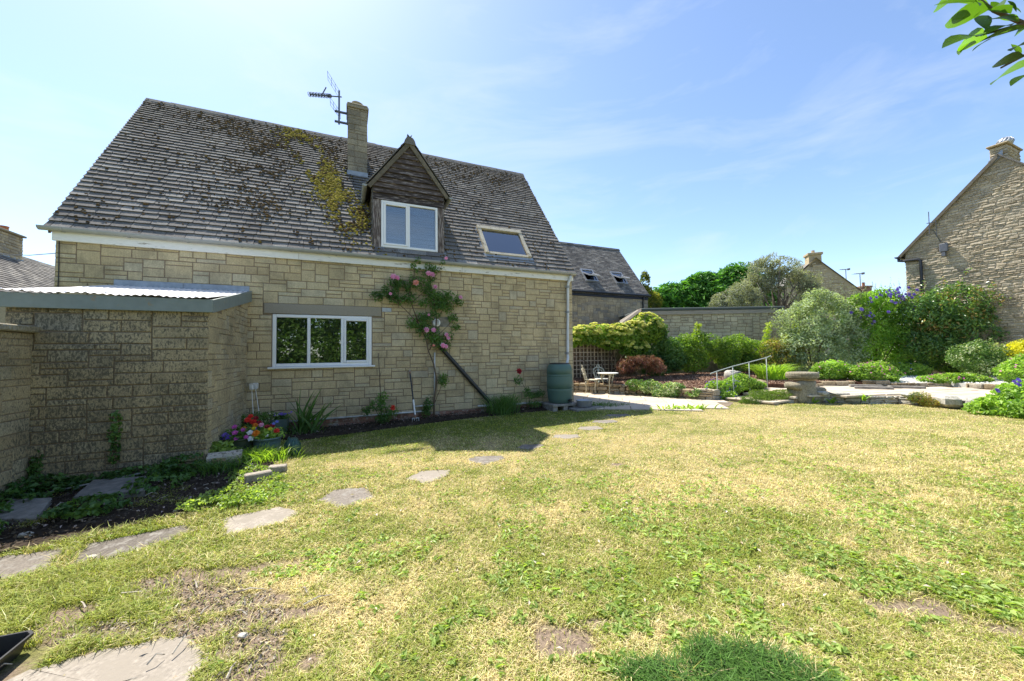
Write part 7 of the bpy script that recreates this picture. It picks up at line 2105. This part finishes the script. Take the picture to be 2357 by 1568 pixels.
# hedge and fence behind the camera (they show in the kitchen window)
hg, L = shrub('garden_hedge', 'tall leafy hedge on the near side of the lawn, mirrored in the kitchen window', 'hedge', (.5, -6.0, 0), [(-3.4 + 1.5 * k, -6.2 + .3 * (k % 2), 1.5 + .3 * ((k * 7) % 3), 1.2, .8, 1.4) for k in range(7)] + [(-2 + 1.7 * k, -6.3, 3.2 + .3 * (k % 2), 1.0, .8, .9) for k in range(5)], LEAF['hedge'], 24000, .2, .55, up=.3, thr=.18, gap=1.2, seed=105)
lf = thing('white_lattice_fence', 'white lattice fence before the hedge, mirrored low in the kitchen window', 'fence', (-3.0, -4.6, 0))
for k in range(22):
    b = MB(); b.box(k * .2, k * .2 + .04, -.01, .01, 0, 1.0); b.build('upright_slat', M['white'], lf)
for k in range(7):
    b = MB(); b.box(-.05, 4.3, -.028, -.011, .06 + k * .14, .10 + k * .14); b.build('cross_slat', M['white'], lf)

# overhanging branch, top right -----------------------------------------------------------
BAYL = [(1.473,1.156,2.503,1.376,1.174,2.516),(1.481,1.232,2.567,1.402,1.202,2.522),(1.567,1.199,2.514,1.405,1.185,2.455),(1.535,1.218,2.549,1.531,1.231,2.537),(1.482,1.151,2.388,1.318,1.104,2.325),(1.566,1.240,2.442,1.504,1.225,2.387),(1.597,1.231,2.444,1.448,1.182,2.387),(1.569,1.193,2.407,1.520,1.201,2.378),(1.638,1.167,2.423,1.534,1.193,2.406),(1.610,1.248,2.536,1.581,1.201,2.454),(1.595,1.143,2.308,1.492,1.136,2.277),(1.762,1.253,2.366,1.610,1.233,2.293),(1.639,1.166,2.268,1.573,1.150,2.226),(1.613,1.143,2.350,1.525,1.111,2.309),(1.685,1.193,2.442,1.633,1.182,2.411),(1.603,1.168,2.434,1.484,1.136,2.385),(1.623,1.166,2.448,1.511,1.153,2.446),(1.494,1.175,2.524,1.467,1.126,2.465),(1.679,1.241,2.552,1.635,1.235,2.574),(1.656,1.217,2.563,1.594,1.182,2.498),(1.737,1.259,2.443,1.791,1.278,2.420),(1.587,1.155,2.465,1.490,1.131,2.460),(1.713,1.227,2.505,1.656,1.233,2.522),(1.546,1.252,2.597,1.636,1.236,2.574),(1.743,1.240,2.544,1.704,1.243,2.574),(1.619,1.176,2.518,1.641,1.173,2.483)]
bt = thing('overhanging_tree', 'bright green leafy branch hanging into the top right corner', 'tree', (3.3, .5, 0))
def bay_leaf(p0, p1, w, roll):
    p0, p1 = Vector(p0), Vector(p1); d = p1 - p0; l = d.length; d.normalize()
    s = d.cross(Vector((0, 0, 1))); s = s.normalized() if s.length > 1e-3 else Vector((1, 0, 0))
    s = (Matrix.Rotation(roll, 3, d) @ s); nn = s.cross(d).normalized()
    V, F = [], []
    prof = [(0, .06), (.12, .45), (.3, .9), (.5, 1.0), (.7, .8), (.87, .42), (1, .02)]
    for f, q in prof:
        c = p0 + d * l * f - nn * l * .10 * (f - .4) ** 2 * 2
        h = w * l * q * .5
        V += [tuple(c - s * h + nn * h * .25), tuple(c), tuple(c + s * h + nn * h * .25)]
    for k in range(len(prof) - 1):
        a = 3 * k
        F += [(a, a + 1, a + 4, a + 3), (a + 1, a + 2, a + 5, a + 4)]
    return V, F
off = Vector((3.3, .5, 0))
for k, q in enumerate(BAYL + [(1.72 + .05 * i, 1.15 + .06 * (i % 3 - 1), 2.55 - .045 * (i % 7), 1.84 + .05 * i, 1.12 + .05 * (i % 3), 2.50 - .05 * (i % 6)) for i in range(12)]):
    V, F = bay_leaf(Vector(q[:3]) - off - (Vector(q[3:]) - Vector(q[:3])) * .12, Vector(q[3:]) - off, .34, RNG.uniform(-.9, .9))
    b = MB(); b.add(V, F, RNG.random()); b.build('leaf', LEAF['bay'], bt, smooth=True, fixn=False)
b = MB()
tw = lambda *P: [Vector(p) - off for p in P]
b.tube(tw((2.9, .8, 2.5), (2.3, 1.0, 2.5), (1.697, 1.2, 2.465), (1.60, 1.2, 2.51), (1.52, 1.19, 2.56)), [.02, .014, .007, .005, .003], 6)
b.tube(tw((1.697, 1.2, 2.465), (1.58, 1.19, 2.43), (1.5, 1.17, 2.40)), [.005, .004, .003], 6)
b.tube(tw((2.3, 1.0, 2.5), (1.85, 1.17, 2.38), (1.69, 1.2, 2.358), (1.60, 1.19, 2.31)), [.010, .007, .005, .003], 6)
b.tube(tw((3.3, .5, 2.2), (3.1, .7, 2.4), (2.9, .8, 2.5)), [.05, .03, .02], 8)
b.build('branch', M['stem'], bt, smooth=True)
b = MB(); b.tube([(0, 0, -.2), (.03, 0, 1.2), (0, 0, 2.3), (.05, 0, 3.2)], [.10, .085, .07, .04], 10); b.build('trunk', M['trunk'], bt, smooth=True)
foliage('crown', bt, LEAF['bay'], [(.1, -.1, 3.2, .8, .7, .7), (.4, -.3, 2.6, .7, .6, .6), (-.1, -.4, 2.7, .5, .4, .5)], 1500, .11, .3, up=.3, seed=111)

# weeds and ivy in the shaded bed ---------------------------------------------------------
nt = thing('nettle_clump', 'green nettle plants around the split log at the shed corner', 'nettle', at(-4.0, 5.12))
foliage('leaves', nt, LEAF['weed'], [(-.05, .05, .16, .22, .2, .14), (-.28, -.12, .10, .22, .18, .10), (.06, .10, .10, .16, .12, .07), (.0, -.16, .06, .2, .12, .07)], 700, .075, .62, up=.6, seed=121, thr=.3, gap=6)
iv = thing('ground_ivy', 'dark ivy and bramble leaves creeping along the foot of the shed wall', 'ivy', (*hw(1.6, -2.4), -.08), TH)
foliage('leaves', iv, LEAF['ivy'], [(-.55, .10, .08, .35, .22, .12), (-.1, .12, .06, .4, .18, .10), (.35, .14, .08, .35, .18, .10), (.75, .12, .12, .3, .2, .14), (-.62, -.35, .05, .3, .4, .10), (-.25, .02, .04, .3, .3, .06), (.62, -.20, .05, .3, .3, .08), (.3, -.75, .04, .3, .25, .07), (-.4, -1.15, .05, .35, .25, .09)], 3400, .055, .8, up=.6, seed=122, thr=.38, gap=5)
for lab, t0, z0_, hh, ww, n_ in (('ivy stem climbing the middle of the stained shed wall', 1.66, .28, .50, .055, 150), ('small ivy stem climbing the corner where garden wall meets shed', 1.0, .1, .26, .05, 90)):
    o = thing('climbing_ivy', lab, 'ivy', (*hw(t0, SD - .03), -.05), TH, 'ivy stems climbing the shed')
    b = MB(); b.tube([(0, 0, 0), (.02, .005, hh * .5), (-.02, .005, hh)], [.006, .005, .003], 5); b.build('stem', M['stem'], o)
    foliage('leaves', o, LEAF['ivy'], [(.0, -.02, z0_ + hh * f, ww * (1.2 - .6 * abs(f - .5)), .035, .12) for f in (.1, .35, .6, .85)], n_, .048, .8, up=.1, seed=123, thr=.25)
wd = thing('sunlit_weeds', 'bright sunlit clover and weed patch around the loose blocks', 'weeds', at(-2.95, 4.3), 0)
foliage('leaves', wd, LEAF['weed'], [(-.05, .15, .03, .3, .3, .06), (-.05, -.25, .03, .32, .22, .06), (-.28, .40, .04, .25, .25, .08), (.25, -.12, .03, .2, .2, .05), (.15, -.35, .03, .25, .15, .05)], 3000, .032, .8, up=.75, seed=124, thr=.36, gap=7, stem=False) if False else foliage('leaves', wd, LEAF['weed'], [(-.05, .15, .03, .3, .3, .06), (-.05, -.25, .03, .32, .22, .06), (-.28, .40, .04, .25, .25, .08), (.25, -.12, .03, .2, .2, .05), (.15, -.35, .03, .25, .15, .05), (-.1, -.5, .03, .28, .14, .05)], 3000, .032, .8, up=.75, seed=124, thr=.36, gap=7)
tuft = thing('long_grass_tuft', 'long uncut grass in front of the flower pots', 'grass tuft', at(-3.55, 5.15))
n_ = 520
blades('blades', LEAF['grasslike'], tuft, np.c_[RNG.normal(.05, .20, n_), RNG.normal(.1, .13, n_), np.zeros(n_)], RNG.uniform(.14, .32, n_), RNG.normal(0, .55, (n_, 2)), np.full(n_, .009), 4, .55, kind='stuff')
tuft = thing('long_grass_tuft', 'long shaded grass growing beside the split log', 'grass tuft', at(-3.72, 4.78))
n_ = 420
blades('blades', LEAF['iris'], tuft, np.c_[RNG.normal(.0, .16, n_), RNG.normal(.0, .09, n_), np.zeros(n_)], RNG.uniform(.12, .28, n_), RNG.normal(0, .55, (n_, 2)), np.full(n_, .009), 4, .55, kind='stuff')
for lab, (t, d), nn_, hh in (('dark grass and weeds sprouting beside the metal tub', (9.75, -.75), 240, .22), ('low weeds along the patio edge by the house corner', (10.2, -.9), 160, .14)):
    o = thing('edge_weeds', lab, 'weeds', hat(t, d), TH, 'weeds at the patio edge')
    blades('blades', LEAF['iris'], o, np.c_[RNG.normal(0, .22, nn_), RNG.normal(0, .08, nn_), np.zeros(nn_)], RNG.uniform(.3, 1, nn_) * hh, RNG.normal(0, .5, (nn_, 2)), np.full(nn_, .010), 4, .4, kind='stuff')
o = thing('edge_weeds', 'broad dock-like weeds on the lawn edge of the patio', 'weeds', at(3.9, 8.5), 0, 'weeds at the patio edge')
nn_ = 90
blades('leaves', LEAF['grasslike'], o, np.c_[RNG.normal(0, .35, nn_), RNG.normal(0, .05, nn_), np.zeros(nn_)], RNG.uniform(.06, .2, nn_), RNG.normal(0, .6, (nn_, 2)), np.full(nn_, .04), 4, .5, kind='stuff')

# loose chips: bark, gravel, petals, twigs ---------------------------------------------------
def scatter(poly, n):
    xs = [p[0] for p in poly]; ys = [p[1] for p in poly]
    P = np.zeros((0, 2))
    while len(P) < n:
        q = np.c_[RNG.uniform(min(xs), max(xs), n * 2), RNG.uniform(min(ys), max(ys), n * 2)]
        P = np.r_[P, q[in_poly(q[:, 0], q[:, 1], poly)]]
    return P[:n]
P = scatter(MULCH, 26000); zz = .40 + .0315 * np.maximum(0, P[:, 1] - 11) + .012
leaf_obj('bark_chips', M['bark'], None, np.c_[P, zz + RNG.random(len(P)) * .02], np.c_[RNG.normal(0, .5, len(P)), RNG.normal(0, .5, len(P)), np.ones(len(P))], RNG.uniform(.03, .08, len(P)), .4, .15)['kind'] = 'stuff'
P = scatter(GRAVEL, 9000); P = P[P[:, 1] < 14.5]
GW = mat_leaf('gravel_stone', (.60, .58, .53), (.80, .78, .74), 0, .9, spec=.1)
leaf_obj('white_gravel', GW, None, np.c_[P, .412 + .012 * np.maximum(0, P[:, 1] - 10) + RNG.random(len(P)) * .01], np.c_[RNG.normal(0, .7, len(P)), RNG.normal(0, .7, len(P)), np.ones(len(P))], RNG.uniform(.025, .05, len(P)), .9, .3)['kind'] = 'stuff'
P = scatter(SOIL, 1500)
SC_ = mat_leaf('soil_crumb', (.04, .03, .022), (.30, .26, .22), 0, .95, spec=.05, rv=[(0, (.03, .024, .018)), (.8, (.10, .08, .06)), (.93, (.16, .13, .10)), (1, (.50, .40, .38))])
leaf_obj('soil_crumbs', SC_, None, np.c_[P, gz(P[:, 0], P[:, 1]) + .06 + RNG.random(len(P)) * .015], RNG.normal(size=(len(P), 3)) + np.array([0, 0, 1]), RNG.uniform(.015, .04, len(P)), .8, .3)['kind'] = 'stuff'
P = scatter(SIDEBED, 1500)
leaf_obj('bed_crumbs', SC_, None, np.c_[P, gz(P[:, 0], P[:, 1]) + .045 + RNG.random(len(P)) * .015], RNG.normal(size=(len(P), 3)) + np.array([0, 0, 1]), RNG.uniform(.015, .045, len(P)), .7, .3)['kind'] = 'stuff'
P = scatter([(-2.55, 2.12), (-2.6, 2.25), (-2.75, 2.7), (-1.7, 2.6), (-1.2, 2.1), (-1.15, 1.7), (-1.40, 1.7), (-1.55, 2.02), (-1.9, 2.13)], 1900)
dry, bare, dkgreen = lawn_state(P); P = P[(bare > .35) | (RNG.random(len(P)) < .10)]
DC_ = mat_leaf('dusty_crumb', (.17, .135, .10), (.40, .35, .28), 0, .95, spec=.05)
leaf_obj('dusty_crumbs', DC_, None, np.c_[P, gz(P[:, 0], P[:, 1]) + .010 + RNG.random(len(P)) * .006], RNG.normal(size=(len(P), 3)) * .5 + np.array([0, 0, 1]), RNG.uniform(.006, .026, len(P)), .8, .3)['kind'] = 'stuff'
b = MB()
for k in range(46):
    if k < 30: x, y = scatter(SIDEBED, 1)[0]
    else: x, y = RNG.uniform(-2.7, -1.2), RNG.uniform(1.75, 2.6)
    a = RNG.random() * PI; l = RNG.uniform(.05, .2); z = float(gz(x, y)) + .03
    b.tube([(x, y, z), (x + math.cos(a) * l * .5, y + math.sin(a) * l * .5, z + RNG.uniform(0, .03)), (x + math.cos(a) * l, y + math.sin(a) * l, z)], [.005, .004, .002], 4)
b.build('twigs', M['log'], None, kind='stuff')
for (x, y, r, lab) in ((-3.33, 3.02, .03, 'flat white stone chip lying on the concrete path'), (-4.28, 3.35, .05, 'pale broken slate piece lying in the shade bed'), (-4.35, 2.95, .05, 'white stone lying in the grass left of the path'), (-1.45, 2.05, .022, 'small white stone on the edge of the concrete pad'), (-4.72, 3.45, .08, 'pale stone chunk propped under the left bed slab')):
    b = MB(); V, F, q = rock_piece((0, 0, 0), (r, r * .7, r * .4), random.Random(int(x * 100)), 9, 5, .3); b.add(V, F, .9)
    o = b.build('loose_stone', M['whitestone'], None); o.location = at(x, y, .02 + r * .2); tag(o, lab, 'stone', 'loose pale stones')
b = MB(); p0, p1 = Vector((*hw(1.25, -2.45), 0)), Vector((*hw(2.0, -2.30), 0))
b.tube([p0 + Vector((0, 0, float(gz(p0.x, p0.y)) + .05)), p1 + Vector((0, 0, float(gz(p1.x, p1.y)) + .10))], .008, 6)
tag(b.build('thin_rod', M['galv'], None), 'thin grey metal rod lying along the shed foot behind the slab', 'rod')

# ------------------------------------------------------------------ lawn blades
STONES = [o for o in bpy.data.objects if o.name.split('.')[0] in ('stepping_stone', 'path_slab', 'concrete_slab', 'concrete_pad', 'ground_slab', 'edging_stone')]
SPOLY = []
for o in STONES:
    m = len(o.data.vertices) // 3
    SPOLY.append([(o.data.vertices[i].co.x * .91 + o.location.x, o.data.vertices[i].co.y * .91 + o.location.y) for i in range(m)])
HOUSEP = [hw(0, .02), hw(9.58, .02), hw(9.58, 6), hw(0, 6)]; SHEDP = [hw(.6, -2.13), hw(2.53, -2.13), hw(2.53, 0), hw(.6, 0)]; WALLP = [hw(.5, -8), hw(.93, -8), hw(.93, -2), hw(.5, -2)]
LWP = [(6.3, 9.45), (7.1, 9.5), (7.25, 9.44), (7.55, 9.33), (8.54, 9.07), (9.2, 9.02), (9.40, 8.56), (9.52, 8.2), (9.9, 7.75), (10.7, 7.1), (14, 8), (14, 14), (5, 14), (5.6, 10)]
N_ = 620000
y = np.exp(RNG.uniform(math.log(1.45), math.log(11.5), N_)); x = RNG.uniform(-1.5, 1.5, N_) * y
P = np.c_[x, y]
keep = np.ones(N_, bool)
TRAYP = [(-3.2, 1.5), (-2.35, 1.75), (-2.5, 2.15), (-3.3, 2.0)]
for poly in (PATIO, SOIL, HOUSEP, SHEDP, WALLP, LWP, TRAYP) + tuple(SPOLY): keep &= ~in_poly(x, y, poly)
ib = in_poly(x, y, SIDEBED)
keep &= ~(ib & (vnoise(P, 4.0, 66, 2) < .60))
P = P[keep]
dry, bare, dkgreen = lawn_state(P)
td = (P[:, 0] - HX) * HU[0] + (P[:, 1] - HY) * HU[1]; dd = (P[:, 0] - HX) * HN[0] + (P[:, 1] - HY) * HN[1]
k = RNG.random(len(P)) > bare * .92
P, dry, bare, dkgreen, td, dd = P[k], dry[k], bare[k], dkgreen[k], td[k], dd[k]
n = len(P)
isdry = RNG.random(n) < np.clip(dry * 1.0, .04, .95)
long_ = np.clip(sstep(3.7, 2.5, td) * sstep(-2.6, -3.4, dd) + .7 * gauss_sum(P, [(-3.0, 4.2, .5, .5)]) + .9 * gauss_sum(P, [(-2.6, 2.55, .6, .35)]), 0, 1)
edge = np.zeros(n)
for poly in SPOLY:
    c = np.mean(poly, axis=0); r = np.max(np.linalg.norm(np.array(poly) - c, axis=1))
    edge = np.maximum(edge, np.exp(-((np.linalg.norm(P - c, axis=1) - r) / .10) ** 2))
hgt = (.015 + .020 * RNG.random(n)) * (1 - .28 * sstep(2.5, 7, P[:, 1])) * (1 + 1.0 * dkgreen + 1.3 * long_ * RNG.random(n) + .35 * edge) * np.where(isdry, .85, 1.0)
tuftn = vnoise(P, 5.5, 31, 2)
hgt *= .75 + .8 * tuftn
wid = .0026 + .00078 * P[:, 1] + .0012 * dkgreen
a = RNG.random(n) * 2 * PI; ln = RNG.uniform(.5, 1.7, n) * np.where(isdry, 1.3, 1.0)
Z = gz(P[:, 0], P[:, 1]) + .012 * (vnoise(P, 1.8, 77, 2) - .5)
dx, dy = np.cos(a), np.sin(a)
base = np.c_[P, Z - .004]
side = np.c_[-dy, dx, np.zeros(n)] * (wid * .5)[:, None]
mid = base + np.c_[dx * hgt * ln * .35, dy * hgt * ln * .35, hgt * .62]
tip = base + np.c_[dx * hgt * ln, dy * hgt * ln, hgt * RNG.uniform(.65, 1.0, n)]
V = np.stack([base - side, base + side, mid + side * .8, mid - side * .8, tip], 1)
gcol = np.array([.305, .355, .075]) * (1 + RNG.normal(0, .32, n))[:, None] + np.c_[RNG.uniform(-.02, .07, n), RNG.uniform(-.01, .03, n), np.zeros(n)]
scol = np.array([.70, .585, .32]) * (1 + RNG.normal(0, .3, n))[:, None]
c = np.where(isdry[:, None], scol, gcol)
lk = (RNG.random(n) < dkgreen)[:, None]
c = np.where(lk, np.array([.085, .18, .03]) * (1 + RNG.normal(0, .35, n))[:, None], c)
c = np.clip(c, .01, .9)
near = P[:, 1] < 40
I = np.arange(n)[:, None] * 5
F = np.concatenate([I + np.array([[0, 1, 2]]), I + np.array([[0, 2, 3]]), I + np.array([[3, 2, 4]])], 1).reshape(-1, 3)
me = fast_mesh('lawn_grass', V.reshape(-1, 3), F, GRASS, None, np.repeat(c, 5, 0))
o = link(bpy.data.objects.new('lawn_grass', me)); o['kind'] = 'stuff'
# broad-leaved lawn weeds
N_ = 70000
y = np.exp(RNG.uniform(math.log(1.45), math.log(6.5), N_)); x = RNG.uniform(-1.45, 1.45, N_) * y; P = np.c_[x, y]
dry, bare, dkgreen = lawn_state(P)
g = gauss_sum(P, [(1.4, 2.5, 1.3, .7), (2.2, 2.3, 1.0, .6), (.6, 2.2, .9, .4), (1.2, 3.2, 1.4, .5), (-1.5, 2.8, .8, .3), (-2.4, 4.2, .5, .5), (3.2, 3.0, 1.0, .8), (.9, 4.0, .6, .3)])
k = (vnoise(P, 3.3, 44, 2) * .55 + g * .26 + vnoise(P, 17, 45, 1) * .55 > .74) & (dkgreen < .2) & (bare < .25)
for poly in (SIDEBED, SOIL, PATIO, HOUSEP, SHEDP, WALLP) + tuple(SPOLY): k &= ~in_poly(x, y, poly)
P = P[k]; n = len(P)
az = RNG.random(n) * 2 * PI
leaf_obj('lawn_weeds', LEAF['weed'], None, np.c_[P, gz(P[:, 0], P[:, 1]) + RNG.uniform(.008, .03, n)], np.c_[RNG.normal(0, .45, n), RNG.normal(0, .45, n), np.ones(n)], RNG.uniform(.02, .058, n), .42, .2, None, np.c_[np.cos(az), np.sin(az), np.full(n, .3)])['kind'] = 'stuff'
# fallen pale leaves
P = scatter([(-2.5, 1.6), (2.5, 1.6), (4, 5), (-2, 5)], 240)
leaf_obj('fallen_leaves', mat_leaf('dry_leaf', (.36, .26, .18), (.62, .54, .45), .2, .8), None, np.c_[P, gz(P[:, 0], P[:, 1]) + .03], np.c_[RNG.normal(0, .4, 240), RNG.normal(0, .4, 240), np.ones(240)], RNG.uniform(.015, .04, 240), .5, .25)['kind'] = 'stuff'
for o in list(bpy.data.objects):
    if o.type == 'MESH': o.data.update()
